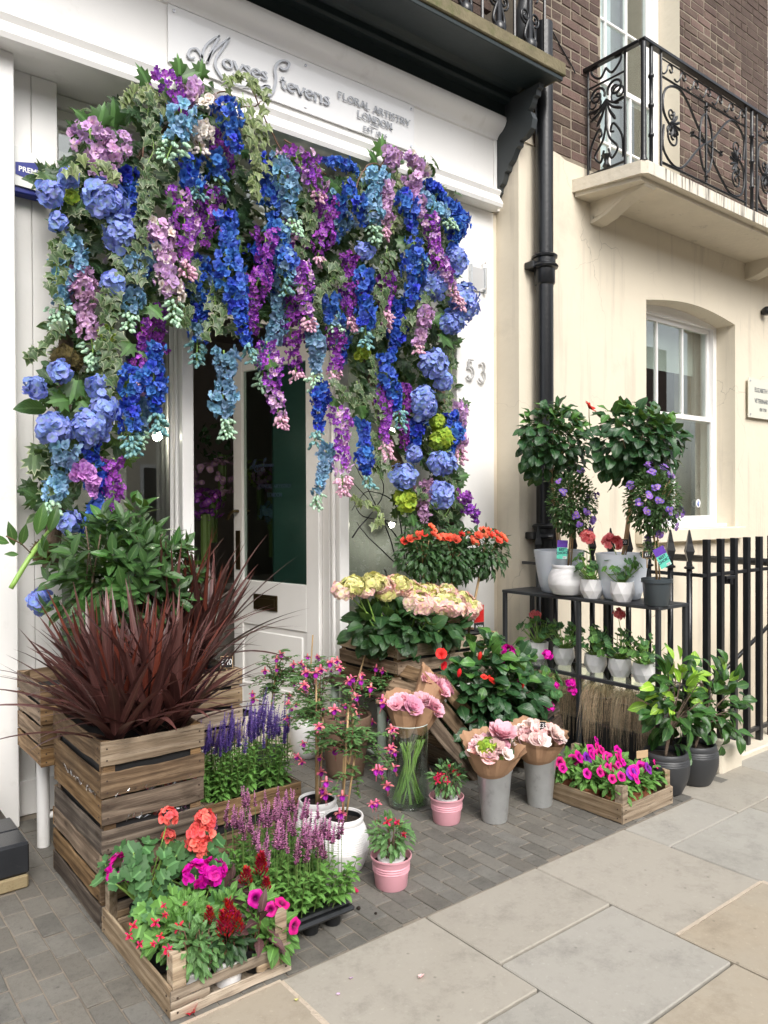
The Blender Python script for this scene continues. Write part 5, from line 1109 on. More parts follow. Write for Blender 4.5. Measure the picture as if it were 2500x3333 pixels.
def crate(x0, y0, z0, Wd, D, rows, sh, gap, label, mat='wood', mats=None, posts=0.0, group=None, cat='crate', handle=False, plate=True):
    """x0,y0,z0 near left corner; rows of slats of height sh; returns (thing, top z)"""
    global nail_me
    if nail_me is None:
        q = MB(); q.tube([(0, 0, 0), (0, -.0015, 0)], .0035, 6); nail_me = q.mesh('nail', M_['nail'])
    H = rows*sh+(rows-1)*gap; cx, cy = x0+Wd/2, y0+D/2; t = thing('wooden_crate', (cx, cy, z0), label, cat, group); th = .009; R90 = Matrix.Rotation(math.pi/2, 4, 'Z')
    for r in range(rows):
        zc = sh/2+r*(sh+gap)
        for sgn in (-1, 1):
            m = (mats[r] if mats and sgn < 0 else mat)
            if handle and r == rows-1:
                me = slat_me(Wd, sh*.36, th, m); me2 = slat_me(Wd, sh*.36, th, m)
                part('slat', me, t, Matrix.Translation((0, sgn*(D/2-th/2), zc+sh*.32))); part('slat', me2, t, Matrix.Translation((0, sgn*(D/2-th/2), zc-sh*.32)))
                part('slat', slat_me(Wd*.3, sh*.28, th*.98, m), t, Matrix.Translation((-Wd*.35, sgn*(D/2-th/2), zc))); part('slat', slat_me(Wd*.3, sh*.28, th*.98, m), t, Matrix.Translation((Wd*.35, sgn*(D/2-th/2), zc)))
            else: part('slat', slat_me(Wd, sh, th, m), t, Matrix.Translation((0, sgn*(D/2-th/2), zc+R_.uniform(-.002, .002))) @ Matrix.Rotation(R_.uniform(-.006, .006), 4, 'Y'))
            part('slat', slat_me(D-2*th-.002, sh, th, R_.choice((mat, m))), t, Matrix.Translation((sgn*(Wd/2-th/2), 0, zc+R_.uniform(-.002, .002))) @ R90 @ Matrix.Rotation(R_.uniform(-.008, .008), 4, 'Y'))
        for sx in (-1, 1):
            for dz in (-.25, .22):
                part('nail', nail_me, t, Matrix.Translation((sx*(Wd/2-.02), -D/2-.0012, zc+dz*sh)))
                part('nail', nail_me, t, Matrix.Translation((-Wd/2-.0012, sx*(D/2-.03), zc+dz*sh)) @ Matrix.Rotation(-math.pi/2, 4, 'Z'))
    ph = H+posts
    for sx in (-1, 1):
        for sy in (-1, 1):
            mb = MB(); e = .001; a, b_ = sx*(Wd/2-th-e), sy*(D/2-th-e); mb.prism([(a, b_), (a-sx*.042, b_), (a, b_-sy*.042)], .002, ph+R_.uniform(-.004, .004), 'z'); part('corner_post', mb.mesh('corner_post', M_[mat]), t)
    for k in range(4):
        part('base_board', slat_me(D-.03, Wd*.2, .008, mat), t, Matrix.Translation((-Wd*.36+k*Wd*.24, 0, .006)) @ R90 @ Matrix.Rotation(math.pi/2, 4, 'X'))
    if plate:   # dark liner holding the pots
        mb = MB(); i = .02; mb.box((-Wd/2+i, -D/2+i, .015), (Wd/2-i, D/2-i, H*.82)); part('plastic_liner', mb.mesh('plastic_liner', M_['chalk']), t)
    return t
crate(.88, 2.752, 0, .39, .6, 3, .08, .0115, 'weathered slatted crate at the bottom of the left stack, standing on the setts', 'wood', ['wooddark', 'wood', 'woodlight'])
mid = crate(.882, 2.735, .2645, .385, .6, 2, .09, .02, 'dark weathered crate in the middle of the left stack, clear film in its gaps', 'wood', ['wooddark', 'wooddark'])
top_ = crate(.88, 2.735, .4665, .39, .6, 2, .088, .026, 'top crate of the left stack filled with red cordylines', 'wood', ['wood', 'woodlight'])
crate(.84, 3.37, .42, .4, .4, 4, .075, .012, 'crate raised on the white stand at far left behind the cordyline stack', 'wood')
crate(1.262, 3.17, .42, .4, .56, 4, .075, .012, 'crate of cordylines standing left of the shop door, right of the raised crate', 'woodlight')
crate(1.39, 3.0, 0, .478, .36, 2, .098, .04, 'low crate of violet salvia standing on the setts between the cordyline stack and the door', 'wood')
crate(.88, 2.13, 0, .405, .61, 1, .09, 0, 'low front tray crate with corner posts full of mixed bedding flowers', 'woodlight', posts=.1, handle=True, plate=False)
crate(3.09, 2.128, 0, .42, .6, 1, .09, 0, 'low tray crate of magenta petunias beside the charcoal pots', 'woodlight', posts=.08, plate=False)
crate(2.69, 3.3, .465, .385, .57, 3, .073, .016, 'crate of pink hydrangeas on the sage green stand', 'wood', ['wood', 'wood', 'woodlight'])
crate(3.082, 3.3, .465, .41, .57, 3, .073, .016, 'crate of orange rose bushes on the sage green stand, beside the hydrangeas', 'woodlight')
tilt = crate(2.5, 2.9, .0, .6, .36, 3, .08, .016, 'crate leaning on its end with the big hibiscus bush growing out of it', 'wood', plate=False)
tilt.location = (2.76, 3.16, .2); tilt.rotation_euler = (0, rad(47), 0)
c2 = crate(3.3, 2.92, .02, .4, .34, 3, .078, .014, 'darker crate under the magenta geraniums beside the black shelf', 'wooddark'); c2.rotation_euler = (rad(-8), rad(-12), rad(6))
# crumpled film in the stack
for (t, x, y0, y1, z, ax) in ((mid, 0, 0, 0, 0, 0),):
    for (a, b_, n) in (((.93, 2.738, .482), (1.24, 2.738, .47), 26), ((.97, 2.737, .385), (1.2, 2.737, .362), 22), ((.8805, 2.8, .47), (.8805, 3.2, .472), 26)):
        V = []; F = []
        for i in range(n+1):
            p = Vector(a).lerp(Vector(b_), i/n)
            for k in range(3): V.append(tuple(p+Vector((R_.uniform(-.004, .004), R_.uniform(-.004, .004), (k-1)*.011+R_.uniform(-.007, .007)))))
        for i in range(n):
            for k in range(2): F.append((i*3+k, i*3+k+1, (i+1)*3+k+1, (i+1)*3+k))
        m_ = MB(); m_.add(V, F); part('plastic_film', m_.mesh('plastic_film', M_['film']), mid, world=True)
# stands
st_ = thing('white_stand', (.914, 3.6, 0), 'white tubular metal stand holding up the raised crate at far left', 'stand')
for (x, y) in ((.905, 3.6), (1.18, 3.6), (1.62, 3.6), (1.62, 3.25)):
    mb = MB(); mb.tube([(x, y, 0), (x, y, .415)], .027, 16); part('leg', mb.mesh('leg', M_['white'], True, 50), st_, world=True)
mb = MB(); mb.tube([(.905, 3.6, .13), (1.62, 3.6, .13)], .014, 10); mb.tube([(1.62, 3.25, .13), (1.62, 3.6, .13)], .014, 10); part('rung', mb.mesh('rung', M_['white'], True), st_, world=True)
sg_ = thing('sage_stand', (3.05, 3.55, 0), 'sage green painted metal stand carrying the hydrangea and rose crates', 'stand')
for (x, y) in ((2.605, 3.34), (3.45, 3.34), (2.62, 3.82), (3.45, 3.82)):
    mb = MB(); mb.tube([(x, y, 0), (x, y, .44)], .026, 16); part('leg', mb.mesh('leg', M_['greenpaint'], True, 50), sg_, world=True)
mb = MB(); mb.tube([(2.605, 3.34, .12), (3.45, 3.34, .12)], .013, 10); part('rung', mb.mesh('rung', M_['greenpaint'], True), sg_, world=True)
mb = MB(); mb.tube([(2.605, 3.34, .12), (2.62, 3.82, .12)], .013, 10); part('rung', mb.mesh('rung', M_['greenpaint'], True), sg_, world=True)
mb = MB(); mb.box((2.57, 3.28, .441), (3.52, 3.88, .463), .004); part('tabletop', mb.mesh('tabletop', M_['wooddark']), sg_, world=True)
# ================================================================== BLACK SHELF
shf = thing('plant_shelf', (3.92, 2.95, 0), 'black steel plant shelf with two tiers standing against the railings', 'shelf')
SXa, SXb, SYa, SYb, SZt, SZm = 3.79, 4.06, 2.385, 3.52, .94, .475
for (x, y) in ((SXa, SYa), (SXb, SYa), (SXa, SYb), (SXb, SYb), (SXa, 2.92), (SXb, 2.92)):
    mb = MB(); mb.box((x-.0125, y-.0125, 0), (x+.0125, y+.0125, SZt-.022), .002); part('leg', mb.mesh('leg', M_['blackmatte']), shf, world=True)
mb = MB(); mb.box((SXa-.015, SYa-.015, SZt-.0215), (SXb+.015, SYb+.015, SZt-.002), .003); mb.box((SXa+.01, SYa+.01, SZt-.0015), (SXb-.01, SYb-.01, SZt), .0005); part('top_shelf', mb.mesh('top_shelf', M_['blackmatte']), shf, world=True)
mb = MB()
mb.box((SXa-.012, SYa+.013, SZm-.02), (SXa+.012, 2.907, SZm)); mb.box((SXa-.012, 2.933, SZm-.02), (SXa+.012, SYb-.013, SZm)); mb.box((SXb-.012, SYa+.013, SZm-.02), (SXb+.012, SYb-.013, SZm)); mb.box((SXa+.0125, SYa-.011, SZm-.02), (SXb-.0125, SYa+.012, SZm-.001)); mb.box((SXa+.0125, SYb-.012, SZm-.02), (SXb-.0125, SYb+.011, SZm-.001))
part('shelf_frame', mb.mesh('shelf_frame', M_['blackmatte']), shf, world=True)
mb = MB(); mb.box((SXa+.013, SYa+.013, SZm-.008), (SXb-.013, SYb-.013, SZm-.001)); part('glass_shelf', mb.mesh('glass_shelf', M_['water']), shf, world=True)
# ================================================================== POTS
def tube_pot(kind, r, h):
    """profiles (r, z) outer then inner"""
    if kind == 'ridged':
        P = [(r*.5, 0), (r*.62, .003)]; n = 22
        for i in range(n):
            t = (i+.5)/n; z = h*(.04+.86*t); w = r*(.64+.42*math.sin(math.pi*(.12+.76*t))) if t < .8 else r*(.64+.42*math.sin(math.pi*(.12+.76*t)))
            P += [(w-.0016, z-h*.014), (w+.0006, z)]
        P += [(r*.85, h*.97), (r*.82, h), (r*.76, h*.995), (r*.74, h*.93)]
        return P, r*.74, h*.9
    if kind == 'smooth': P = [(r*.5, 0), (r*.62, h*.02), (r*.82, h*.2), (r*.97, h*.5), (r, h*.72), (r*.96, h*.9), (r*.9, h), (r*.84, h), (r*.82, h*.9)]; return P, r*.82, h*.86
    if kind == 'tall': P = [(r*.62, 0), (r*.68, h*.02), (r*.78, h*.2), (r*.88, h*.5), (r*.97, h*.9), (r, h), (r*.94, h), (r*.9, h*.85)]; return P, r*.9, h*.86
    if kind == 'bowl': 
        P = [(r*.55, 0), (r*.66, .004)]; n = 18
        for i in range(n): t = (i+.5)/n; z = h*(.03+.88*t); w = r*(.66+.36*math.sin(math.pi*(.02+.68*t))); P += [(w-.0012, z-h*.014), (w+.0005, z)]
        P += [(r*.93, h*.97), (r*.9, h), (r*.84, h), (r*.82, h*.9)]; return P, r*.82, h*.88
    if kind == 'bucket': P = [(r*.7, 0), (r*.72, .004), (r*.98, h*.93), (r*1.03, h*.95), (r*1.03, h*.99), (r, h), (r*.97, h), (r*.95, h*.9)]; return P, r*.9, h*.8
    if kind == 'pinktub': 
        P = [(r*.74, 0), (r*.77, .004), (r*.84, h*.45), (r*.865, h*.5)]
        for q in (.52, .6, .68): P += [(r*(.86+.1*(q-.5)), h*q), (r*(.9+.1*(q-.5)), h*(q+.02)), (r*(.9+.1*(q-.5)), h*(q+.045)), (r*(.87+.1*(q-.5)), h*(q+.065))]
        P += [(r*.95, h*.94), (r*1.0, h*.95), (r*1.0, h), (r*.95, h), (r*.93, h*.9)]; return P, r*.9, h*.8
    if kind == 'terra': P = [(r*.66, 0), (r*.7, .004)]+[(r*(.72+.2*i/9)+(.003 if i % 2 else 0), h*(.08+.66*i/9)) for i in range(10)]+[(r*.93, h*.78), (r*1.0, h*.8), (r*1.02, h*.98), (r*.98, h), (r*.9, h*.98), (r*.88, h*.85)]; return P, r*.88, h*.86
    if kind == 'nursery': P = [(r*.76, 0), (r*.79, .004), (r*.92, h*.84), (r*1.0, h*.85), (r*1.0, h*.99), (r*.97, h), (r*.93, h*.88)]; return P, r*.93, h*.9
def facet_mesh(r, h):
    n = 8; mb = MB(); V = []; F = []
    for k, (rr, z, off) in enumerate(((.72, 0, 0), (1.0, .42, .5), (.97, 1.0, 0))):
        for j in range(n): a = 2*math.pi*(j+off)/n; V.append((rr*r*math.cos(a), rr*r*math.sin(a), z*h))
    for j in range(n):
        j2 = (j+1) % n; F += [(j, j2, n+j), (j2, n+j2, n+j), (n+j, n+j2, 2*n+j2), (n+j, 2*n+j2, 2*n+j)]
    for j in range(n): a = 2*math.pi*j/n; V.append((.86*r*math.cos(a), .86*r*math.sin(a), h)); 
    for j in range(n): a = 2*math.pi*j/n; V.append((.84*r*math.cos(a), .84*r*math.sin(a), h*.86))
    for j in range(n): j2 = (j+1) % n; F += [(2*n+j, 2*n+j2, 3*n+j2, 3*n+j), (3*n+j, 3*n+j2, 4*n+j2, 4*n+j)]
    F.append(tuple(range(n))[::-1]); mb.add(V, F); return mb.mesh('pot', M_['ceramic'])
def potted(name, loc, kind, r, h, mat, label, cat, group=None, inner=None):
    t = thing(name, loc, label, cat, group)
    if kind == 'facet': part('pot', facet_mesh(r, h), t, Matrix.Rotation(R_.uniform(0, 1), 4, 'Z')); ri, zi = r*.84, h*.9
    else:
        P, ri, zi = tube_pot(kind, r, h); mb = MB(); mb.lathe(P, 40); part('pot', mb.mesh('pot', M_[mat], True, 50), t)
    if inner:       # nursery pot sitting inside
        mb = MB(); mb.lathe([(ri*.6, zi*.3), (inner*.97, zi-.004), (inner*1.03, zi-.002), (inner*1.03, zi+.012), (inner*.97, zi+.013), (inner*.95, zi-.01)], 32); part('inner_pot', mb.mesh('inner_pot', M_['plasticblack'], True, 50), t); ri = inner*.95
    mb = MB(); V = [(0, 0, zi-.004)]
    for k in range(1, 4):
        for j in range(16): a = 2*math.pi*j/16; V.append((ri*k/3*math.cos(a), ri*k/3*math.sin(a), zi-.006+R_.uniform(-.003, .003)))
    F = [(0, 1+j, 1+(j+1) % 16) for j in range(16)]+[(1+k*16+j, 1+(k+1)*16+j, 1+(k+1)*16+(j+1) % 16, 1+k*16+(j+1) % 16) for k in range(2) for j in range(16)]
    mb.add(V, F); part('soil', mb.mesh('soil', M_['soil'], True), t); return t, zi
def stemspart(t, base, tips, mat='stem', r=.004, rt=.002, bow=.06, name='stem', n=5):
    mb = MB(); stems_mesh(mb, base, tips, r, rt, bow, n); return part(name, mb.mesh(name, M_[mat], True), t)
def cane(t, a, b_, r=.0045): mb = MB(); mb.tube([a, b_], r, 8); return part('cane', mb.mesh('cane', M_['bamboo'], True), t)
# geranium: round scalloped leaves on stalks and clustered heads
gh = {}
def gera_head(mat, s=1.0):
    k = (mat, R_.randrange(2))
    if k not in gh:
        mb = MB(); fl = [flower_arr([(5, .017, .016, R_.uniform(.2, .6), .25, .12, 0)]) for _ in range(4)]; fa = [arrof(f) for f in fl]
        for _ in range(30):
            d = rv(); d.z = abs(d.z)*.9-.1; d.normalize(); mb.inst(R_.choice(fa), facing(d*R_.uniform(.026, .037), d+rv(.35), R_.uniform(.8, 1.1)))
        gh[k] = mb.mesh('flower_head', P_[mat], True)
    return gh[k]
def geranium(t, zi, r, h, n, mats=('gera',), heads=(), hm='coralpink', ctr=(0, 0), smin=.7, smax=1.05):
    tips = []
    for i in range(n):
        a = R_.uniform(0, 6.28); q = math.sqrt(R_.random()); x, y = ctr[0]+r*q*math.cos(a), ctr[1]+r*q*math.sin(a); z = zi+h*(.25+.75*R_.random())*(1-.35*q)
        p = Vector((x, y, z)); tips.append(p); nrm = Vector((math.cos(a)*q, math.sin(a)*q-.45, .75))+rv(.35)
        M = facing(p, nrm, R_.uniform(smin, smax)); part('leaf', lm('gera', R_.choice(mats)), t, M)
    hp_ = []
    for (x, y, z, s) in heads: p = Vector((x, y, z)); hp_.append(p); part('flower_head', gera_head(hm), t, facing(p, Vector((0, -.5, 1)), s))
    stemspart(t, (ctr[0]*.6, ctr[1]*.6, zi-.01), tips+hp_, 'stempale', .0035, .002)
# mid-shelf faceted pots
SP = [(1752, 2148, 'coral', 'left-most', [(1742, 2005)]), (1835, 2168, None, 'second from the left', []), (1938, 2192, None, 'third from the left', []), (2018, 2207, 'x', 'fourth from the left', [(2012, 2002)]), (2096, 2225, None, 'right-most', [])]
ones = ['white faceted geranium pot with one coral flower, left end of the middle shelf', 'white faceted pot of leafy geranium without flowers, second from the left on the middle shelf', 'white faceted pot of leafy geranium just right of the middle shelf post', 'white faceted pot of geranium with one small tall coral flower on the middle shelf', 'white faceted pot with pale sprawling geranium at the right end of the middle shelf']
for i, (px, py, fl, w, hd) in enumerate(SP):
    g = G(px, py, SZm); g.x = max(SXa+.06, min(g.x+.05, SXb-.04)); k = ppm(g)
    y_ = XP(px, 2100, g.x).y
    t, zi = potted('potted_geranium', (g.x, y_, SZm), 'facet', .07, .11, 'ceramic', ones[i], 'potted plant', 'white faceted pots of geranium')
    hh = [((XP(a, b_, g.x).x-g.x), XP(a, b_, g.x).y-y_, XP(a, b_, g.x).z-SZm, 1.0) for a, b_ in hd]
    geranium(t, zi, .125, .21, 34, ('gera', 'gera', 'geral') if i != 4 else ('gera', 'geral'), hh, 'coralpink', smin=.65, smax=.95)
# top shelf pots
def ong(px, py, z, dx=0.0): g = G(px, py, z); return Vector((g.x+dx, g.y, z))
def lollipop(t, base, trunk_top, ctr, rad3, kind, mat, n, inner_n, young=None, trunk=.009, smin=.8, smax=1.15, ikind='oval', droop=.45, canes=1, nm='leaf'):
    """base, ctr etc. in the thing's local space"""
    mb = MB(); mb.tube([Vector(p) for p in spline([base, (Vector(base)+Vector(trunk_top))/2+Vector((.006, 0, 0)), trunk_top, Vector(ctr)], 4)], [trunk]*9+[trunk*.8]*2+[trunk*.5]*2, 8)
    for _ in range(9): d = rv(); d.z = abs(d.z); mb.tube([Vector(trunk_top), Vector(ctr)+Vector((d.x*rad3[0], d.y*rad3[1], d.z*rad3[2]))*.75], [trunk*.45, .002], 5)
    part('trunk', mb.mesh('trunk', M_['bamboo'], True), t)
    for k in range(canes): cane(t, Vector(base)+Vector((.012, -.012*(k+1), 0)), Vector(trunk_top)+Vector((.01, -.012, 0)), .004)
    mb = MB(); cloud_mass(mb, inner_n, ctr, tuple(x*.82 for x in rad3), ikind, .7, 1.1, 0, droop); part('inner_foliage', mb.mesh('inner_foliage', L_[mat]), t, kind='stuff')
    cloud_leaves(t, (0, 0, 0), n, ctr, rad3, kind, mat, smin, smax, droop, young, nm)
def loc_of(px, py, x, base): return XP(px, py, x)-Vector(base)
pos = []
bpl = XP(1822, 1980, 3.95); bpl = Vector((3.945, bpl.y, SZt))
t, zi = potted('hibiscus_standard', bpl, 'tall', .162, .27, 'ceramicblue', 'hibiscus standard with one red bloom in a pale blue pot, left on the shelf', 'potted tree')
c = loc_of(1795, 1440, 3.98, bpl); c.x += .0; k = ppm(bpl+c)
lollipop(t, (0, 0, zi-.01), (c.x*.9, c.y, c.z-.17), c, (118/k, 118/k, 122/k), 'hib', 'hib', 210, 330, 'hibl', ikind='hib', smin=.95, smax=1.35)
bigflower = flower_arr([(5, .05, .055, .45, .2, .12, 0)]); me = bigflower.mesh('flower', P_['red'], True)
bpr = Vector((3.945, XP(2025, 1955, 3.945).y, SZt))
t2, zi2 = potted('hibiscus_standard', bpr, 'tall', .155, .27, 'ceramicblue', 'broader hibiscus standard in a pale blue pot at the right end of the shelf top', 'potted tree')
c = loc_of(2062, 1440, 3.98, bpr); k = ppm(bpr+c)
lollipop(t2, (0, 0, zi2-.01), (c.x*.9, c.y, c.z-.18), c, (158/k, 130/k, 125/k), 'hib', 'hib', 270, 420, 'hibl', ikind='hib', smin=.95, smax=1.4)
f = loc_of(1917, 1330, 3.9, bpl); part('flower', me, t, facing(f, (0.3, -.6, .7), 1.0)); stemspart(t, loc_of(1925, 1400, 3.95, bpl), [f], 'stem')
# nightshade standards in front
sfl = flower_arr([(5, .011, .012, .15, .1, .05, 0)]).mesh('flower', P_['sol'], True)
def nightshade(loc, kind, r, h, mat, label, ctr_px, rad_px, nfl, x, inner=None, low=None):
    t, zi = potted('nightshade_standard', loc, kind, r, h, mat, label, 'potted plant', None, inner)
    c = loc_of(*ctr_px, x, loc); k = ppm(Vector(loc)+c); rr = (rad_px[0]/k, rad_px[0]/k, rad_px[1]/k)
    mb = MB(); mb.tube([(0, 0, zi-.01), (c.x, c.y, c.z-rr[2]*.3)], .006, 7)
    for _ in range(16): d = rv(); mb.tube([(c.x, c.y, c.z-rr[2]*.6), (c.x+d.x*rr[0]*.85, c.y+d.y*rr[1]*.85, c.z+d.z*rr[2]*.85)], .0022, 4)
    part('trunk', mb.mesh('trunk', M_['bamboo'], True), t); cane(t, (.015, -.01, zi-.01), (c.x+.015, c.y-.01, c.z-.03)); cane(t, (-.012, -.012, zi-.01), (c.x-.01, c.y-.01, c.z-rr[2]*.6))
    mb = MB(); arr = [leaf_arr(.024, .014, 'oval', .25, .6, 3, 0, 3) for _ in range(4)]; cloud_mass(mb, 2600, c, rr, 'small', .8, 1.3, .15, .2, arr)
    if low: lc = loc_of(*low, x, loc); cloud_mass(mb, 160, lc, (.06, .05, .05), 'small', .8, 1.2, .1, .2, arr); 
    part('foliage', mb.mesh('foliage', L_['solan']), t, kind='stuff')
    for cl in range(nfl):
        d = rv()
        if d.y > .3: d.y = -d.y
        p = c+Vector((d.x*rr[0], d.y*rr[1], d.z*rr[2]))*1.1
        for _ in range(8): part('flower', sfl, t, facing(p+rv(.016), Vector(d)+Vector((0, -.5, .3))+rv(.3), R_.uniform(.8, 1.15)))
    return t, zi
g1 = Vector((3.85, XP(1842, 1900, 3.83).y, SZt)); nightshade(g1, 'ridged', .116, .19, 'ceramic', 'small purple flowered standard in a white ridged round pot on the shelf top', (1862, 1640), (78, 105), 16, 3.83, .06)
g2 = Vector((3.835, XP(2138, 1900, 3.835).y, SZt)); nightshade(g2, 'nursery', .084, .15, 'potgrey', 'purple flowered standard in a dark grey nursery pot on the shelf top', (2125, 1632), (88, 110), 24, 3.83, None, (2120, 1790))
for i, (px, py, hd, lb) in enumerate(((1927, 1945, (1912, 1752), 'white faceted pot of coral geranium on the shelf top, next to the ridged pot'), (2026, 1958, (1992, 1772), 'white faceted pot of large coral geranium on the shelf beside the grey nursery pot'))):
    x_ = 3.835; y_ = XP(px, 1920, x_).y; t, zi = potted('potted_geranium', (x_, y_, SZt), 'facet', .071, .115, 'ceramic', lb, 'potted plant', 'white faceted pots of geranium')
    h_ = XP(hd[0], hd[1], x_); geranium(t, zi, .105, .2, 30, ('gera', 'geral'), [(0, h_.y-y_, h_.z-SZt, 1.25+.25*i)], 'coralpink', smin=.6, smax=.95)
# labels and price tags
def price(p, s, h=.036, w=.055, label='', hgt=.1, tilt_=0.0, frame_=True, face=None, parent=None):
    t = thing('price_tag', p, label, 'price tag'); Mx = Matrix.Rotation(rad(-25 if face is None else face), 4, 'Z') @ Matrix.Rotation(tilt_, 4, 'Y')
    mb = MB(); mb.box((-w/2-.003, -.002, -h/2-.003), (w/2+.003, .0015, h/2+.003), .0006); part('tag_frame', mb.mesh('tag_frame', M_['tagwood']), t, Mx)
    mb = MB(); mb.box((-w/2, -.0032, -h/2), (w/2, -.0022, h/2)); part('tag_face', mb.mesh('tag_face', M_['chalk']), t, Mx)
    part('lettering', fonttext(s, h*.8, M_['printwhite'], .0002), t, Mx @ Matrix.Translation((0, -.0036, 0)) @ FRONT @ Matrix.Diagonal((.8, 1, 1, 1)))
    mb = MB(); mb.box((-.003, .0016, -hgt), (.003, .004, -h/2+.01)); part('stick', mb.mesh('stick', M_['tagwood']), t, Mx)
price(XP(2107, 1805, 3.78), '£17', label='small chalk price tag reading £17 stuck in the grey nursery pot', hgt=.075)
price(XP(2030, 1765, 3.93), '£30', label='chalk price tag reading £30 behind the large coral geranium', hgt=.09)
price(W(1391, 1892, 3.55), '£20', label='chalk price tag reading £20 standing above the pink hydrangeas', hgt=.1, w=.052, h=.034)
price(W(1545, 2003, 3.36), '£45', label='chalk price tag reading £45 in front of the red rose label', hgt=.09, w=.046, h=.034)
price(W(738, 2155, 3.2), '£40', label='chalk price tag standing in the cordyline crate by the door', hgt=.1, w=.05, h=.05)
price(G(1767, 2362, .41), '£35', label='small chalk price tag reading £35 in the right bouquet bucket', hgt=.06, w=.028, h=.042, face=-50)
price(G(1662, 2410, .38), '£35', label='small chalk price tag seen edge-on in the left bouquet', hgt=.06, w=.034, h=.042, face=40)
def best(p, rz, tl, label):
    t = thing('plant_label', p, label, 'plant label'); Mx = Matrix.Rotation(rz, 4, 'Z') @ Matrix.Rotation(tl, 4, 'Y')
    mb = MB(); mb.box((-.033, -.001, -.055), (.033, .0, .015), .0003); part('card', mb.mesh('card', M_['teallabel']), t, Mx)
    mb = MB(); mb.box((-.033, -.001, .0155), (.033, .0, .06)); part('flower_print', mb.mesh('flower_print', M_['purplelabel']), t, Mx)
    part('lettering', fonttext('BEST\nCHOICE', .0215, M_['darktext'], .0002, bold=.0006), t, Mx @ Matrix.Translation((.002, -.0016, -.008)) @ FRONT @ Matrix.Rotation(rad(6), 4, 'Z'))
    mb = MB(); [mb.box((.008+.0035*i, -.0016, -.052), (.0095+.0035*i, -.0011, -.04)) for i in range(6)]; mb.box((.006, -.0013, -.053), (.03, -.00105, -.039), m=1); part('bar_code', mb.mesh('bar_code', [M_['darktext'], M_['printwhite']]), t, Mx)
best(XP(1830, 1790, 3.77), rad(-32), rad(3), 'purple and mint card reading BEST CHOICE standing in the white ridged pot')
best(XP(2156, 1815, 3.78), rad(-32), rad(-26), 'tilted purple and mint card reading BEST CHOICE in the grey nursery pot')
# ================================================================== CORDYLINES
blades = {}
def blade_me(mat):
    k = (mat, R_.randrange(6))
    if k not in blades:
        mb = MB(); mb.add(*leaf_arr(1.0, .045, 'blade', R_.uniform(.3, .7), R_.uniform(.1, .9), 9, 0, 3)); blades[k] = mb.mesh('blade', L_[mat], True)
    return blades[k]
def cordyline(loc, label, n=54, h=.58, lean=(0, 0)):
    t = thing('cordyline', loc, label, 'cordyline plant', 'red cordylines')
    mb = MB(); mb.lathe([(.05, -.12), (.06, 0), (.057, .002), (.053, -.015), (1e-5, -.014)], 16); part('pot', mb.mesh('pot', M_['plasticblack'], True, 50), t)
    for i in range(n):
        q = (i/n); a = i*2.4+R_.uniform(-.3, .3); el = rad(88-62*q**1.3)+R_.uniform(-.1, .1); L = h*(.95-.25*abs(q-.35))*R_.uniform(.8, 1.1)
        d = Vector((math.cos(a)*math.cos(el)+lean[0], math.sin(a)*math.cos(el)+lean[1], math.sin(el)))
        M = frame(Vector((math.cos(a)*.012, math.sin(a)*.012, R_.uniform(-.01, .03))), d, Vector((-math.cos(a)*.0, 0, 1))+rv(.15), 1.0); wv = R_.uniform(.55, 1.0)*1.15
        part('blade', blade_me('cordred' if q < .42 and R_.random() < .3 else 'cord'), t, M @ Matrix.Diagonal((wv, L, L, 1)))
for (x, y, lb) in ((.965, 2.83, 'red cordyline at the front left corner of the top stack crate'), (1.085, 2.82, 'brightest red cordyline at the front middle of the top stack crate'), (1.195, 2.83, 'red cordyline at the front right corner of the top stack crate'), (.98, 3.1, 'red cordyline at the back left of the top stack crate'), (1.17, 3.12, 'red cordyline at the back right of the top stack crate')):
    cordyline((x, y, .63), lb, lean=((x-1.07)*.7, (y-2.98)*.4))
for (x, y, lb) in ((1.40, 3.34, 'tall red cordyline in the crate by the door, left one'), (1.56, 3.36, 'tall red cordyline in the crate by the door, right one beside the open doorway')):
    cordyline((x, y, .74), lb, 60, .68)
# ================================================================== BAY SHRUB at far left
bb = Vector((1.12, 3.62, .74)); t = thing('laurel_bush', bb, 'dense dark green laurel shrub with pointed leaves below the left flower column', 'shrub')
c = W(400, 1880, 3.5)-bb; rr = (.31, .25, .29)
mb = MB(); stems_mesh(mb, (0, 0, -.05), [c+Vector((rv().x*.25, rv().y*.2, rv().z*.25)) for _ in range(26)], .007, .003); part('stems', mb.mesh('stems', M_['bark'], True), t)
mb = MB(); cloud_mass(mb, 1100, c, (.29, .22, .27), 'lance', .9, 1.3, 0, -.1); part('inner_foliage', mb.mesh('inner_foliage', L_['bay']), t, kind='stuff')
for k in range(50):       # rosettes of leaves at the shoot tips
    d = rv()
    if d.y > .35: d.y *= -1
    p = c+Vector((d.x*rr[0], d.y*rr[1], d.z*rr[2]))*R_.uniform(.85, 1.05); dd = (Vector(d)+Vector((0, -.2, .7))).normalized(); a0 = R_.uniform(0, 6)
    for j in range(6):
        a = a0+j*2.4; s_ = dd.orthogonal().normalized(); s2 = dd.cross(s_); v = (dd*(.35+.12*j)+(s_*math.cos(a)+s2*math.sin(a))).normalized()
        part('leaf', lm('lance', 'bay' if R_.random() < .85 else 'cam'), t, frame(p+dd*.012*j, v, dd, R_.uniform(.8, 1.1)))
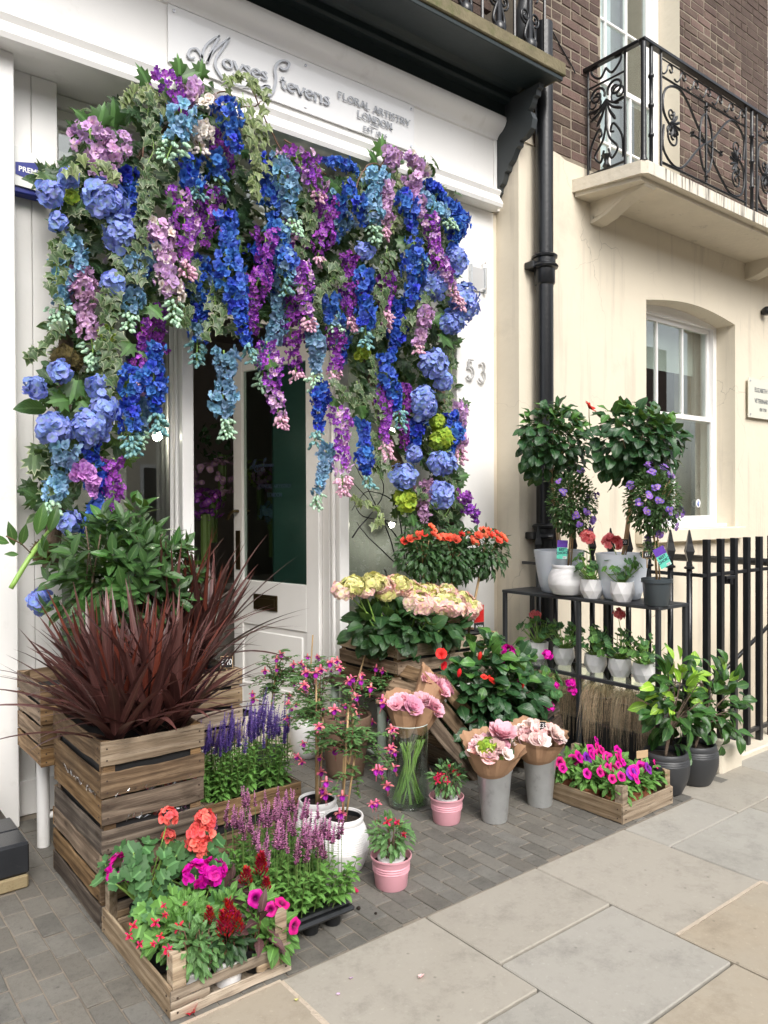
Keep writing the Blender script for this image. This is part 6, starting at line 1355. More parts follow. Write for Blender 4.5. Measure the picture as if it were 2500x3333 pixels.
# cut stem with leaves poking out at the left
t = thing('leafy_branch', W(130, 1800, 3.6), 'cut green branch with a bare pale stem end sticking out at far left', 'branch')
mb = MB(); pts = [W(35, 1915, 3.5), W(90, 1825, 3.52), W(150, 1740, 3.6), W(200, 1690, 3.65)]; mb.tube([Vector(p) for p in spline(pts, 5)], [.011]*8+[.008]*8, 8); part('stem', mb.mesh('stem', M_['stempale'], True), t, world=True)
mb = MB(); mb.tube([W(100, 1800, 3.53), W(70, 1770, 3.5), W(20, 1745, 3.45)], .003, 5); part('twig', mb.mesh('twig', M_['stemred'], True), t, world=True)
for (px, py, dx, dz, s) in ((45, 1775, -.2, 1, 1.1), (68, 1775, .2, 1, 1.0), (30, 1768, -1, .35, 1), (60, 1805, -1, .1, .6), (120, 1740, .2, 1, 1.5), (160, 1730, .3, 1, 1.3), (150, 1800, -.2, .8, .9)):
    p = W(px, py, 3.5)-t.location; part('leaf', lm('lance', 'bay'), t, frame(p, (dx, -.1, dz), (0, -1, .4), s))
# ================================================================== SALVIAS
def spike_me(color, L=.13, key=None, w=.011):
    mb = MB(); V = []; mb.tube([(0, 0, 0), (0, 0, L)], [.0016, .0008], 4)
    pa = [petal_arr(.011, .008, .5, .5, .1, 2) for _ in range(3)]; n = int(L/.0065)
    for i in range(n):
        z = L*i/n
        for k in range(4 if i < n*.8 else 3):
            a = k*1.571+i*.8; s = (1.15-.75*i/n)*R_.uniform(.7, 1.2)
            mb.inst(R_.choice(pa), Matrix.Translation((0, 0, z)) @ Matrix.Rotation(a, 4, 'Z') @ Matrix.Scale(s, 4), m=(1 if R_.random() < .35 else 0))
    return mb
def salvia(loc, label, cols, area, n, nleaf, hleaf, hspike, dens, lean, L=.12, boxy=True, matl='sage'):
    t = thing('salvia', loc, label, 'salvia plants')
    sm = [spike_me(None, L*R_.uniform(.8, 1.15)).mesh('flower_spike', [P_[cols[0]], P_[cols[1]]], True) for _ in range(5)]
    mb = MB(); arr = [LA['mid']() for _ in range(4)]; st = MB(); N_ = nleaf//14
    for i in range(N_):
        x, y = R_.uniform(-area[0], area[0]), R_.uniform(-area[1], area[1]); h = hleaf*R_.uniform(.7, 1.08); top = Vector((x*1.15+R_.uniform(-.02, .02), y*1.15-.02, h)); st.tube([(x, y, 0), top], [.0028, .0015], 4)
        for j in range(14):
            f = .15+.85*j/13; p = Vector((x, y, 0)).lerp(top, f); a = j*1.571+R_.uniform(-.3, .3)
            mb.inst(R_.choice(arr), frame(p, (math.cos(a), math.sin(a), .45 if j > 9 else .1), (0, 0, 1), R_.uniform(.75, 1.15)*(1.1-.45*f)))
    part('foliage', mb.mesh('foliage', L_[matl]), t, kind='stuff'); part('stems', st.mesh('stems', M_['stem']), t, kind='stuff')
    st = MB()
    for i in range(n):
        x, y = R_.uniform(-area[0], area[0])*1.05, R_.uniform(-area[1], area[1])*1.05; z = hleaf*R_.uniform(.9, 1.1)+R_.uniform(0, hspike); d = Vector((R_.uniform(-.16, .16)+lean[0], R_.uniform(-.16, .16)+lean[1], 1)); st.tube([(x, y, hleaf*.6), (x, y, z)], .0014, 4)
        part('flower_spike', R_.choice(sm), t, frame(Vector((x, y, z)), d, (0, -1, 0)) @ Matrix.Rotation(-math.pi/2, 4, 'X') @ Matrix.Scale(R_.uniform(.8, 1.2), 4))
    part('flower_stalks', st.mesh('flower_stalks', M_['stem']), t, kind='stuff'); return t
salvia((1.63, 3.2, .18), 'violet spiked salvia with bright green leaves filling the crate left of the door', ('salv', 'salv'), (.215, .15), 120, 1500, .23, .05, 1, (.12, 0))
# black plug tray with pink salvia
TR = Vector((1.455, 2.48, 0)); t = thing('plant_tray', TR, 'black plastic plant tray on the setts beside the front flower crate', 'tray')
mb = MB(); mb.box((-.15, -.27, .055), (.15, .27, .075), .012); mb.box((-.135, -.255, .0755), (.135, .255, .09), .008); part('tray_rim', mb.mesh('tray_rim', M_['plasticblack']), t)
for i in range(3):
    for j in range(5):
        mb = MB(); mb.lathe([(.028, 0.001), (.034, .054)], 12, (-.095+.095*i, -.2+.1*j, 0)); part('cell', mb.mesh('cell', M_['plasticblack'], True, 40), t)
salvia(TR+Vector((-.01, .0, .08)), 'pink spiked salvia with dusty calyces in the black plant tray', ('salp', 'sald'), (.14, .25), 120, 1400, .15, .1, 1, (.03, 0), L=.085)
# ================================================================== FRONT TRAY CRATE: pots and bedding plants
def innerpot(t, r=.05, h=.085, mat='ceramic', z=0): mb = MB(); mb.lathe([(r*.78, z+.002), (r*.98, z+h*.9), (r*1.05, z+h*.91), (r*1.05, z+h), (r*.95, z+h), (r*.92, z+h*.88), (1e-5, z+h*.88)], 24); part('pot', mb.mesh('pot', M_[mat], True, 45), t)
def bushy(name, loc, label, cat, kind, mat, n, r, h, zc, mass=0, stem='stem', pot=None, group=None, smin=.7, smax=1.1, young=None, droop=.2):
    t = thing(name, loc, label, cat, group)
    if pot: innerpot(t, *pot)
    c = (0, 0, zc); tips = []
    for _ in range(n):
        d = rv(); d.y -= .25; d.z = d.z*.9+.15; d.normalize(); q = R_.uniform(.5, 1.05); p = Vector((d.x*r*q, d.y*r*q, zc+d.z*h*q)); tips.append(p)
        part('leaf', lm(kind, young if young and R_.random() < .3 else mat), t, frame(p, leafdir(d, droop, .5), Vector((0, -.5, 1))+rv(.3), R_.uniform(smin, smax)))
    stemspart(t, (0, 0, .03), tips[::2], stem, .003, .0015)
    if mass: mb = MB(); cloud_mass(mb, mass, c, (r*.85, r*.85, h*.85), 'mid', .7, 1.1, 0, droop); part('inner_foliage', mb.mesh('inner_foliage', L_[mat]), t, kind='stuff')
    return t
def plantat(px, py, z): g = G(px, py, z); return g
def addheads(t, pts, mat, base, stem='stempale'):
    L = []
    for (px, py, z, s) in pts: p = G(px, py, z)-t.location; L.append(p); part('flower_head', gera_head(mat), t, facing(p, Vector((-.15, -.6, .8)), s))
    stemspart(t, base, L, stem, .003, .002)
def gerplant(x, y, label, r, h, n, mats, hd, hm, z=.03):
    t = thing('geranium', (x, y, z), label, 'geranium'); innerpot(t, .05, .08, 'plasticblack'); geranium(t, .08, r, h, n, mats, [], hm, smin=.75, smax=1.15); addheads(t, hd, hm, (0, 0, .08)); return t
gerplant(.99, 2.62, 'geranium with a small scarlet flower at the back left of the front crate', .14, .26, 48, ('gera',), [(548, 2660, .4, .8), (548, 2722, .3, .6)], 'coral')
gerplant(1.17, 2.6, 'coral red geranium with a tall flower column at the back of the front crate', .12, .25, 40, ('gera', 'gera'), [(665, 2672, .37, .95), (655, 2710, .33, 1.05), (640, 2742, .3, .9), (662, 2765, .27, .8)], 'coral')
gerplant(.965, 2.42, 'magenta geranium with one round flower head at the left of the front crate', .1, .16, 38, ('gera', 'geral'), [(397, 2828, .25, 1.35)], 'mag')
gerplant(1.1, 2.42, 'magenta geranium with paired flower heads in the middle of the front crate', .1, .14, 38, ('gera', 'geral'), [(638, 2848, .25, 1.15), (692, 2838, .25, 1.2)], 'mag')
gerplant(.945, 2.36, 'bright green geranium leaves spilling over the left side of the front crate', .085, .12, 26, ('geral',), [], 'mag')
bushy('bedding_plant', (1.0, 2.33, .03), 'bright green young bedding plants in the front left of the crate', 'bedding plant', 'oval', 'sage', 80, .12, .08, .12, 160, pot=(.05, .07, 'plasticblack'), smin=.35, smax=.6)
bushy('bedding_plant', (1.13, 2.33, .03), 'light green leafy seedlings in the middle of the front crate', 'bedding plant', 'oval', 'geral', 40, .09, .07, .12, 60, pot=(.05, .07, 'plasticblack'), smin=.35, smax=.55)
ft = bushy('fuchsia', (.985, 2.2, .012), 'small crimson fuchsia in a white pot at the front left of the crate', 'fuchsia', 'mid', 'fuch', 110, .085, .075, .145, 120, 'stemred', (.05, .085, 'ceramic'), smin=.5, smax=.8)
ft2 = bushy('fuchsia', (1.09, 2.185, .012), 'dark leaved plant in a white pot at the front centre of the crate', 'fuchsia', 'mid', 'dark', 70, .06, .05, .13, 60, 'stemred', (.05, .085, 'ceramic'), smin=.6, smax=.9)
# labels on the small white pots
mb = MB(); mb.tube([(0, 0, .03), (0, 0, .06)], .0475, 24, cap=False)
def fuchsia_me(sep, cor, s=1.0):
    mb = MB(); mb.tube([(0, 0, 0), (0, 0, -.018*s)], [.003*s, .005*s], 6); pa = petal_arr(.026*s, .009*s, -.35, .3, .05)
    for k in range(4): mb.inst(pa, Matrix.Translation((0, 0, -.017*s)) @ Matrix.Rotation(k*1.571+.4, 4, 'Z') @ Matrix.Rotation(rad(25), 4, 'X'), m=0)
    pc = petal_arr(.02*s, .016*s, -1.25, .5, .05)
    for k in range(4): mb.inst(pc, Matrix.Translation((0, 0, -.017*s)) @ Matrix.Rotation(k*1.571, 4, 'Z'), m=1)
    for k in range(4): mb.tube([(0, 0, -.02*s), (R_.uniform(-.005, .005), R_.uniform(-.005, .005), -.055*s)], .0005*s, 3, m=0)
    return mb.mesh('flower', [P_[sep], P_[cor]], True)
FU = [fuchsia_me('fsep', 'fcor') for _ in range(3)]; FR = [fuchsia_me('fred', 'fred') for _ in range(3)]
for (px, py, z, s) in ((428, 3010, .16, 1), (425, 3040, .14, .9), (510, 2995, .17, 1.1), (575, 3015, .16, 1.2), (520, 3045, .15, .8), (450, 3072, .14, .8), (560, 3080, .14, 1.3), (505, 3065, .14, .7), (545, 2970, .19, .8), (540, 2940, .2, .8), (610, 2935, .2, .7)):
    part('flower', R_.choice(FR), ft, facing(G(px, py, z+.055)-ft.location, (R_.uniform(-.8, .8), -.4, .6), s*.68))
# celosia
plume = None
def plume_mb():
    mb = MB(); pa = petal_arr(.016, .007, .9, .4, .2, 2)
    for i in range(70):
        z = i/70; a = i*2.4; r = .017*(1-z)**.7; mb.inst(pa, Matrix.Translation((r*math.cos(a), r*math.sin(a), z*.06)) @ Matrix.Rotation(a-1.57, 4, 'Z') @ Matrix.Scale(R_.uniform(.7, 1.2), 4))
    return mb.mesh('plume', P_['crim'], True)
PL = [plume_mb() for _ in range(3)]
def celosia(x, y, label, plumes, r=.07):
    t = bushy('celosia', (x, y, .012), label, 'celosia', 'lance', 'purp', 34, r, .07, .12, 0, 'stemred', (.045, .08, 'plasticblack'), smin=.55, smax=.95, droop=.4)
    for (px, py, z, s) in plumes: part('plume', R_.choice(PL), t, frame(G(px, py, z+.02)-t.location, (0, 0, 1), (0, -1, 0)) @ Matrix.Rotation(-math.pi/2, 4, 'X') @ Matrix.Rotation(R_.uniform(-.3, .3), 4, 'X') @ Matrix.Scale(s, 4))
celosia(1.19, 2.2, 'crimson plumed celosia with purple leaves at the front right of the crate', [(735, 3050, .17, 1.1), (685, 3010, .17, .8), (750, 2995, .21, .9), (775, 3035, .16, .95), (722, 3110, .1, .6), (708, 2890, .24, .0001)])
celosia(1.21, 2.45, 'second crimson celosia further back in the front crate beside the salvia tray', [(800, 2880, .24, .9), (848, 2850, .25, 1.0), (865, 2900, .2, .7), (850, 2815, .28, .7)], .06)
def petunia_me(mat, s=1.0):
    mb = MB(); V = [(0, 0, 0)]; F = []; Cc = [(0, 0)]; n = 20; rings = ((.006, .012, .1), (.014, .024, .3), (.026, .027, .75), (.034, .024, 1.0))
    for (r, z, g) in rings:
        for j in range(n):
            a = 2*math.pi*j/n; rr = r*(1+.07*math.cos(5*a)) if r > .02 else r; V.append((rr*math.cos(a)*s, rr*math.sin(a)*s, (z+.0025*math.sin(5*a+1)*(r > .02)+R_.uniform(-.0008, .0008))*s)); Cc.append((g, 0))
    F += [(0, 1+j, 1+(j+1) % n) for j in range(n)]+[(1+k*n+j, 1+(k+1)*n+j, 1+(k+1)*n+(j+1) % n, 1+k*n+(j+1) % n) for k in range(3) for j in range(n)]
    mb.add(V, F, None, Cc); return mb.mesh('flower', P_[mat], True)
PM = [petunia_me('petu') for _ in range(3)]; PV = [petunia_me('violet') for _ in range(2)]
tp = bushy('petunia', (1.235, 2.3, .03), 'magenta petunia flowering beside the right corner post of the front crate', 'petunia', 'oval', 'sage', 40, .07, .06, .1, 80, pot=(.05, .07, 'plasticblack'), smin=.4, smax=.75)
for (px, py, z, s, n) in ((828, 2925, .21, .85, (-.2, -1, .5)), (944, 3010, .15, .8, (.3, -1, .1)), (910, 2955, .18, .8, (.3, -.4, .9)), (880, 2962, .17, .7, (-.3, -.6, .5)), (748, 2975, .2, .4, (0, -1, .3))):
    part('flower', R_.choice(PM), tp, facing(G(px, py, z)-tp.location, n, s))
bushy('bedding_plant', (1.245, 2.175, .02), 'pale green frilly plant in the front right corner of the crate', 'bedding plant', 'oval', 'geral', 44, .055, .05, .08, 30, smin=.35, smax=.85)
# ================================================================== PETUNIA TRAY at right
k = 0
for i, (x, y) in enumerate(((3.17, 2.22), (3.3, 2.22), (3.42, 2.24), (3.17, 2.38), (3.3, 2.38), (3.42, 2.42), (3.17, 2.55), (3.3, 2.58), (3.42, 2.6))):
    wn_ = ['front left', 'front middle', 'front right', 'middle left', 'centre', 'middle right', 'back left', 'back middle', 'back right'][i]
    t = bushy('potted_petunia', (x, y, .012), 'magenta petunia in a terracotta coloured pot, %s of the right hand tray crate' % wn_, 'petunia', 'oval', 'sage', 34, .075, .05, .125, 70, pot=(.055, .085, 'terracotta'), smin=.4, smax=.75, group='petunias in the right hand tray')
    for _ in range(3 if i < 3 else 5):
        d = rv(); p = Vector((d.x*.08, -abs(d.y)*.08, .16+R_.uniform(-.02, .035))); part('flower', R_.choice(PV) if R_.random() < .14 else R_.choice(PM), t, facing(p, (d.x*.4, -1, .6), R_.uniform(.6, .95)))
tg = thing('wooden_tag', G(2090, 2455, .22), 'blank pale wooden tag on a stick among the petunias', 'plant tag')
mb = MB(); mb.box((-.035, -.003, -.02), (.035, .0, .02), .002); part('board', mb.mesh('board', M_['tagwood']), tg, Matrix.Rotation(rad(-20), 4, 'Z')); mb = MB(); mb.box((-.005, .0005, -.1), (.005, .004, .01)); part('stick', mb.mesh('stick', M_['tagwood']), tg, Matrix.Rotation(rad(-20), 4, 'Z'))
# ================================================================== WHITE AND PINK POTS IN FRONT
def fuchsia_plant(t, zi, ctr, r3, nfl, leaves=220, stakes=((0, 0, 0),), top=None, red=False, cover=None):
    arr = [LA['small']() for _ in range(4)]; mb = MB(); st = MB()
    for b in range(22):
        d = rv(); d.z = d.z*.8; e = Vector((ctr[0]+d.x*r3[0], ctr[1]+d.y*r3[1], ctr[2]+d.z*r3[2])); s0 = Vector((0, 0, zi)).lerp(Vector(ctr), R_.uniform(.75, 1.1)) if d.z > -.5 else Vector((ctr[0]*.7, ctr[1]*.7, ctr[2]-r3[2]*R_.uniform(.2, .7)))
        P = spline([s0, (s0+e)/2+Vector((0, 0, .03)), e-Vector((0, 0, .02))], 5); st.tube([Vector(p) for p in P], [.0022]*6+[.0013]*5, 4)
        for i in range(1, 11):
            for k_ in range(leaves//220+1):
                a = R_.uniform(0, 6.28); mb.inst(R_.choice(arr), frame(Vector(P[i]), (math.cos(a), math.sin(a), .25), (0, 0, 1), R_.uniform(.8, 1.35)))
    part('foliage', mb.mesh('foliage', L_['fuch']), t, kind='stuff'); part('branches', st.mesh('branches', M_['stemred']), t, kind='stuff')
    for _ in range(nfl):
        d = rv(); d.y = -abs(d.y)*.9; p = Vector((ctr[0]+d.x*r3[0], ctr[1]+d.y*r3[1], ctr[2]+d.z*r3[2]*.9-.02)); q = R_.choice(FR if red else FU)
        M = Matrix.Translation(p) @ Matrix.Rotation(R_.uniform(-.35, .35), 4, 'X') @ Matrix.Rotation(R_.uniform(-.35, .35), 4, 'Y') @ Matrix.Scale(R_.uniform(.85, 1.3), 4); part('flower', q, t, M)
# two staked fuchsias in ridged white pots
for (px, py, cpx, lb) in ((1160, 2862, (1150, 2400, 150, 250), 'fuchsia standard in a white ridged pot, the nearer of the pair'), (1072, 2795, (1040, 2290, 130, 210), 'fuchsia standard in a white ridged pot, the farther of the pair')):
    g = G(px, py-10); g = Vector((g.x, g.y+.09, 0)); t, zi = potted('potted_fuchsia', g, 'ridged', .1, .222, 'ceramic', lb, 'potted plant', 'fuchsia standards in white ridged pots', .074)
    cc = W(cpx[0], cpx[1], g.y)-g; k_ = ppm(g+cc); cc.y = 0
    st = MB(); st.tube([Vector(p) for p in spline([(0, 0, zi), (.004, 0, zi+.25), (cc.x*.6, 0, cc.z-.1), (cc.x, 0, cc.z+.1)], 5)], .0045, 7); part('trunk', st.mesh('trunk', M_['bamboo'], True), t)
    cane(t, (-.014, -.01, zi-.02), (cc.x*.8-.02, -.01, cc.z+.14)); cane(t, (.012, .004, zi-.02), (cc.x*.9+.02, .0, cc.z-.04))
    fuchsia_plant(t, zi, cc, (cpx[2]/k_, cpx[2]/k_*.8, cpx[3]/k_), 26, 440)
g = G(1037, 2478); g.y += .12; t, zi = potted('potted_fuchsia', g, 'smooth', .11, .25, 'ceramic', 'fuchsia in a tall smooth white pot standing against the door threshold', 'potted plant'); cc = W(1010, 2230, g.y)-g
fuchsia_plant(t, zi, (cc.x, 0, cc.z), (.17, .12, .24), 16, 440); cane(t, (0, 0, zi), (cc.x+.02, 0, cc.z+.3))
g = G(850, 2440); g = Vector((2.03, 3.62, 0)); t, zi = potted('potted_fuchsia', g, 'nursery', .1, .2, 'potgrey', 'airy fuchsia with pink and purple flowers standing behind the violet salvia', 'potted plant'); cc = W(905, 2200, g.y)-g
fuchsia_plant(t, zi, (cc.x, 0, cc.z), (.17, .12, .2), 15, 440); cane(t, (0, 0, zi), (cc.x, 0, cc.z+.1))
g = Vector((2.47, 3.5, 0)); t, zi = potted('potted_fuchsia', g, 'terra', .145, .34, 'browncer', 'fuchsia in a large brown ridged terracotta pot beside the sage stand leg', 'potted plant'); cc = W(1215, 2230, g.y)-g
fuchsia_plant(t, zi, (cc.x, -.05, cc.z), (.2, .14, .17), 16, 440); cane(t, (0, 0, zi), (cc.x-.05, 0, cc.z+.2))
# pink tubs
for (px, py, lb, rd) in ((1305, 2900, 'pink enamel tub with a small green fuchsia near the setts edge', 0), (1482, 2685, 'pink enamel tub with a small crimson fuchsia between the glass vase and the zinc bucket', 1)):
    g = G(px, py); g.y += .06; t, zi = potted('pink_tub', g, 'pinktub', .082 if not rd else .083, .122, 'pink', lb, 'potted plant', 'pink enamel tubs of fuchsia')
    innerpot(t, .052, .085, 'ceramic', .03); cx = -.0 if rd else .0
    mb = MB(); cloud_mass(mb, 150, (0, 0, .2), (.075, .07, .065), 'small', .8, 1.3, .1, .1); part('foliage', mb.mesh('foliage', L_['fuch']), t, kind='stuff')
    for _ in range(46 if not rd else 34): d = rv(); p = Vector((d.x*.08, d.y*.07, .2+d.z*.07)); part('leaf', lm('mid', 'fuch' if not rd else 'dark'), t, frame(p, leafdir(d, .1, .5), (0, -.4, 1), R_.uniform(.45, .8)))
    stemspart(t, (0, 0, .1), [Vector((rv().x*.06, rv().y*.06, .2+R_.uniform(-.03, .07))) for _ in range(14)], 'stemred', .003, .0015)
    for _ in range(9 if rd else 3): d = rv(); part('flower', R_.choice(FR), t, facing((d.x*.07, -abs(d.y)*.07, .21+abs(d.z)*.06), (d.x, -.5, .6), R_.uniform(.5, .9)))
# ================================================================== ZINC BUCKETS AND BOUQUETS
rosea = None
def rose_arr_mb(s, layers=((3, .5, 1.45), (4, .7, 1.2), (5, .9, .95), (6, 1.05, .6))):
    mb = MB()
    for li, (n, q, el) in enumerate(layers):
        for k in range(n):
            p = petal_arr(.03*s*q, .03*s*q*1.15, el, .55, .08, 3, .8); mb.inst(p, Matrix.Rotation(2*math.pi*(k+.37*li)/n, 4, 'Z') @ Matrix.Translation((0, .004*s*li*.6, 0)), rnd=0)
    return mb
def kraft_cone(t, r0, r1, z0, z1, zback, n=48, name='wrapping_paper', M=None, seed=0):
    """crumpled paper cone, higher at the back"""
    V = []; F = []; rr = random.Random(seed); fold = [1+.07*math.sin(j*.7+seed)+.05*math.sin(j*1.9+seed*2)+rr.uniform(-.02, .02) for j in range(n)]
    for k_ in range(6):
        f = k_/5
        for j in range(n):
            a = 2*math.pi*j/n; back = .5+.5*math.sin(a); pk = 1+.1*abs(math.sin(a*1.5+seed)); r = (r0+(r1-r0)*f**.8)*(1+(fold[j]-1)*f)*(pk if f > .9 else 1+.1*(pk-1)*f); V.append((r*math.cos(a), r*math.sin(a), z0+(z1-z0)*f+(zback-z1)*back*f*f*(fold[j])))
    F = [(k_*n+j, k_*n+(j+1) % n, (k_+1)*n+(j+1) % n, (k_+1)*n+j) for k_ in range(5) for j in range(n)]
    mb = MB(); mb.add(V, F); return part(name, mb.mesh(name, M_['kraft'], False), t, M)
def flowerset(t, spec, ctr, r, zc, zr, mats):
    for (me_, n_, s0, s1) in spec:
        for _ in range(n_):
            a = R_.uniform(0, 6.28); q = math.sqrt(R_.random())*.95; p = Vector((ctr[0]+r*q*math.cos(a), ctr[1]+r*q*math.sin(a), zc+zr*(1-q*q)+R_.uniform(-.008, .008)))
            part('flower', R_.choice(me_), t, facing(p, (math.cos(a)*q*.8, math.sin(a)*q*.8-.35, 1), R_.uniform(s0, s1)))
RB = [rose_arr_mb(1.0).mesh('flower', P_['blush'], True) for _ in range(3)]; RP = [rose_arr_mb(1.0, ((5, .6, 1.4), (7, .8, 1.15), (8, .95, .95), (8, 1.05, .65))).mesh('flower', P_['peony'], True) for _ in range(3)]
RW = [rose_arr_mb(1.0).mesh('flower', P_['whitef'], True)]; RO = [rose_arr_mb(.7).mesh('flower', P_['rose'], True) for _ in range(3)]
RL = [rose_arr_mb(.8).mesh('flower', P_['lilac'], True)]
LMH = [arrof(hyd_mb(.55)) for _ in range(4)]
def head_mesh(arrs, R, n, mat, name='flower_head', flat=.8, two=False):
    mb = MB()
    for i in range(n):
        z = 1-1.5*(i+.5)/n; a = i*2.39996; s = math.sqrt(max(0, 1-z*z)); d = Vector((s*math.cos(a), s*math.sin(a), z)); mb.inst(R_.choice(arrs), facing(Vector((d.x*R, d.y*R, d.z*R*flat))*R_.uniform(.82, 1.12), d+rv(.5), R_.uniform(.8, 1.2)), m=(1 if two and z > R_.uniform(.62, 1.0) else 0))
    return mb.mesh(name, mat, True)
limeh = head_mesh(LMH, .042, 46, L_['lime'], 'flower')
for (px, py, lb, bl, kd) in ((1645, 2683, 'galvanised zinc bucket on the setts, the nearer left one', 'mixed bouquet of pink peony, lime hydrangea and blush roses in brown paper', 0), (1793, 2630, 'galvanised zinc bucket on the setts, the farther right one', 'bouquet of pale pink roses and hydrangea wrapped in brown paper with a price tag', 1)):
    g = G(px, py); g.y += .07; t = thing('zinc_bucket', g, lb, 'bucket', 'zinc flower buckets'); P, ri, zi = tube_pot('bucket', .084, .25); mb = MB(); mb.lathe(P, 40); part('body', mb.mesh('body', M_['zinc'], True, 40), t)
    mb = MB(); mb.lathe([(ri*.9, .2), (ri*.9, .22), (1e-5, .22)], 24); part('water', mb.mesh('water', M_['water'], True), t)
    b_ = thing('bouquet', g+Vector((-.015, -.0, .2)), bl, 'bouquet'); kraft_cone(b_, .07, .142, .02, .13, .2, seed=3+kd*5)
    mb = MB(); [mb.tube([(R_.uniform(-.03, .03), R_.uniform(-.03, .03), -.15), (R_.uniform(-.05, .05), R_.uniform(-.05, .05), .1)], .004, 5) for _ in range(16)]; part('stems', mb.mesh('stems', M_['stempale']), b_)
    if kd == 0:
        flowerset(b_, ((RB, 16, .9, 1.2), (RP, 5, .8, 1.0), (RW, 6, .8, 1.1), (RL, 5, .8, 1)), (0, -.01), .112, .13, .045, 0); part('flower', RP[0], b_, facing((.03, -.03, .2), (0, -.4, 1), 1.9)); part('flower', limeh, b_, facing((-.06, -.03, .165), (-.2, -.4, 1), 1.1))
        for _ in range(14): d = rv(); part('leaf', lm('mid', 'rose'), b_, frame(Vector((.09+d.x*.035, -.03+d.y*.04, .145)), leafdir(d, 0, .5), (0, 0, 1), .9))
    else:
        flowerset(b_, ((RB, 34, .8, 1.3), (RW, 6, .8, 1.1), (RL, 4, .8, 1)), (0, 0), .118, .13, .05, 0)
# ================================================================== GLASS VASE WITH WRAPPED PEONIES
g = G(1372, 2636); g.y += .1; vz = thing('glass_vase', g, 'tall clear cylindrical glass vase standing on the setts', 'vase')
r, h = .101, .41
mb = MB(); mb.lathe([(r*.98, 0), (r, .004), (r, h), (r-.004, h), (r-.004, .012), (1e-5, .012)], 48); part('glass', mb.mesh('glass', M_['vase'], True, 50), vz); mb = MB(); mb.tube([(r*math.cos(a/40*6.2832), r*math.sin(a/40*6.2832), h) for a in range(41)], .0022, 6); part('rim', mb.mesh('rim', M_['rimglass'], True), vz); mb = MB(); mb.lathe([(1e-5, .001), (r*.96, .001), (r*.99, .006), (r*.96, .011), (1e-5, .011)], 40); part('base_disc', mb.mesh('base_disc', M_['vase'], True), vz)
mb = MB(); mb.lathe([(r-.006, .014), (r-.006, .165), (1e-5, .165)], 40); part('water', mb.mesh('water', M_['water'], True, 50), vz)
for i, (px, py, dx, yy, lb) in enumerate(((1315, 2280, -.06, -.03, 'peony bunch in a brown paper cone, left one in the glass vase'), (1405, 2290, .05, -.05, 'peony bunch in a brown paper cone, right front one in the glass vase'), (1420, 2220, .055, .08, 'peony bunch in a taller brown paper cone at the back of the glass vase'))):
    c = W(px, py, g.y+yy); b_ = thing('peony_bunch', g+Vector((dx*.5, yy*.5, .3)), lb, 'bouquet', 'peony bunches in the glass vase'); cc = c-b_.location
    tl = Matrix.Rotation(math.atan2(cc.x, cc.z)*.8, 4, 'Y'); L = cc.length
    kraft_cone(b_, .03, .088, .05, L*.85, L*1.15, 30, M=tl, seed=11+i)
    for _ in range(9): a = R_.uniform(0, 6.28); q = R_.uniform(0, .06); part('flower', R_.choice(RP), b_, tl @ facing((q*math.cos(a), q*math.sin(a)-.01, L*.86+R_.uniform(-.02, .02)), (math.cos(a)*.5, -.5, 1), R_.uniform(.9, 1.4)))
    part('flower', RP[1], b_, tl @ facing((.01, -.05, L*.84), (0, -.8, .7), 1.5)); mb = MB(); mb.add(*ball_arr(.016, 8)); part('bud', mb.mesh('bud', M_['stem'], True), b_, tl @ Matrix.Translation((.0, -.07, L*.8)))
    mb = MB()
    for _ in range(11): a = R_.uniform(0, 6.28); mb.tube([Vector(p) for p in spline([(R_.uniform(-.03, .03)+cc.x*.3, R_.uniform(-.02, .02), .02), (R_.uniform(-.01, .01)-dx*.2, R_.uniform(-.01, .01), -.1), (math.cos(a)*.078-dx*.5, math.sin(a)*.078-yy*.5, -.275)], 5)], .0038, 6)
    part('stems', mb.mesh('stems', M_['stempale'], True), b_)
# ================================================================== HYDRANGEA CRATE PLANTS
PH = [arrof(hyd_mb(.72)) for _ in range(4)]
hm_p = [head_mesh(PH, .07, 95, [P_['hydp'], P_['hydy']], 'flower_head', .62, True) for _ in range(3)]; hm_y = [head_mesh(PH, .06, 80, [P_['hydy']], 'flower_head', .6) for _ in range(2)]
hb = Vector((2.88, 3.5, .62)); ht = thing('pink_hydrangea', hb, 'broad hydrangea with pale pink and lime flower heads filling its crate', 'hydrangea')
ctr = Vector((0, 0, .13))
mb = MB(); cloud_mass(mb, 320, (.0, .0, .15), (.3, .2, .14), 'hib', 1, 1.4, 0, .3); part('inner_foliage', mb.mesh('inner_foliage', L_['hyd']), ht, kind='stuff')
cloud_leaves(ht, (0, 0, 0), 200, (-.0, -.03, .17), (.37, .25, .13), 'heart', 'hyd', .75, 1.1, .35)
hl = []
for (px, py, c_, s) in ((1120, 1922, 'p', .8), (1150, 1905, 'y', .9), (1185, 1920, 'p', .7), (1215, 1895, 'y', .9), (1240, 1905, 'p', .9), (1250, 1930, 'y', .8), (1290, 1910, 'p', 1), (1300, 1898, 'y', .8), (1330, 1925, 'p', 1), (1365, 1935, 'y', .8), (1400, 1935, 'p', 1), (1365, 1965, 'p', 1), (1420, 1965, 'p', 1.1), (1445, 1985, 'y', .8), (1470, 1970, 'p', 1.1), (1430, 1945, 'p', .9), (1500, 1960, 'p', 1), (1515, 1985, 'p', 1), (1480, 2000, 'p', .8), (1370, 1920, 'y', .6), (1535, 1975, 'p', .7), (1455, 1930, 'p', .8)):
    p = W(px, py, 3.42+R_.uniform(-.03, .05)-(.1 if py > 1955 else 0))-hb; hl.append(p); part('flower_head', R_.choice(hm_p if c_ == 'p' else hm_y), ht, facing(p, (-.1, -.45, 1), s*1.12))
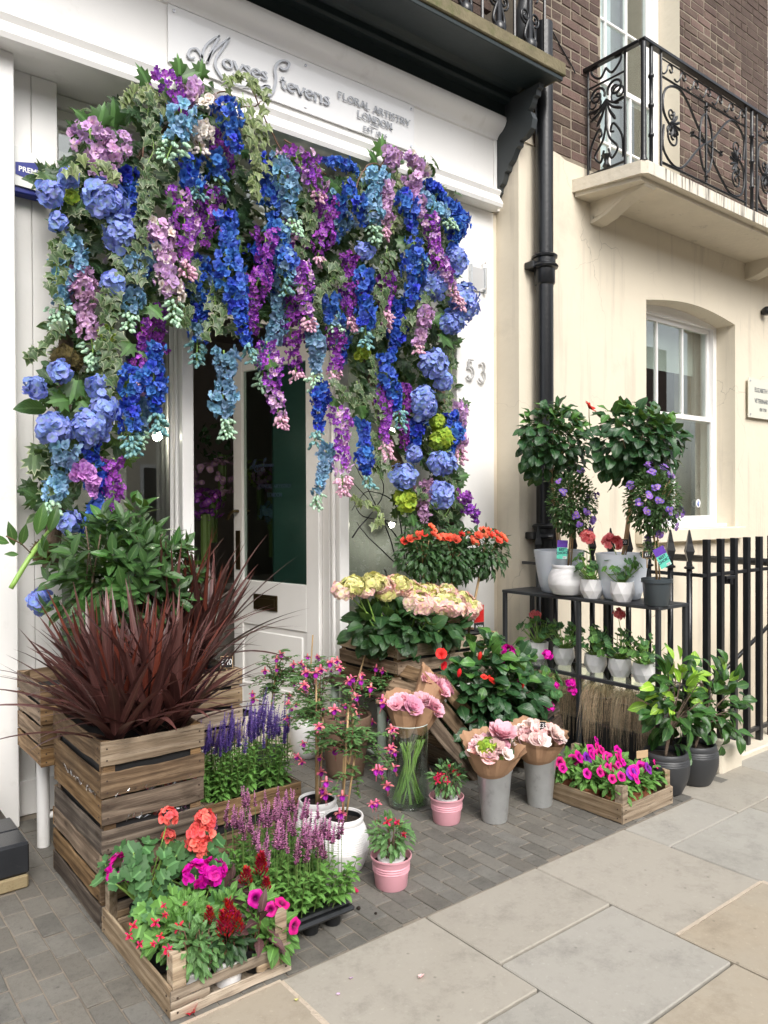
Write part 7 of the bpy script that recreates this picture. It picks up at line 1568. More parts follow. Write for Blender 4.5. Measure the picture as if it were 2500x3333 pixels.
stemspart(ht, (0, 0, -.05), hl, 'stempale', .005, .004)
# ================================================================== ROSE BUSHES
for (px, py, rx, rz, y, lb, n) in ((1370, 1800, 85, 95, 3.55, 'orange rose standard at the left of the rose crate', 13), (1480, 1810, 85, 90, 3.5, 'orange rose standard in the middle of the rose crate', 10), (1575, 1800, 85, 80, 3.45, 'orange rose standard at the right with a leaning bare trunk', 16)):
    top = W(px, py, y); b = Vector((3.15 if px < 1400 else (3.25 if px < 1500 else 3.38), y, .62)); t = thing('rose_standard', b, lb, 'rose bush', 'orange rose standards'); c = top-b; k_ = ppm(top)
    mb = MB(); mb.lathe([(.07, 0), (.085, .09), (.082, .09), (.08, .08), (1e-5, .08)], 20); part('pot', mb.mesh('pot', M_['plasticblack'], True, 50), t)
    mb = MB(); mb.tube([(0, 0, .07), (c.x*.8, c.y, c.z-.1)], .008, 7); [mb.tube([(c.x*.8, c.y, c.z-.1), Vector(c)+Vector((rv().x*.1, rv().y*.1, abs(rv().z)*.1))], .003, 5) for _ in range(10)]; part('trunk', mb.mesh('trunk', M_['bamboo'], True), t)
    rr = (rx/k_, rx/k_*.8, rz/k_); mb = MB(); cloud_mass(mb, 420, c, rr, 'mid', .8, 1.2, .0, .3); part('foliage', mb.mesh('foliage', L_['rose']), t, kind='stuff'); cloud_leaves(t, (0, 0, 0), 60, c, tuple(q*1.03 for q in rr), 'mid', 'rose', .9, 1.3, .4)
    for _ in range(n):
        d = rv(); d.y = -abs(d.y)*.8; d.z = abs(d.z)*.6+.45; d.normalize(); p = Vector(c)+Vector((d.x*rr[0]*.95, d.y*rr[1], d.z*rr[2]*.95)); part('flower', R_.choice(RO), t, facing(p, (d.x*.4, -.7, .6), R_.uniform(.75, 1.35)))
rl = thing('rose_label', W(1560, 2015, 3.33), 'glossy rose label showing a red rose with the word ROSA', 'plant label')
mb = MB(); mb.box((-.045, -.001, -.02), (.04, 0, .085), .0006); part('rose_print', mb.mesh('rose_print', M_['redlabel']), rl); mb = MB(); mb.box((-.045, -.001, -.072), (.04, 0, -.021)); part('card', mb.mesh('card', M_['chalk']), rl)
part('lettering', fonttext('ROSA', .024, M_['printwhite'], .0002), rl, Matrix.Translation((0, -.0016, -.046)) @ FRONT); mb = MB(); mb.tube([(.022, -.002, .07), (.022, 0, .07)], .01, 14); part('sticker', mb.mesh('sticker', M_['hydy'] if 'hydy' in M_ else M_['tagwood']), rl)
# ================================================================== HIBISCUS BUSH (front) AND MAGENTA GERANIUM
hb = Vector((3.0, 3.1, .28)); t = thing('hibiscus_bush', hb, 'large glossy dark leaved hibiscus bush with red blooms in the leaning crate', 'shrub')
c = W(1590, 2275, 3.06)-hb; rr = (.36, .25, .36)
mb = MB(); cloud_mass(mb, 460, c, (.3, .2, .3), 'hib', .9, 1.3, 0, .4); part('inner_foliage', mb.mesh('inner_foliage', L_['hib']), t, kind='stuff')
cloud_leaves(t, (0, 0, 0), 290, c, rr, 'hib', 'hib', 1.0, 1.5, .5, 'hibl', front=.2)
stemspart(t, (-.05, 0, 0), [c+Vector((rv().x*.25, rv().y*.2, rv().z*.25)) for _ in range(20)], 'bark', .006, .003)
for (px, py, s, n) in ((1435, 2130, .62, (-.5, -.8, .5)), (1440, 2165, .5, (.2, -1, -.2)), (1595, 2215, .6, (.3, -.8, .6)), (1575, 2205, .4, (-.3, -.6, .8))): part('flower', me, t, facing(W(px, py, 2.88)-hb, n, s))
bud = MB(); bud.add(*ball_arr(.01, 7, 2.2, 1.0)); budm = bud.mesh('bud', P_['red'], True)
for (px, py) in ((1562, 2135), (1495, 2190), (1700, 2230)): part('bud', budm, t, facing(W(px, py, 2.85)-hb, (0, -.3, 1), 1.2))
gb = Vector((3.5, 3.08, .28)); t = thing('magenta_geranium', gb, 'magenta geranium with thin flower stalks in the darker crate beside the shelf', 'geranium')
geranium(t, .02, .21, .3, 80, ('gera', 'gera', 'geral'), [], 'mag', smin=.75, smax=1.15)
L = []
for (px, py, s) in ((1652, 2122, .95), (1640, 2160, .5), (1782, 2133, .75), (1690, 2208, .6), (1805, 2230, .55), (1858, 2225, .7), (1862, 2250, .65), (1783, 2300, .8)):
    p = W(px, py, 2.93)-gb; L.append(p); part('flower_head', gera_head('mag'), t, facing(p, (0, -.6, .8), s*1.1))
stemspart(t, (0, 0, 0), L, 'stem', .0025, .0018)
mb = MB(); cloud_mass(mb, 120, (0, 0, .12), (.18, .14, .1), 'gera', .7, 1, 0, .2); part('inner_foliage', mb.mesh('inner_foliage', L_['gera']), t, kind='stuff')
# ================================================================== DRY GRASSES on the lower tier
drya = simple('dry_grass', (.66, .5, .32), .8, noise=.35, nscale=40, rnd=.15); dryb = simple('grey_green_grass', (.16, .18, .12), .7, noise=.3, nscale=40)
for i, (y, lb) in enumerate(((3.3, 'tuft of hanging straw coloured grass at the far end under the shelf'), (3.08, 'tuft of hanging straw grass under the shelf, second from the far end'), (2.86, 'thick tuft of hanging brown grass under the middle of the shelf'), (2.64, 'tuft of hanging brown grass with grey green tops under the near part of the shelf'), (2.46, 'tuft of hanging grass at the near end under the shelf beside the camellias'))):
    t = thing('grass_tuft', (3.93, y, .2), lb, 'grass plant', 'hanging dry grasses under the shelf'); mb = MB(); mb.lathe([(.07, 0), (.09, .14), (.085, .14), (1e-5, .13)], 18); part('pot', mb.mesh('pot', M_['ceramicblue'] if i == 4 else M_['plasticblack'], True, 50), t)
    mb = MB()
    for k_ in range(480):
        a = R_.uniform(0, 6.28); q = R_.uniform(.01, .05); s0 = Vector((q*math.cos(a), q*math.sin(a), .13)); ou = R_.uniform(.06, .12); up = R_.uniform(.03, .09); dn = R_.uniform(.08, .3)
        a2 = a+R_.uniform(-.3, .3) if R_.random() < .4 else R_.uniform(2.4, 3.9)
        dx, dy = math.cos(a2)*ou, math.sin(a2)*ou; P = spline([s0, s0+Vector((dx*.5, dy*.5, up)), s0+Vector((dx, dy, up*.3)), s0+Vector((dx*1.2+R_.uniform(-.02, .02), dy*1.0+R_.uniform(-.02, .02), -dn))], 3)
        V = []; 
        for j, p in enumerate(P): w = .0013*(1-j/(len(P)+2)); V += [(p[0], p[1]-w, p[2]), (p[0], p[1]+w, p[2])]
        mb.add(V, [(2*j, 2*j+1, 2*j+3, 2*j+2) for j in range(len(P)-1)], m=1 if k_ % 6 == 0 else 0)
    part('grass', mb.mesh('grass', [drya, dryb]), t, kind='stuff')
bx = bpy.data.objects.new('black_planter', MB().box((3.82, 2.42, 0), (4.02, 3.5, .195), .01).mesh('black_planter', M_['plasticblack'])); LINK(bx); tag(bx, 'long black trough standing under the shelf beneath the dry grasses', 'planter')
# ================================================================== CAMELLIAS IN CHARCOAL POTS
for (px, py, cpx, rp_, lb, n, r) in ((2207, 2597, (2205, 2290), (115, 150), 'camellia with bright young leaves in a charcoal ridged pot, the nearer one', 165, .12), (2303, 2566, (2335, 2290), (100, 140), 'darker leaved camellia in a charcoal ridged pot, the farther one', 130, .12)):
    g = G(px, py); g = Vector((g.x+.03, g.y+.09, 0)); t, zi = potted('potted_camellia', g, 'bowl', r, .215, 'charcoal', lb, 'potted plant', 'camellias in charcoal ridged pots')
    c = W(cpx[0], cpx[1], g.y)-g; k_ = ppm(g+c); c.y = 0; rr = (rp_[0]/k_, .13, rp_[1]/k_)
    mb = MB()
    for b in range(14):
        d = rv(); d.z = d.z*.9; e = Vector(c)+Vector((d.x*rr[0]*.9, d.y*rr[1]*.9, d.z*rr[2]*.95)); mb.tube([Vector(p) for p in spline([(0, 0, zi-.01), (c.x*.3, 0, zi+.1), (Vector((c.x*.5, 0, zi+.15))+e)/2, e], 4)], list(np.linspace(.007, .0022, 13)), 6)
    part('stems', mb.mesh('stems', M_['bark'], True), t)
    y_ = 0
    for i in range(n):
        d = rv(); q = R_.uniform(.45, 1.05); p = Vector(c)+Vector((d.x*rr[0]*q, d.y*rr[1]*q, d.z*rr[2]*q)); yg = (n > 150 and d.z > -.1 and R_.random() < .5) or (d.z > .6 and R_.random() < .4)
        part('leaf', lm('cam', 'caml' if yg and R_.random() < .7 else 'cam'), t, frame(p, leafdir(d, .15, .6), Vector((0, -.7, .8))+rv(.4), R_.uniform(.75, 1.1)))
# ================================================================== THE FLORAL ARCH
AB = Vector((2.3, 3.9, 3.0))
ARC = thing('floral_arch_frame', AB, 'mossy branch frame with dark leaves carrying the flower arch around the shop front', 'floral arch')
mb = MB()
def br(P, r0, r1, y=3.85, mbx=None):
    Q = [W(p[0], p[1], p[2] if len(p) > 2 else y) for p in P]; S = spline([tuple(q) for q in Q], 5); (mbx or mb).tube([Vector(s)+rv(.003) for s in S], list(np.linspace(r0, r1, len(S))), 8)
for P, r0, r1 in (([(165, 1850), (185, 1600), (205, 1350), (215, 1100), (215, 800), (203, 560)], .04, .03), ([(150, 1700), (200, 1500), (210, 1400)], .022, .016), ([(1478, 1900), (1475, 1750), (1440, 1600), (1440, 1400), (1430, 1200)], .04, .03), ([(1400, 1900), (1395, 1750), (1350, 1620), (1290, 1480), (1200, 1250), (1180, 1100)], .03, .018), ([(1320, 1560), (1250, 1400), (1190, 1200), (1180, 900)], .016, .01), ([(400, 620), (470, 480), (560, 400)], .014, .008)):
    m_ = MB(); br(P, r0, r1, mbx=m_); part('branch', m_.mesh('branch', M_['bark'], True), ARC, world=True)
for P in ([(1145, 1750), (1250, 1600), (1200, 1500)], [(1300, 1850), (1250, 1700), (1180, 1560), (1150, 1500)], [(1320, 1850), (1290, 1650), (1200, 1600), (1145, 1660)], [(1310, 1800), (1330, 1600), (1290, 1500), (1250, 1450)], [(1290, 1700), (1180, 1680), (1150, 1620)], [(1300, 1760), (1210, 1640), (1140, 1560)], [(1250, 1850), (1260, 1880), (1240, 1900)], [(1330, 1870), (1200, 1750), (1160, 1700)]):
    m_ = MB(); br(P, .005, .002, 3.95, m_); part('twig', m_.mesh('twig', M_['plasticblack'], True), ARC, world=True)
# fine arching twigs above the top edge
for P in ([(660, 330), (730, 298), (770, 340), (785, 420)], [(820, 290), (870, 400), (910, 480), (925, 500)], [(925, 455), (1000, 500), (1060, 570)], [(1240, 540), (1265, 495), (1300, 490), (1360, 540)], [(780, 350), (830, 345), (850, 330)], [(590, 400), (640, 460), (680, 520)], [(1150, 640), (1180, 560), (1215, 530), (1260, 555)], [(480, 430), (465, 500), (470, 560)]):
    m_ = MB(); br(P, .0045, .003, 3.6, m_); part('twig', m_.mesh('twig', M_['stemred'], True), ARC, world=True)
# moss clumps
for (px, py, s) in ((205, 1165, .055), (245, 1175, .04), (140, 1795, .05), (190, 1690, .03), (1290, 1515, .035), (1390, 1730, .035), (1235, 1000, .03)):
    m_ = MB(); V, F, U, Cc = ball_arr(s, 10, 1.1, 1); m_.add(V*np.random.RandomState(int(px)).uniform(.8, 1.2, (len(V), 1)), F, U, Cc)
    for _ in range(160): d = rv(); m_.tube([d*s*.9, d*s*1.15+rv(.006)], .0012, 3, cap=False)
    part('moss_clump', m_.mesh('moss_clump', M_['mossball']), ARC, Matrix.Translation(W(px, py, 3.72)-AB))
# dark leaf backing
ZONES = [((130, 600), (330, 560), 70), ((180, 900), (330, 520), 60), ((160, 1150), (350, 850), 50), ((120, 1500), (400, 1150), 60), ((110, 1700), (330, 1450), 60), ((250, 700), (700, 350), 120), ((350, 1050), (700, 650), 120), ((450, 420), (720, 260), 40),
         ((700, 850), (1000, 480), 150), ((700, 1080), (1000, 800), 110), ((900, 800), (1250, 560), 110), ((1000, 1150), (1480, 750), 240), ((1130, 620), (1420, 520), 50), ((1250, 800), (1490, 620), 80), ((1130, 1350), (1480, 1080), 130), ((1280, 1700), (1500, 1300), 130), ((1350, 1880), (1500, 1650), 60)]
arrL = [LA['lobed']() for _ in range(4)]; arrO = [LA['oval']() for _ in range(3)]
m1 = MB(); m2 = MB()
for (a, b_, n) in ZONES:
    for _ in range(int(n*1.5)):
        px, py = R_.uniform(a[0], b_[0]), R_.uniform(b_[1], a[1]); p = W(px, py, R_.uniform(3.72, 3.9)); d = Vector((R_.uniform(-1, 1), R_.uniform(-1, .1), R_.uniform(-1.2, .4)))
        (m1 if R_.random() < .7 else m2).inst(R_.choice(arrL+arrO), frame(p-AB, d, Vector((0, -1, .3))+rv(.5), R_.uniform(.8, 1.25)))
part('leaf_backing', m1.mesh('leaf_backing', L_['dark']), ARC, kind='stuff'); part('leaf_backing', m2.mesh('leaf_backing', L_['ivy']), ARC, kind='stuff')
# bright lobed leaves that can be picked out
for (px, py, dx, dz, s, y) in ((245, 1245, -.3, -1, 1.1, 3.62), (215, 1300, -1, -.2, 1.0, 3.62), (270, 1310, .6, -.7, 1.1, 3.62), (150, 1330, -1, -.1, 1.6, 3.7), (210, 1320, -.3, -1, 1.3, 3.7), (600, 250, .8, .5, 1, 3.68), (650, 245, .1, 1, .9, 3.68), (585, 235, -.2, 1, .9, 3.68), (480, 270, -.6, .7, 1, 3.66), (325, 395, .2, 1, 1, 3.68), (365, 400, 0, 1, 1.2, 3.68), (285, 400, -.8, .5, .9, 3.66), (1240, 500, 0, 1, 1.2, 3.7), (1225, 530, -.7, .5, 1.1, 3.7), (1260, 505, .5, .8, .9, 3.7), (1100, 610, -.6, -.4, 1.1, 3.72), (1190, 810, .4, .2, 1.0, 3.6), (1210, 815, -1, 0, 1.0, 3.6), (1300, 790, .8, .1, 1.1, 3.58), (1505, 720, 1, .3, .6, 3.65), (560, 650, .3, -1, .8, 3.58), (775, 790, -.9, -.2, .9, 3.58), (870, 1170, .4, -1, 1, 3.62), (845, 1150, -.4, -1, 1, 3.62), (1170, 1320, .2, -.9, 1, 3.6), (1090, 1300, -.5, -.8, .9, 3.6), (1440, 1090, .6, -.6, 1.2, 3.62), (1410, 1040, .7, .5, 1, 3.64), (480, 1140, .1, -1, .9, 3.6), (425, 1120, -.6, -.7, .9, 3.6), (1500, 1550, 1, .2, .8, 3.66), (1340, 1680, .2, -1, .8, 3.62), (490, 1000, .5, -.5, .9, 3.58), (730, 350, .9, .2, .8, 3.62), (1330, 1760, .5, -.6, 1, 3.64), (1420, 1480, -.6, -.5, 1, 3.64)):
    part('leaf', lm('lobed', 'lobed') if s < 1.25 else lm('oval', 'hyd'), ARC, frame(W(px, py, y)-AB, (dx, -.35, dz), Vector((0, -1, .35)), s*1.15))
# ---- hanging flower sprays
def strand(name, label, cat, group, path, wpx, cols, tip=None, y=3.66, kind='floret', tipfrac=.22, dens=1.0, stem=True, pink=None):
    P = [W(p[0], p[1], (p[2] if len(p) > 2 else y)) for p in path]; t = thing(name, P[0], label, cat, group)
    S = [Vector(s) for s in spline([tuple(q) for q in P], 8)]; cum = [0]
    for a, b_ in zip(S, S[1:]): cum.append(cum[-1]+(b_-a).length)
    L = cum[-1]; R0 = wpx/2/ppm(P[0]); mb = MB(); mb.tube([s-P[0] for s in S], .004, 5)
    fs = 1.0 if kind == 'floret' else .82; step = (.026 if kind == 'floret' else .022)/dens; n = max(3, int(L/step)); fl = MB()
    for i in range(n):
        f = (i+.5)/n; dl = f*L; k = 0
        while k < len(cum)-2 and cum[k+1] < dl: k += 1
        p = S[k].lerp(S[k+1], (dl-cum[k])/max(1e-6, cum[k+1]-cum[k]))-P[0]; tp_ = f > 1-tipfrac and tip
        Rr = max(.014, R0*1.02*(.82+.28*math.sin(f*11+len(label)))*(1 if f < .55 else 1-.75*(f-.55)/.45)-.008)
        m = 6 if Rr > .05 else (5 if Rr > .03 else 4)
        if tp_: m = 4
        for j in range(m):
            a = -math.pi/2+(j-(m-1)/2)*(math.pi*1.25/m)+R_.uniform(-.35, .35)+(.4 if i % 2 else -.4); o = Vector((math.cos(a), math.sin(a), 0)); rr_ = Rr*R_.uniform(.65, 1.08); q = p+o*rr_+Vector((0, 0, R_.uniform(-.014, .014)))
            if tp_: part('bud', fm('bud', tip, 3), t, facing(q, o+Vector((0, 0, -.9))+rv(.4), R_.uniform(.75, 1.15)*(1.05-.3*(f-.7)))); mb.tube([p, q], .0012, 3)
            else:
                c = cols[0] if (len(cols) == 1 or R_.random() < .72 - (.4 if f > .6 else 0)) else R_.choice(cols[1:])
                part('floret', fm(kind, c, 9), t, facing(q, o+Vector((0, 0, R_.uniform(-.6, .3)))+rv(.5), R_.uniform(.72, 1.22)*fs*(1.0 if f < .7 else .85)))
    part('stem', mb.mesh('stem', M_['stempale'], True), t); return t
DB, SB, PU, LI, FB = 'deep blue delphinium sprays in the arch', 'sky blue delphinium sprays in the arch', 'purple wisteria sprays in the arch', 'lilac delphinium sprays in the arch', 'faded blue sprays in the arch'
D, S_, U_, I_ = ('deep', 'royal'), ('sky', 'dusk'), ('purple', 'dpurple'), ('lilac', 'whitef')
def DS(*a, **k): strand('delphinium_spray', *a, **k)
def WS(*a, **k): strand('wisteria_spray', *a, kind='wist', **k)
c = 'flower spray'
DS('sky blue spray with mint tips at the outer left edge, below the moss-topped post', c, SB, [(235, 770), (225, 850), (200, 950), (190, 1070)], 95, S_, 'mint')
DS('short lilac spray beside the outer left sky blue spray, ending in pale buds', c, LI, [(265, 880), (270, 1000), (300, 1120), (300, 1190)], 95, ('dlilac', 'lilac'), 'mint')
DS('wide lilac cluster at the top left above the big periwinkle hydrangea', c, LI, [(290, 410), (300, 480), (340, 560), (345, 640)], 110, ('lilac',))
DS('second lilac cluster at the top left, the one to the right with pale yellow centres', c, LI, [(372, 440), (375, 500), (385, 530)], 110, ('lilac',), y=3.64)
DS('dark blue spray tucked behind ivy at the upper left beside the hydrangea', c, DB, [(410, 560), (425, 640), (430, 720)], 90, D, y=3.74)
DS('light blue spray with round mint buds hanging near the top left of the sign', c, SB, [(590, 345), (585, 420), (560, 470), (540, 525)], 112, ('sky',), 'mint', y=3.52, tipfrac=.38)
WS('topmost purple cluster with pink centres touching the sign at its left end', c, PU, [(535, 235), (545, 290), (575, 340), (570, 390)], 100, ('purple',), y=3.58)
DS('small lilac cluster just right of the topmost purple cluster', c, LI, [(632, 275), (610, 315), (620, 345)], 70, ('lilac',), y=3.56)
DS('white cluster at the top of the arch below the sign script', c, 'white sprays in the arch', [(655, 345), (680, 330), (700, 345)], 80, ('whitef',), y=3.54)
DS('white spray hanging between the light blue and the deep blue sprays at the top', c, 'white sprays in the arch', [(672, 410), (650, 450), (655, 500)], 75, ('whitef',), 'whitef', y=3.55)
DS('deep blue spray under the sign script, highest of the deep blue ones', c, DB, [(735, 330), (740, 400), (755, 460), (765, 500)], 92, ('royal', 'deep'), y=3.52)
WS('purple spray half hidden behind the highest deep blue spray', c, PU, [(690, 430), (720, 500), (755, 560)], 75, ('dpurple', 'purple'), y=3.66)
DS('short deep blue spray with teal buds below the white spray', c, DB, [(615, 520), (620, 580), (650, 650)], 75, D, 'teal', y=3.58, tipfrac=.35)
DS('mid blue spray left of the ivy trail near the top centre', c, DB, [(690, 500), (705, 560), (720, 620)], 80, ('royal',), 'teal', y=3.64)
WS('fat purple spray with pink tip left of centre, high over the left window', c, PU, [(585, 620), (600, 700), (600, 800), (605, 900)], 105, ('purple', 'lilac'), 'pinkbud', y=3.54, tipfrac=.14)
WS('shadowed purple spray directly behind the fat purple spray', c, PU, [(675, 620), (680, 700), (665, 800)], 105, ('dpurple', 'purple'), y=3.68)
DS('long deep blue spray with teal tip hanging over the left door post', c, DB, [(735, 695), (745, 800), (745, 900), (770, 1000), (790, 1080), (830, 1180)], 96, ('royal', 'deep'), 'teal', y=3.52, tipfrac=.15)
DS('long lilac spray ending in mint buds over the left window', c, LI, [(512, 720), (530, 800), (540, 880), (560, 960), (570, 1050)], 92, I_, 'mint', y=3.56)
DS('sky blue spray with mint tip at the top centre beside the ivy trail', c, SB, [(900, 505), (925, 580), (935, 680), (965, 760)], 100, ('sky', 'dusk'), 'mint', y=3.54)
DS('deep blue spray left of the sky blue one at the top centre', c, DB, [(860, 520), (870, 600), (890, 680), (880, 750)], 85, D, y=3.6)
WS('large bright purple cluster with pink tip at the top centre under the fascia', c, PU, [(960, 500), (985, 560), (1015, 610), (1045, 650)], 130, ('purple', 'lilac'), 'pinkbud', y=3.56, tipfrac=.2)
WS('purple spray hanging from the large bright purple cluster', c, PU, [(1055, 650), (1065, 730), (1045, 800), (1030, 850)], 85, ('purple', 'dpurple'), 'pinkbud', y=3.6, tipfrac=.1)
WS('purple spray with pink tip right of the doorway centre, upper', c, PU, [(985, 850), (985, 950), (1000, 1020), (1005, 1075)], 75, ('purple', 'lilac'), 'pinkbud', y=3.56, tipfrac=.15)
WS('purple spray in the centre above the long purple one', c, PU, [(865, 755), (860, 850), (830, 950), (825, 1080)], 92, ('purple', 'dpurple'), y=3.56)
DS('narrow royal blue spray with light tips beside the central purple spray', c, DB, [(905, 740), (925, 820), (935, 900), (930, 960)], 80, ('royal', 'sky'), 'teal', y=3.55)
WS('longest purple spray with pink tip hanging in front of the open door', c, PU, [(868, 1110), (880, 1200), (895, 1290), (915, 1390)], 84, ('purple', 'lilac'), 'pinkbud', y=3.5, tipfrac=.13)
DS('faded blue tip hanging behind the longest purple spray', c, FB, [(905, 960), (900, 1060), (860, 1180), (850, 1270)], 60, ('dusk',), 'mint', y=3.66)
DS('sky blue spray with mint tip hanging alone over the dark doorway', c, SB, [(728, 1140), (735, 1220), (725, 1310), (740, 1425)], 84, ('dusk', 'sky'), 'mint', y=3.54)
DS('dark blue spray in shadow left of the doorway top', c, DB, [(650, 840), (655, 950), (645, 1060), (640, 1180)], 92, ('deep', 'dusk'), 'teal', y=3.7, tipfrac=.18)
DS('deep blue spray over the left window glass, the wider lower one', c, DB, [(425, 1195), (420, 1280), (420, 1380), (430, 1480)], 82, ('deep', 'royal'), 'teal', y=3.56, tipfrac=.25)
DS('deep blue spray beside the white left door post', c, DB, [(510, 1120), (500, 1210), (505, 1310), (525, 1410)], 74, ('royal', 'deep'), 'teal', y=3.52)
WS('purple spray between the two lower blue sprays on the left', c, PU, [(465, 1050), (460, 1150), (450, 1280)], 60, ('dpurple', 'purple'), 'pinkbud', y=3.62)
DS('faded blue spray with mint buds among the ivy on the left', c, FB, [(435, 840), (435, 930), (425, 1000), (415, 1070)], 84, ('dusk', 'sky'), 'mint', y=3.58, tipfrac=.25)
WS('dark purple spray among the ivy above the left window', c, PU, [(520, 1000), (500, 1080), (540, 1150)], 66, ('dpurple',), y=3.68)
DS('royal blue cluster lying sideways under the fascia right of the purple cluster', c, DB, [(1060, 530), (1110, 535), (1160, 560)], 80, ('royal',), y=3.6, )
DS('deep blue spray under the arching green stems at upper right', c, DB, [(1130, 600), (1155, 660), (1180, 720), (1185, 735)], 84, ('royal', 'deep'), y=3.56)
DS('sky blue spray with mint tip at upper right beside the lilac one', c, SB, [(1225, 560), (1210, 640), (1205, 710), (1225, 790)], 78, ('sky', 'dusk'), 'mint', y=3.54, tipfrac=.28)
DS('lilac spray at upper right between sky blue and deep blue', c, LI, [(1255, 600), (1250, 680), (1250, 770)], 62, ('lilac', 'dlilac'), 'pinkbud', y=3.56)
DS('lilac cluster at the very top right by the lobed leaf', c, LI, [(1270, 485), (1275, 550)], 75, ('lilac',), y=3.58)
DS('pale pink and white cluster reaching furthest up right beside the sign', c, LI, [(1320, 505), (1365, 550), (1395, 575)], 60, ('lilac', 'whitef'), y=3.58)
DS('pink lilac spray falling from the top right cluster', c, LI, [(1335, 580), (1350, 640), (1360, 700)], 66, ('lilac',), y=3.56)
DS('royal blue spray below the pink lilac one at the right', c, DB, [(1318, 625), (1325, 690), (1345, 760)], 82, ('royal', 'deep'), y=3.54)
DS('sky blue spray slanting down to the right with mint tip at the top right corner', c, SB, [(1370, 630), (1405, 680), (1445, 710), (1480, 740)], 84, ('sky',), 'mint', y=3.58, tipfrac=.3)
DS('deep blue cluster above the slanting sky blue spray', c, DB, [(1390, 605), (1420, 630), (1440, 650)], 66, ('deep',), y=3.64)
DS('deep blue spray along the outer right edge of the arch', c, DB, [(1465, 660), (1495, 710), (1475, 780), (1480, 880)], 74, ('deep', 'royal'), y=3.62)
WS('pink purple spray curving down inside the right edge', c, PU, [(1390, 700), (1410, 780), (1430, 870), (1470, 940), (1500, 1000)], 72, ('purple', 'lilac'), 'pinkbud', y=3.54)
DS('royal blue spray with teal buds in the upper middle of the right column', c, DB, [(1345, 780), (1360, 840), (1385, 850)], 62, ('royal',), 'teal', y=3.54, tipfrac=.4)
DS('deep blue spray in the middle of the right column', c, DB, [(1325, 830), (1345, 900), (1330, 1000)], 86, ('royal', 'deep'), y=3.58)
DS('deep blue spray with teal tip right of centre, long', c, DB, [(1180, 880), (1185, 960), (1190, 1050), (1190, 1130)], 74, ('royal', 'deep'), 'teal', y=3.54)
WS('purple spray right of centre beside the long blue one', c, PU, [(1130, 830), (1140, 920), (1130, 1000), (1150, 1080)], 78, ('dpurple', 'purple'), 'pinkbud', y=3.6)
DS('royal blue spray with faded tip above the right door jamb', c, DB, [(1060, 960), (1085, 1040), (1100, 1090)], 76, ('royal', 'dusk'), 'mint', y=3.58)
WS('purple spray with round dark centre in the right column', c, PU, [(1255, 880), (1250, 980), (1255, 1060)], 72, ('dpurple', 'purple'), 'pinkbud', y=3.6, tipfrac=.25)
DS('dark blue spray in the middle right, behind ivy', c, DB, [(1290, 980), (1290, 1080), (1265, 1180)], 66, ('deep',), y=3.66)
DS('deep blue spray with pale tip slanting over the right window', c, DB, [(1245, 1160), (1265, 1240), (1285, 1310), (1310, 1390)], 66, ('royal', 'deep'), 'teal', y=3.52)
WS('purple spray with pink tip over the right window', c, PU, [(1235, 1240), (1250, 1320), (1250, 1420), (1268, 1490)], 58, ('purple',), 'pinkbud', y=3.56)
DS('deep blue spray with teal tip hanging over the right window glass', c, DB, [(1180, 1370), (1185, 1450), (1185, 1520), (1205, 1590)], 58, ('royal', 'deep'), 'teal', y=3.54)
WS('purple spray fading to pale pink over the white right door jamb', c, PU, [(1098, 1325), (1112, 1420), (1110, 1500), (1118, 1610)], 74, ('purple', 'lilac'), 'pinkbud', y=3.5, tipfrac=.25)
DS('deep blue spray hanging in front of the door hinge side', c, DB, [(1048, 1240), (1035, 1320), (1035, 1380), (1022, 1445)], 58, ('deep',), 'teal', y=3.56)
DS('faded sky blue spray ending beside the door hinge', c, FB, [(1065, 1440), (1055, 1520), (1035, 1590), (1028, 1650)], 56, ('dusk', 'sky'), 'mint', y=3.54)
DS('faded blue spray with mint tip near the top of the door glass', c, FB, [(1015, 1060), (1030, 1150), (1022, 1260)], 60, ('dusk',), 'mint', y=3.58)
WS('dark purple mass hanging over the top of the open door', c, PU, [(930, 970), (945, 1060), (955, 1150), (965, 1230)], 96, ('dpurple',), 'pinkbud', y=3.66, tipfrac=.12)
WS('purple spray above the green stem by the right door jamb', c, PU, [(1085, 1070), (1095, 1160), (1080, 1240)], 66, ('dpurple', 'purple'), 'pinkbud', y=3.6)
DS('dusty pink spray hanging inside the right column at mid height', c, LI, [(1385, 1000), (1370, 1080), (1355, 1150)], 60, ('dlilac', 'lilac'), 'pinkbud', y=3.56)
WS('dark purple spray inside the right column at mid height', c, PU, [(1320, 1250), (1315, 1350), (1315, 1460)], 60, ('dpurple',), y=3.66)
DS('dark blue spray behind the green hydrangea in the right column', c, DB, [(1360, 1360), (1350, 1420), (1350, 1470)], 60, ('deep',), y=3.66)
DS('deep blue spray at the outer right edge beside the lime hydrangea', c, DB, [(1465, 1340), (1478, 1400), (1465, 1480)], 64, ('royal', 'deep'), y=3.6)
DS('pale lilac spray on the outermost right edge against the white pillar', c, LI, [(1485, 1310), (1500, 1390), (1495, 1500)], 50, ('lilac',), 'pinkbud', y=3.64)
WS('purple spray at the lower right end of the arch above the orange roses', c, PU, [(1500, 1600), (1525, 1650), (1550, 1700)], 62, ('purple',), y=3.62)
DS('dusty lilac spray at the foot of the right column', c, LI, [(1385, 1560), (1380, 1620), (1375, 1700)], 56, ('dlilac',), y=3.64)
DS('sky blue spray with mint tip at the lower left outer edge', c, SB, [(215, 1450), (200, 1520), (180, 1600), (145, 1680)], 72, ('dusk', 'sky'), 'mint', y=3.56, tipfrac=.25)
DS('deep blue spray at the lower left behind the pink candytuft', c, DB, [(285, 1450), (310, 1530), (320, 1600), (310, 1680)], 72, ('deep', 'royal'), y=3.62)
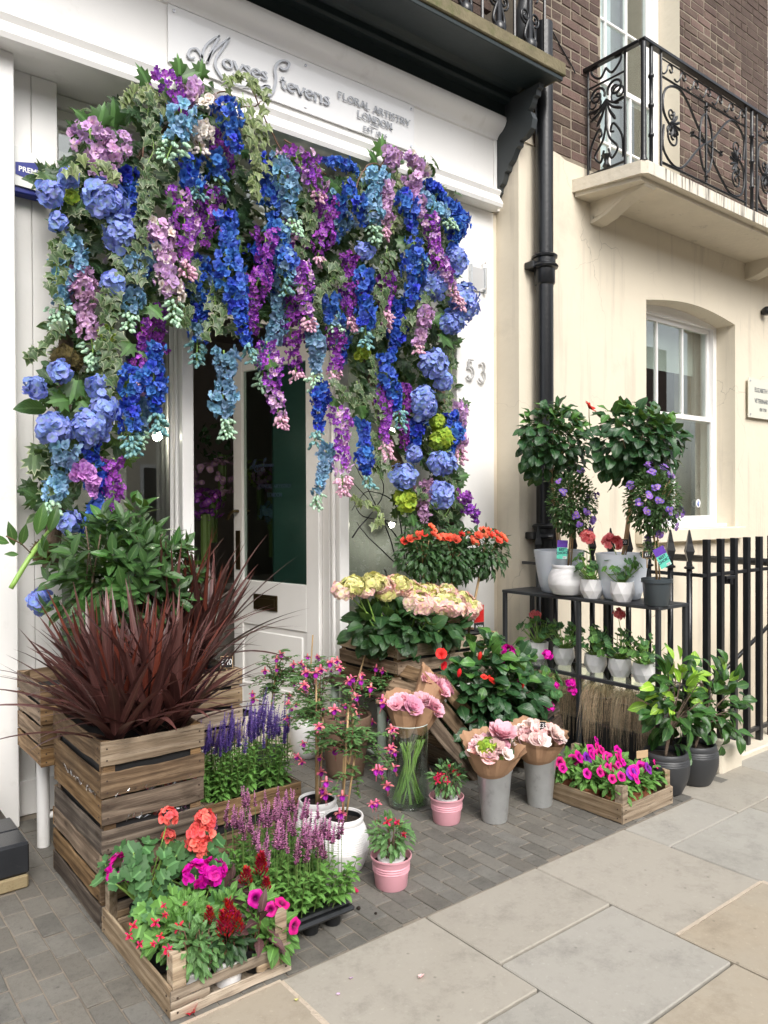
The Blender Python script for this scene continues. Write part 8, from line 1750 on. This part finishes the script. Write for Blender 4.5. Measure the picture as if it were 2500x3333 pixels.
WS('purple spray at the lower left ending near the laurel bush', c, PU, [(370, 1490), (365, 1560), (370, 1620), (355, 1680)], 66, ('purple', 'dpurple'), y=3.58)
DS('bright orchid candytuft spray at the lower left over the blue spray', c, 'candytuft sprays', [(270, 1510), (245, 1560)], 50, ('cand',), y=3.52, dens=1.4)
DS('second bright orchid candytuft spray at the lower left, longer one', c, 'candytuft sprays', [(285, 1520), (300, 1570), (300, 1610)], 50, ('cand',), y=3.52, dens=1.4)
DS('blue spray low down inside the left column above the laurel', c, DB, [(310, 1640), (300, 1700), (270, 1740)], 60, ('royal',), y=3.58)
DS('faded blue spray beside the wide lower blue spray on the left window', c, FB, [(462, 1300), (460, 1360), (450, 1440)], 45, ('dusk',), 'mint', y=3.62)
DS('dusk blue spray in the shade at the top right inner corner', c, FB, [(1090, 640), (1110, 720), (1090, 790)], 80, ('royal', 'dusk'), y=3.7)
DS('royal blue spray filling the centre behind the ivy trail', c, DB, [(830, 800), (870, 900), (890, 980)], 90, ('deep', 'dusk'), y=3.74)
DS('dark blue spray behind the central ivy at door height', c, DB, [(1120, 1050), (1110, 1120), (1120, 1180)], 60, ('dusk', 'deep'), y=3.7)
DS('dark blue spray behind the long lilac spray on the left', c, DB, [(470, 730), (480, 820), (470, 900)], 80, ('dusk', 'deep'), y=3.74)
WS('dusty purple spray in the middle behind the upper ivy', c, PU, [(950, 720), (960, 800), (950, 880)], 70, ('dlilac', 'dpurple'), y=3.68)
# ---- hydrangea heads
def hydhead(px, py, rpx, color, label, y=3.6, zs=1.0, group='periwinkle hydrangeas in the arch'):
    p = W(px, py, y); rpx *= .9; t = thing('hydrangea_head', p, label, 'hydrangea', group); R = rpx/ppm(p)-.012; n = int(30+900*R*zs); n = min(150, int(4*math.pi*R*R*zs/(.018**2)*.62))
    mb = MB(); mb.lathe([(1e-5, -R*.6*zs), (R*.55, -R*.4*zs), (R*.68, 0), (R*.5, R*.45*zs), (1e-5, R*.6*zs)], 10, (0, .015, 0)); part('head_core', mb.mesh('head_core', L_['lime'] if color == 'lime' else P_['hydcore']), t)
    for i in range(n):
        z = 1-2*(i+.5)/n; a = i*2.39996; s = math.sqrt(1-z*z); d = Vector((s*math.cos(a), s*math.sin(a), z))
        if d.y > .3: continue
        q = Vector((d.x*R, d.y*R, d.z*R*zs))*R_.uniform(.78, 1.1)*(1+.12*math.sin(a*3+px)); part('floret', fm('hyd', color, 8), t, facing(q, d+rv(.62), R_.uniform(.72, 1.02)))
for (px, py, r_, lb, zs) in ((163, 632, 50, 'periwinkle hydrangea head at the outer upper left below the alarm box', 1), (225, 580, 38, 'small periwinkle hydrangea head beside the moss-topped post at upper left', 1), (335, 655, 82, 'largest periwinkle hydrangea head at the upper left', .85), (390, 760, 62, 'darker periwinkle hydrangea head hanging below the largest one', 1.3), (190, 725, 36, 'small periwinkle hydrangea head on the left edge below the outer upper one', 1.2), (372, 930, 50, 'periwinkle hydrangea head half covered by ivy over the left window', 1.1), (190, 1210, 44, 'periwinkle hydrangea head just below the moss clump on the left column', 1), (118, 1262, 44, 'periwinkle hydrangea head sticking out furthest left at mid height', .9), (320, 1262, 44, 'shaded periwinkle hydrangea head above the big pair on the left', 1.1), (172, 1398, 66, 'round periwinkle hydrangea head at the lower left, left of the big pair', .95), (290, 1395, 68, 'large periwinkle hydrangea head at the lower left, lower right of the big pair', .95), (335, 1335, 56, 'periwinkle hydrangea head at the lower left, upper right of the big pair', 1), (222, 1700, 44, 'periwinkle hydrangea head resting on the laurel bush', .9), (127, 1960, 48, 'lowest periwinkle hydrangea head at far left above the raised crate', 1),
                           (1483, 850, 46, 'periwinkle hydrangea head at the right edge above the metal plate height', 1.1), (1505, 985, 58, 'large periwinkle hydrangea head bulging over the right edge of the arch', 1.3), (1468, 1050, 44, 'periwinkle hydrangea head at the right edge under the bulging one', 1), (1405, 930, 50, 'shaded periwinkle hydrangea head inside the right column', 1.1), (1408, 1185, 62, 'wide periwinkle hydrangea head level with the house number', .85), (1440, 1240, 38, 'round periwinkle hydrangea head nearest the house number', 1), (1372, 1312, 56, 'tall periwinkle hydrangea head below the house number level', 1.25), (1437, 1508, 54, 'periwinkle hydrangea head under the lime ones on the right', .8), (1432, 1612, 50, 'lowest periwinkle hydrangea head of the right column', 1.1), (1312, 1552, 50, 'periwinkle hydrangea head over the right window glass', .95), (1345, 1480, 34, 'small periwinkle hydrangea head left of the lime ones', 1), (1185, 820, 34, 'small shaded hydrangea head at the upper right behind the sprays', 1)):
    hydhead(px, py, r_, 'hydb', lb, y=3.58 if px < 400 else 3.6, zs=zs)
for (px, py, r_, lb) in ((1437, 1428, 46, 'large lime green hydrangea head in the right column'), (1418, 1372, 30, 'small lime green hydrangea head above the large lime one'), (1320, 1630, 44, 'lime green hydrangea head over the right window, above the pink hydrangeas'), (1180, 1147, 32, 'small dark lime hydrangea head near the right door jamb top'), (232, 640, 30, 'shaded lime hydrangea head behind the left post'), (345, 1090, 34, 'shaded lime hydrangea head among ivy on the left')):
    hydhead(px, py, r_, 'lime', lb, y=3.62, group='lime hydrangeas in the arch')
# ---- ivy trails
def ivytrail(label, path, n, y=3.56, mat='ivy', spread=.035, s=(.75, 1.15)):
    P = [W(p[0], p[1], y) for p in path]; t = thing('ivy_trail', P[0], label, 'ivy', 'variegated ivy trails in the arch'); S = [Vector(q) for q in spline([tuple(p) for p in P], 7)]
    mb = MB(); mb.tube([q-P[0] for q in S], .0022, 5)
    for i in range(n):
        f = R_.random()*(len(S)-1); k = int(f); p = S[k].lerp(S[min(k+1, len(S)-1)], f-k)-P[0]; q = p+Vector((R_.uniform(-1, 1)*spread, R_.uniform(-1, .3)*spread, R_.uniform(-.8, .6)*spread)); mb.tube([p, q], .0011, 3)
        part('leaf', lm('ivy', mat, 4), t, frame(q, Vector((R_.uniform(-.8, .8), R_.uniform(-.5, .1), -1+R_.uniform(-.2, .7))), Vector((0, -1, .2))+rv(.45), R_.uniform(*s)))
    part('stem', mb.mesh('stem', M_['stempale'], True), t)
ivytrail('ivy trail falling from the top left peak over the dark leaves', [(500, 300), (480, 380), (500, 480), (470, 560), (480, 640)], 44)
ivytrail('thick ivy trail left of the long lilac spray', [(470, 640), (460, 720), (450, 820), (440, 900)], 50, 3.54)
ivytrail('pale ivy trail crossing the sign lettering at the top', [(720, 280), (770, 250), (820, 265), (850, 300)], 26, 3.54, 'ivypale')
ivytrail('pale ivy trail hanging below the sign beside the highest blue spray', [(790, 300), (800, 400), (820, 480), (830, 560), (820, 640)], 46, 3.52, 'ivypale')
ivytrail('ivy trail under the right end of the script on bare twigs', [(860, 330), (850, 420), (865, 500), (850, 560)], 26, 3.56, 'ivypale')
ivytrail('ivy sprig arching at the upper left corner of the arch', [(415, 330), (440, 295), (500, 310), (560, 350)], 20, 3.6, 'ivypale')
ivytrail('ivy trail over the moss-topped post at upper left', [(230, 540), (290, 530), (360, 550), (380, 600)], 18, 3.52, 'ivypale', .03)
ivytrail('ivy trail down the inner side of the left column', [(430, 760), (400, 880), (350, 980), (360, 1100)], 54, 3.56)
ivytrail('ivy trail swinging out at far left below the outer sky blue spray', [(190, 1050), (150, 1110), (110, 1150), (95, 1170)], 18, 3.58, 'ivy', .02)
ivytrail('ivy trail around the left column at hydrangea height', [(330, 1100), (360, 1180), (350, 1260)], 30, 3.56)
ivytrail('ivy trail on the left post under the small hydrangea', [(200, 740), (190, 830), (180, 900), (160, 960)], 26, 3.6)
ivytrail('ivy trail in the upper middle between purple and blue sprays', [(640, 700), (630, 800), (600, 950), (600, 1050)], 44, 3.6)
ivytrail('ivy trail hanging left of the doorway centre', [(690, 900), (700, 1000), (680, 1080)], 28, 3.56)
ivytrail('ivy trail below the large purple cluster', [(1000, 640), (1010, 720), (980, 800), (960, 860)], 26, 3.58)
ivytrail('ivy trail crossing the right part of the arch', [(1050, 850), (1100, 880), (1060, 930), (1020, 980)], 28, 3.54)
ivytrail('ivy trail down the middle of the right column', [(1260, 800), (1250, 900), (1240, 1000), (1230, 1100)], 46, 3.56)
ivytrail('ivy trail at the upper right behind the royal blue spray', [(1290, 560), (1295, 650), (1290, 740)], 30, 3.6, 'ivypale')
ivytrail('ivy trail above the right door jamb', [(1080, 1240), (1130, 1290), (1180, 1290), (1160, 1240)], 30, 3.54)
ivytrail('ivy trail left of the wide hydrangea in the right column', [(1200, 1150), (1220, 1220), (1240, 1280), (1220, 1360)], 30, 3.56)
ivytrail('ivy trail on the outer right edge beside the house number', [(1445, 1100), (1468, 1180), (1462, 1280), (1445, 1330)], 22, 3.64, 'ivy', .022, (.55, .85))
ivytrail('ivy trail at mid height of the right column under the purple spray', [(1400, 940), (1360, 1000), (1320, 1060)], 30, 3.58)
ivytrail('ivy trail by the lowest hydrangea of the right column', [(1450, 1530), (1475, 1600), (1440, 1680), (1360, 1590)], 34, 3.6)
ivytrail('yellow green ivy sprig hanging over the right window twigs', [(1150, 1610), (1190, 1640), (1230, 1660), (1220, 1710)], 18, 3.7, 'ivypale', .03)
ivytrail('ivy trail among the blue sprays above the left window', [(330, 700), (400, 850), (440, 960)], 24, 3.6)
ivytrail('ivy trail low in front of the right window beside the moss', [(1220, 1420), (1230, 1500), (1250, 1530)], 22, 3.6)
# ================================================================== DIM FLOWERS INSIDE THE SHOP
HB = [arrof(hyd_mb(.8)) for _ in range(3)]
def indoor(x, y, z, label, mat, R, n=70):
    t = thing('indoor_flowers', (x, y, z), label, 'flowers'); m_ = MB()
    for k in range(n):
        d = rv(); m_.inst(R_.choice(HB), facing(Vector((d.x*R, d.y*R*.7, d.z*R*.8))*R_.uniform(.7, 1.1), d+rv(.4), R_.uniform(.9, 1.4)))
    part('flower_mass', m_.mesh('flower_mass', P_[mat] if mat in P_ else L_[mat], True), t, kind='stuff')
    m_ = MB(); m_.tube([(0, 0, -R*.5), (0, 0, -R-.28)], .03, 8); m_.tube([(.04, .0, -R*.5), (.03, 0, -R-.28)], .012, 6); part('stems', m_.mesh('stems', M_['stem']), t)
def at_y(px, py, y): return W(px, py, y)
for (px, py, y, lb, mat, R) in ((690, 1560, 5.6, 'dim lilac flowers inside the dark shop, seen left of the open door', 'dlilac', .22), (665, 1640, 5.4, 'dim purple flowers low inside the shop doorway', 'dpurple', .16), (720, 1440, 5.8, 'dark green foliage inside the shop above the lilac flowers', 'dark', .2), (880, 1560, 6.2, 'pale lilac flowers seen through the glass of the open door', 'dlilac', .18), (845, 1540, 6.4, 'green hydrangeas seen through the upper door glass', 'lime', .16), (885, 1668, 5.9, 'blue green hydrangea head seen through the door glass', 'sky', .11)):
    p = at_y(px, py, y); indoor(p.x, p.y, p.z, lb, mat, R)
m_ = MB(); p = at_y(890, 1880, 6.2); m_.box((p.x-1.2, 6.0, p.z-.05), (p.x+.9, 6.5, p.z)); m_.box((p.x-1.2, 6.05, .02), (p.x+.9, 6.1, p.z-.05)); tb_ = bpy.data.objects.new('display_counter', m_.mesh('display_counter', M_['interior'])); LINK(tb_); tag(tb_, 'pale display counter inside the shop behind the open door', 'counter')
p = W(507, 1787, 4.05); t = thing('copper_lamp', p, 'small glowing copper lamp half hidden in the laurel leaves', 'lamp')
m_ = MB(); m_.lathe([(.008, .04), (.016, .03), (.032, -.004), (.03, -.006), (.012, .025)], 16); part('shade', m_.mesh('shade', simple('copper', (.5, .2, .08), .3, metal=.9), True), t)
m_ = MB(); m_.add(*ball_arr(.014, 8)); part('bulb', m_.mesh('bulb', simple('amber_bulb', (1, .5, .1), .5, emit=((1, .45, .1), 6)), True), t)
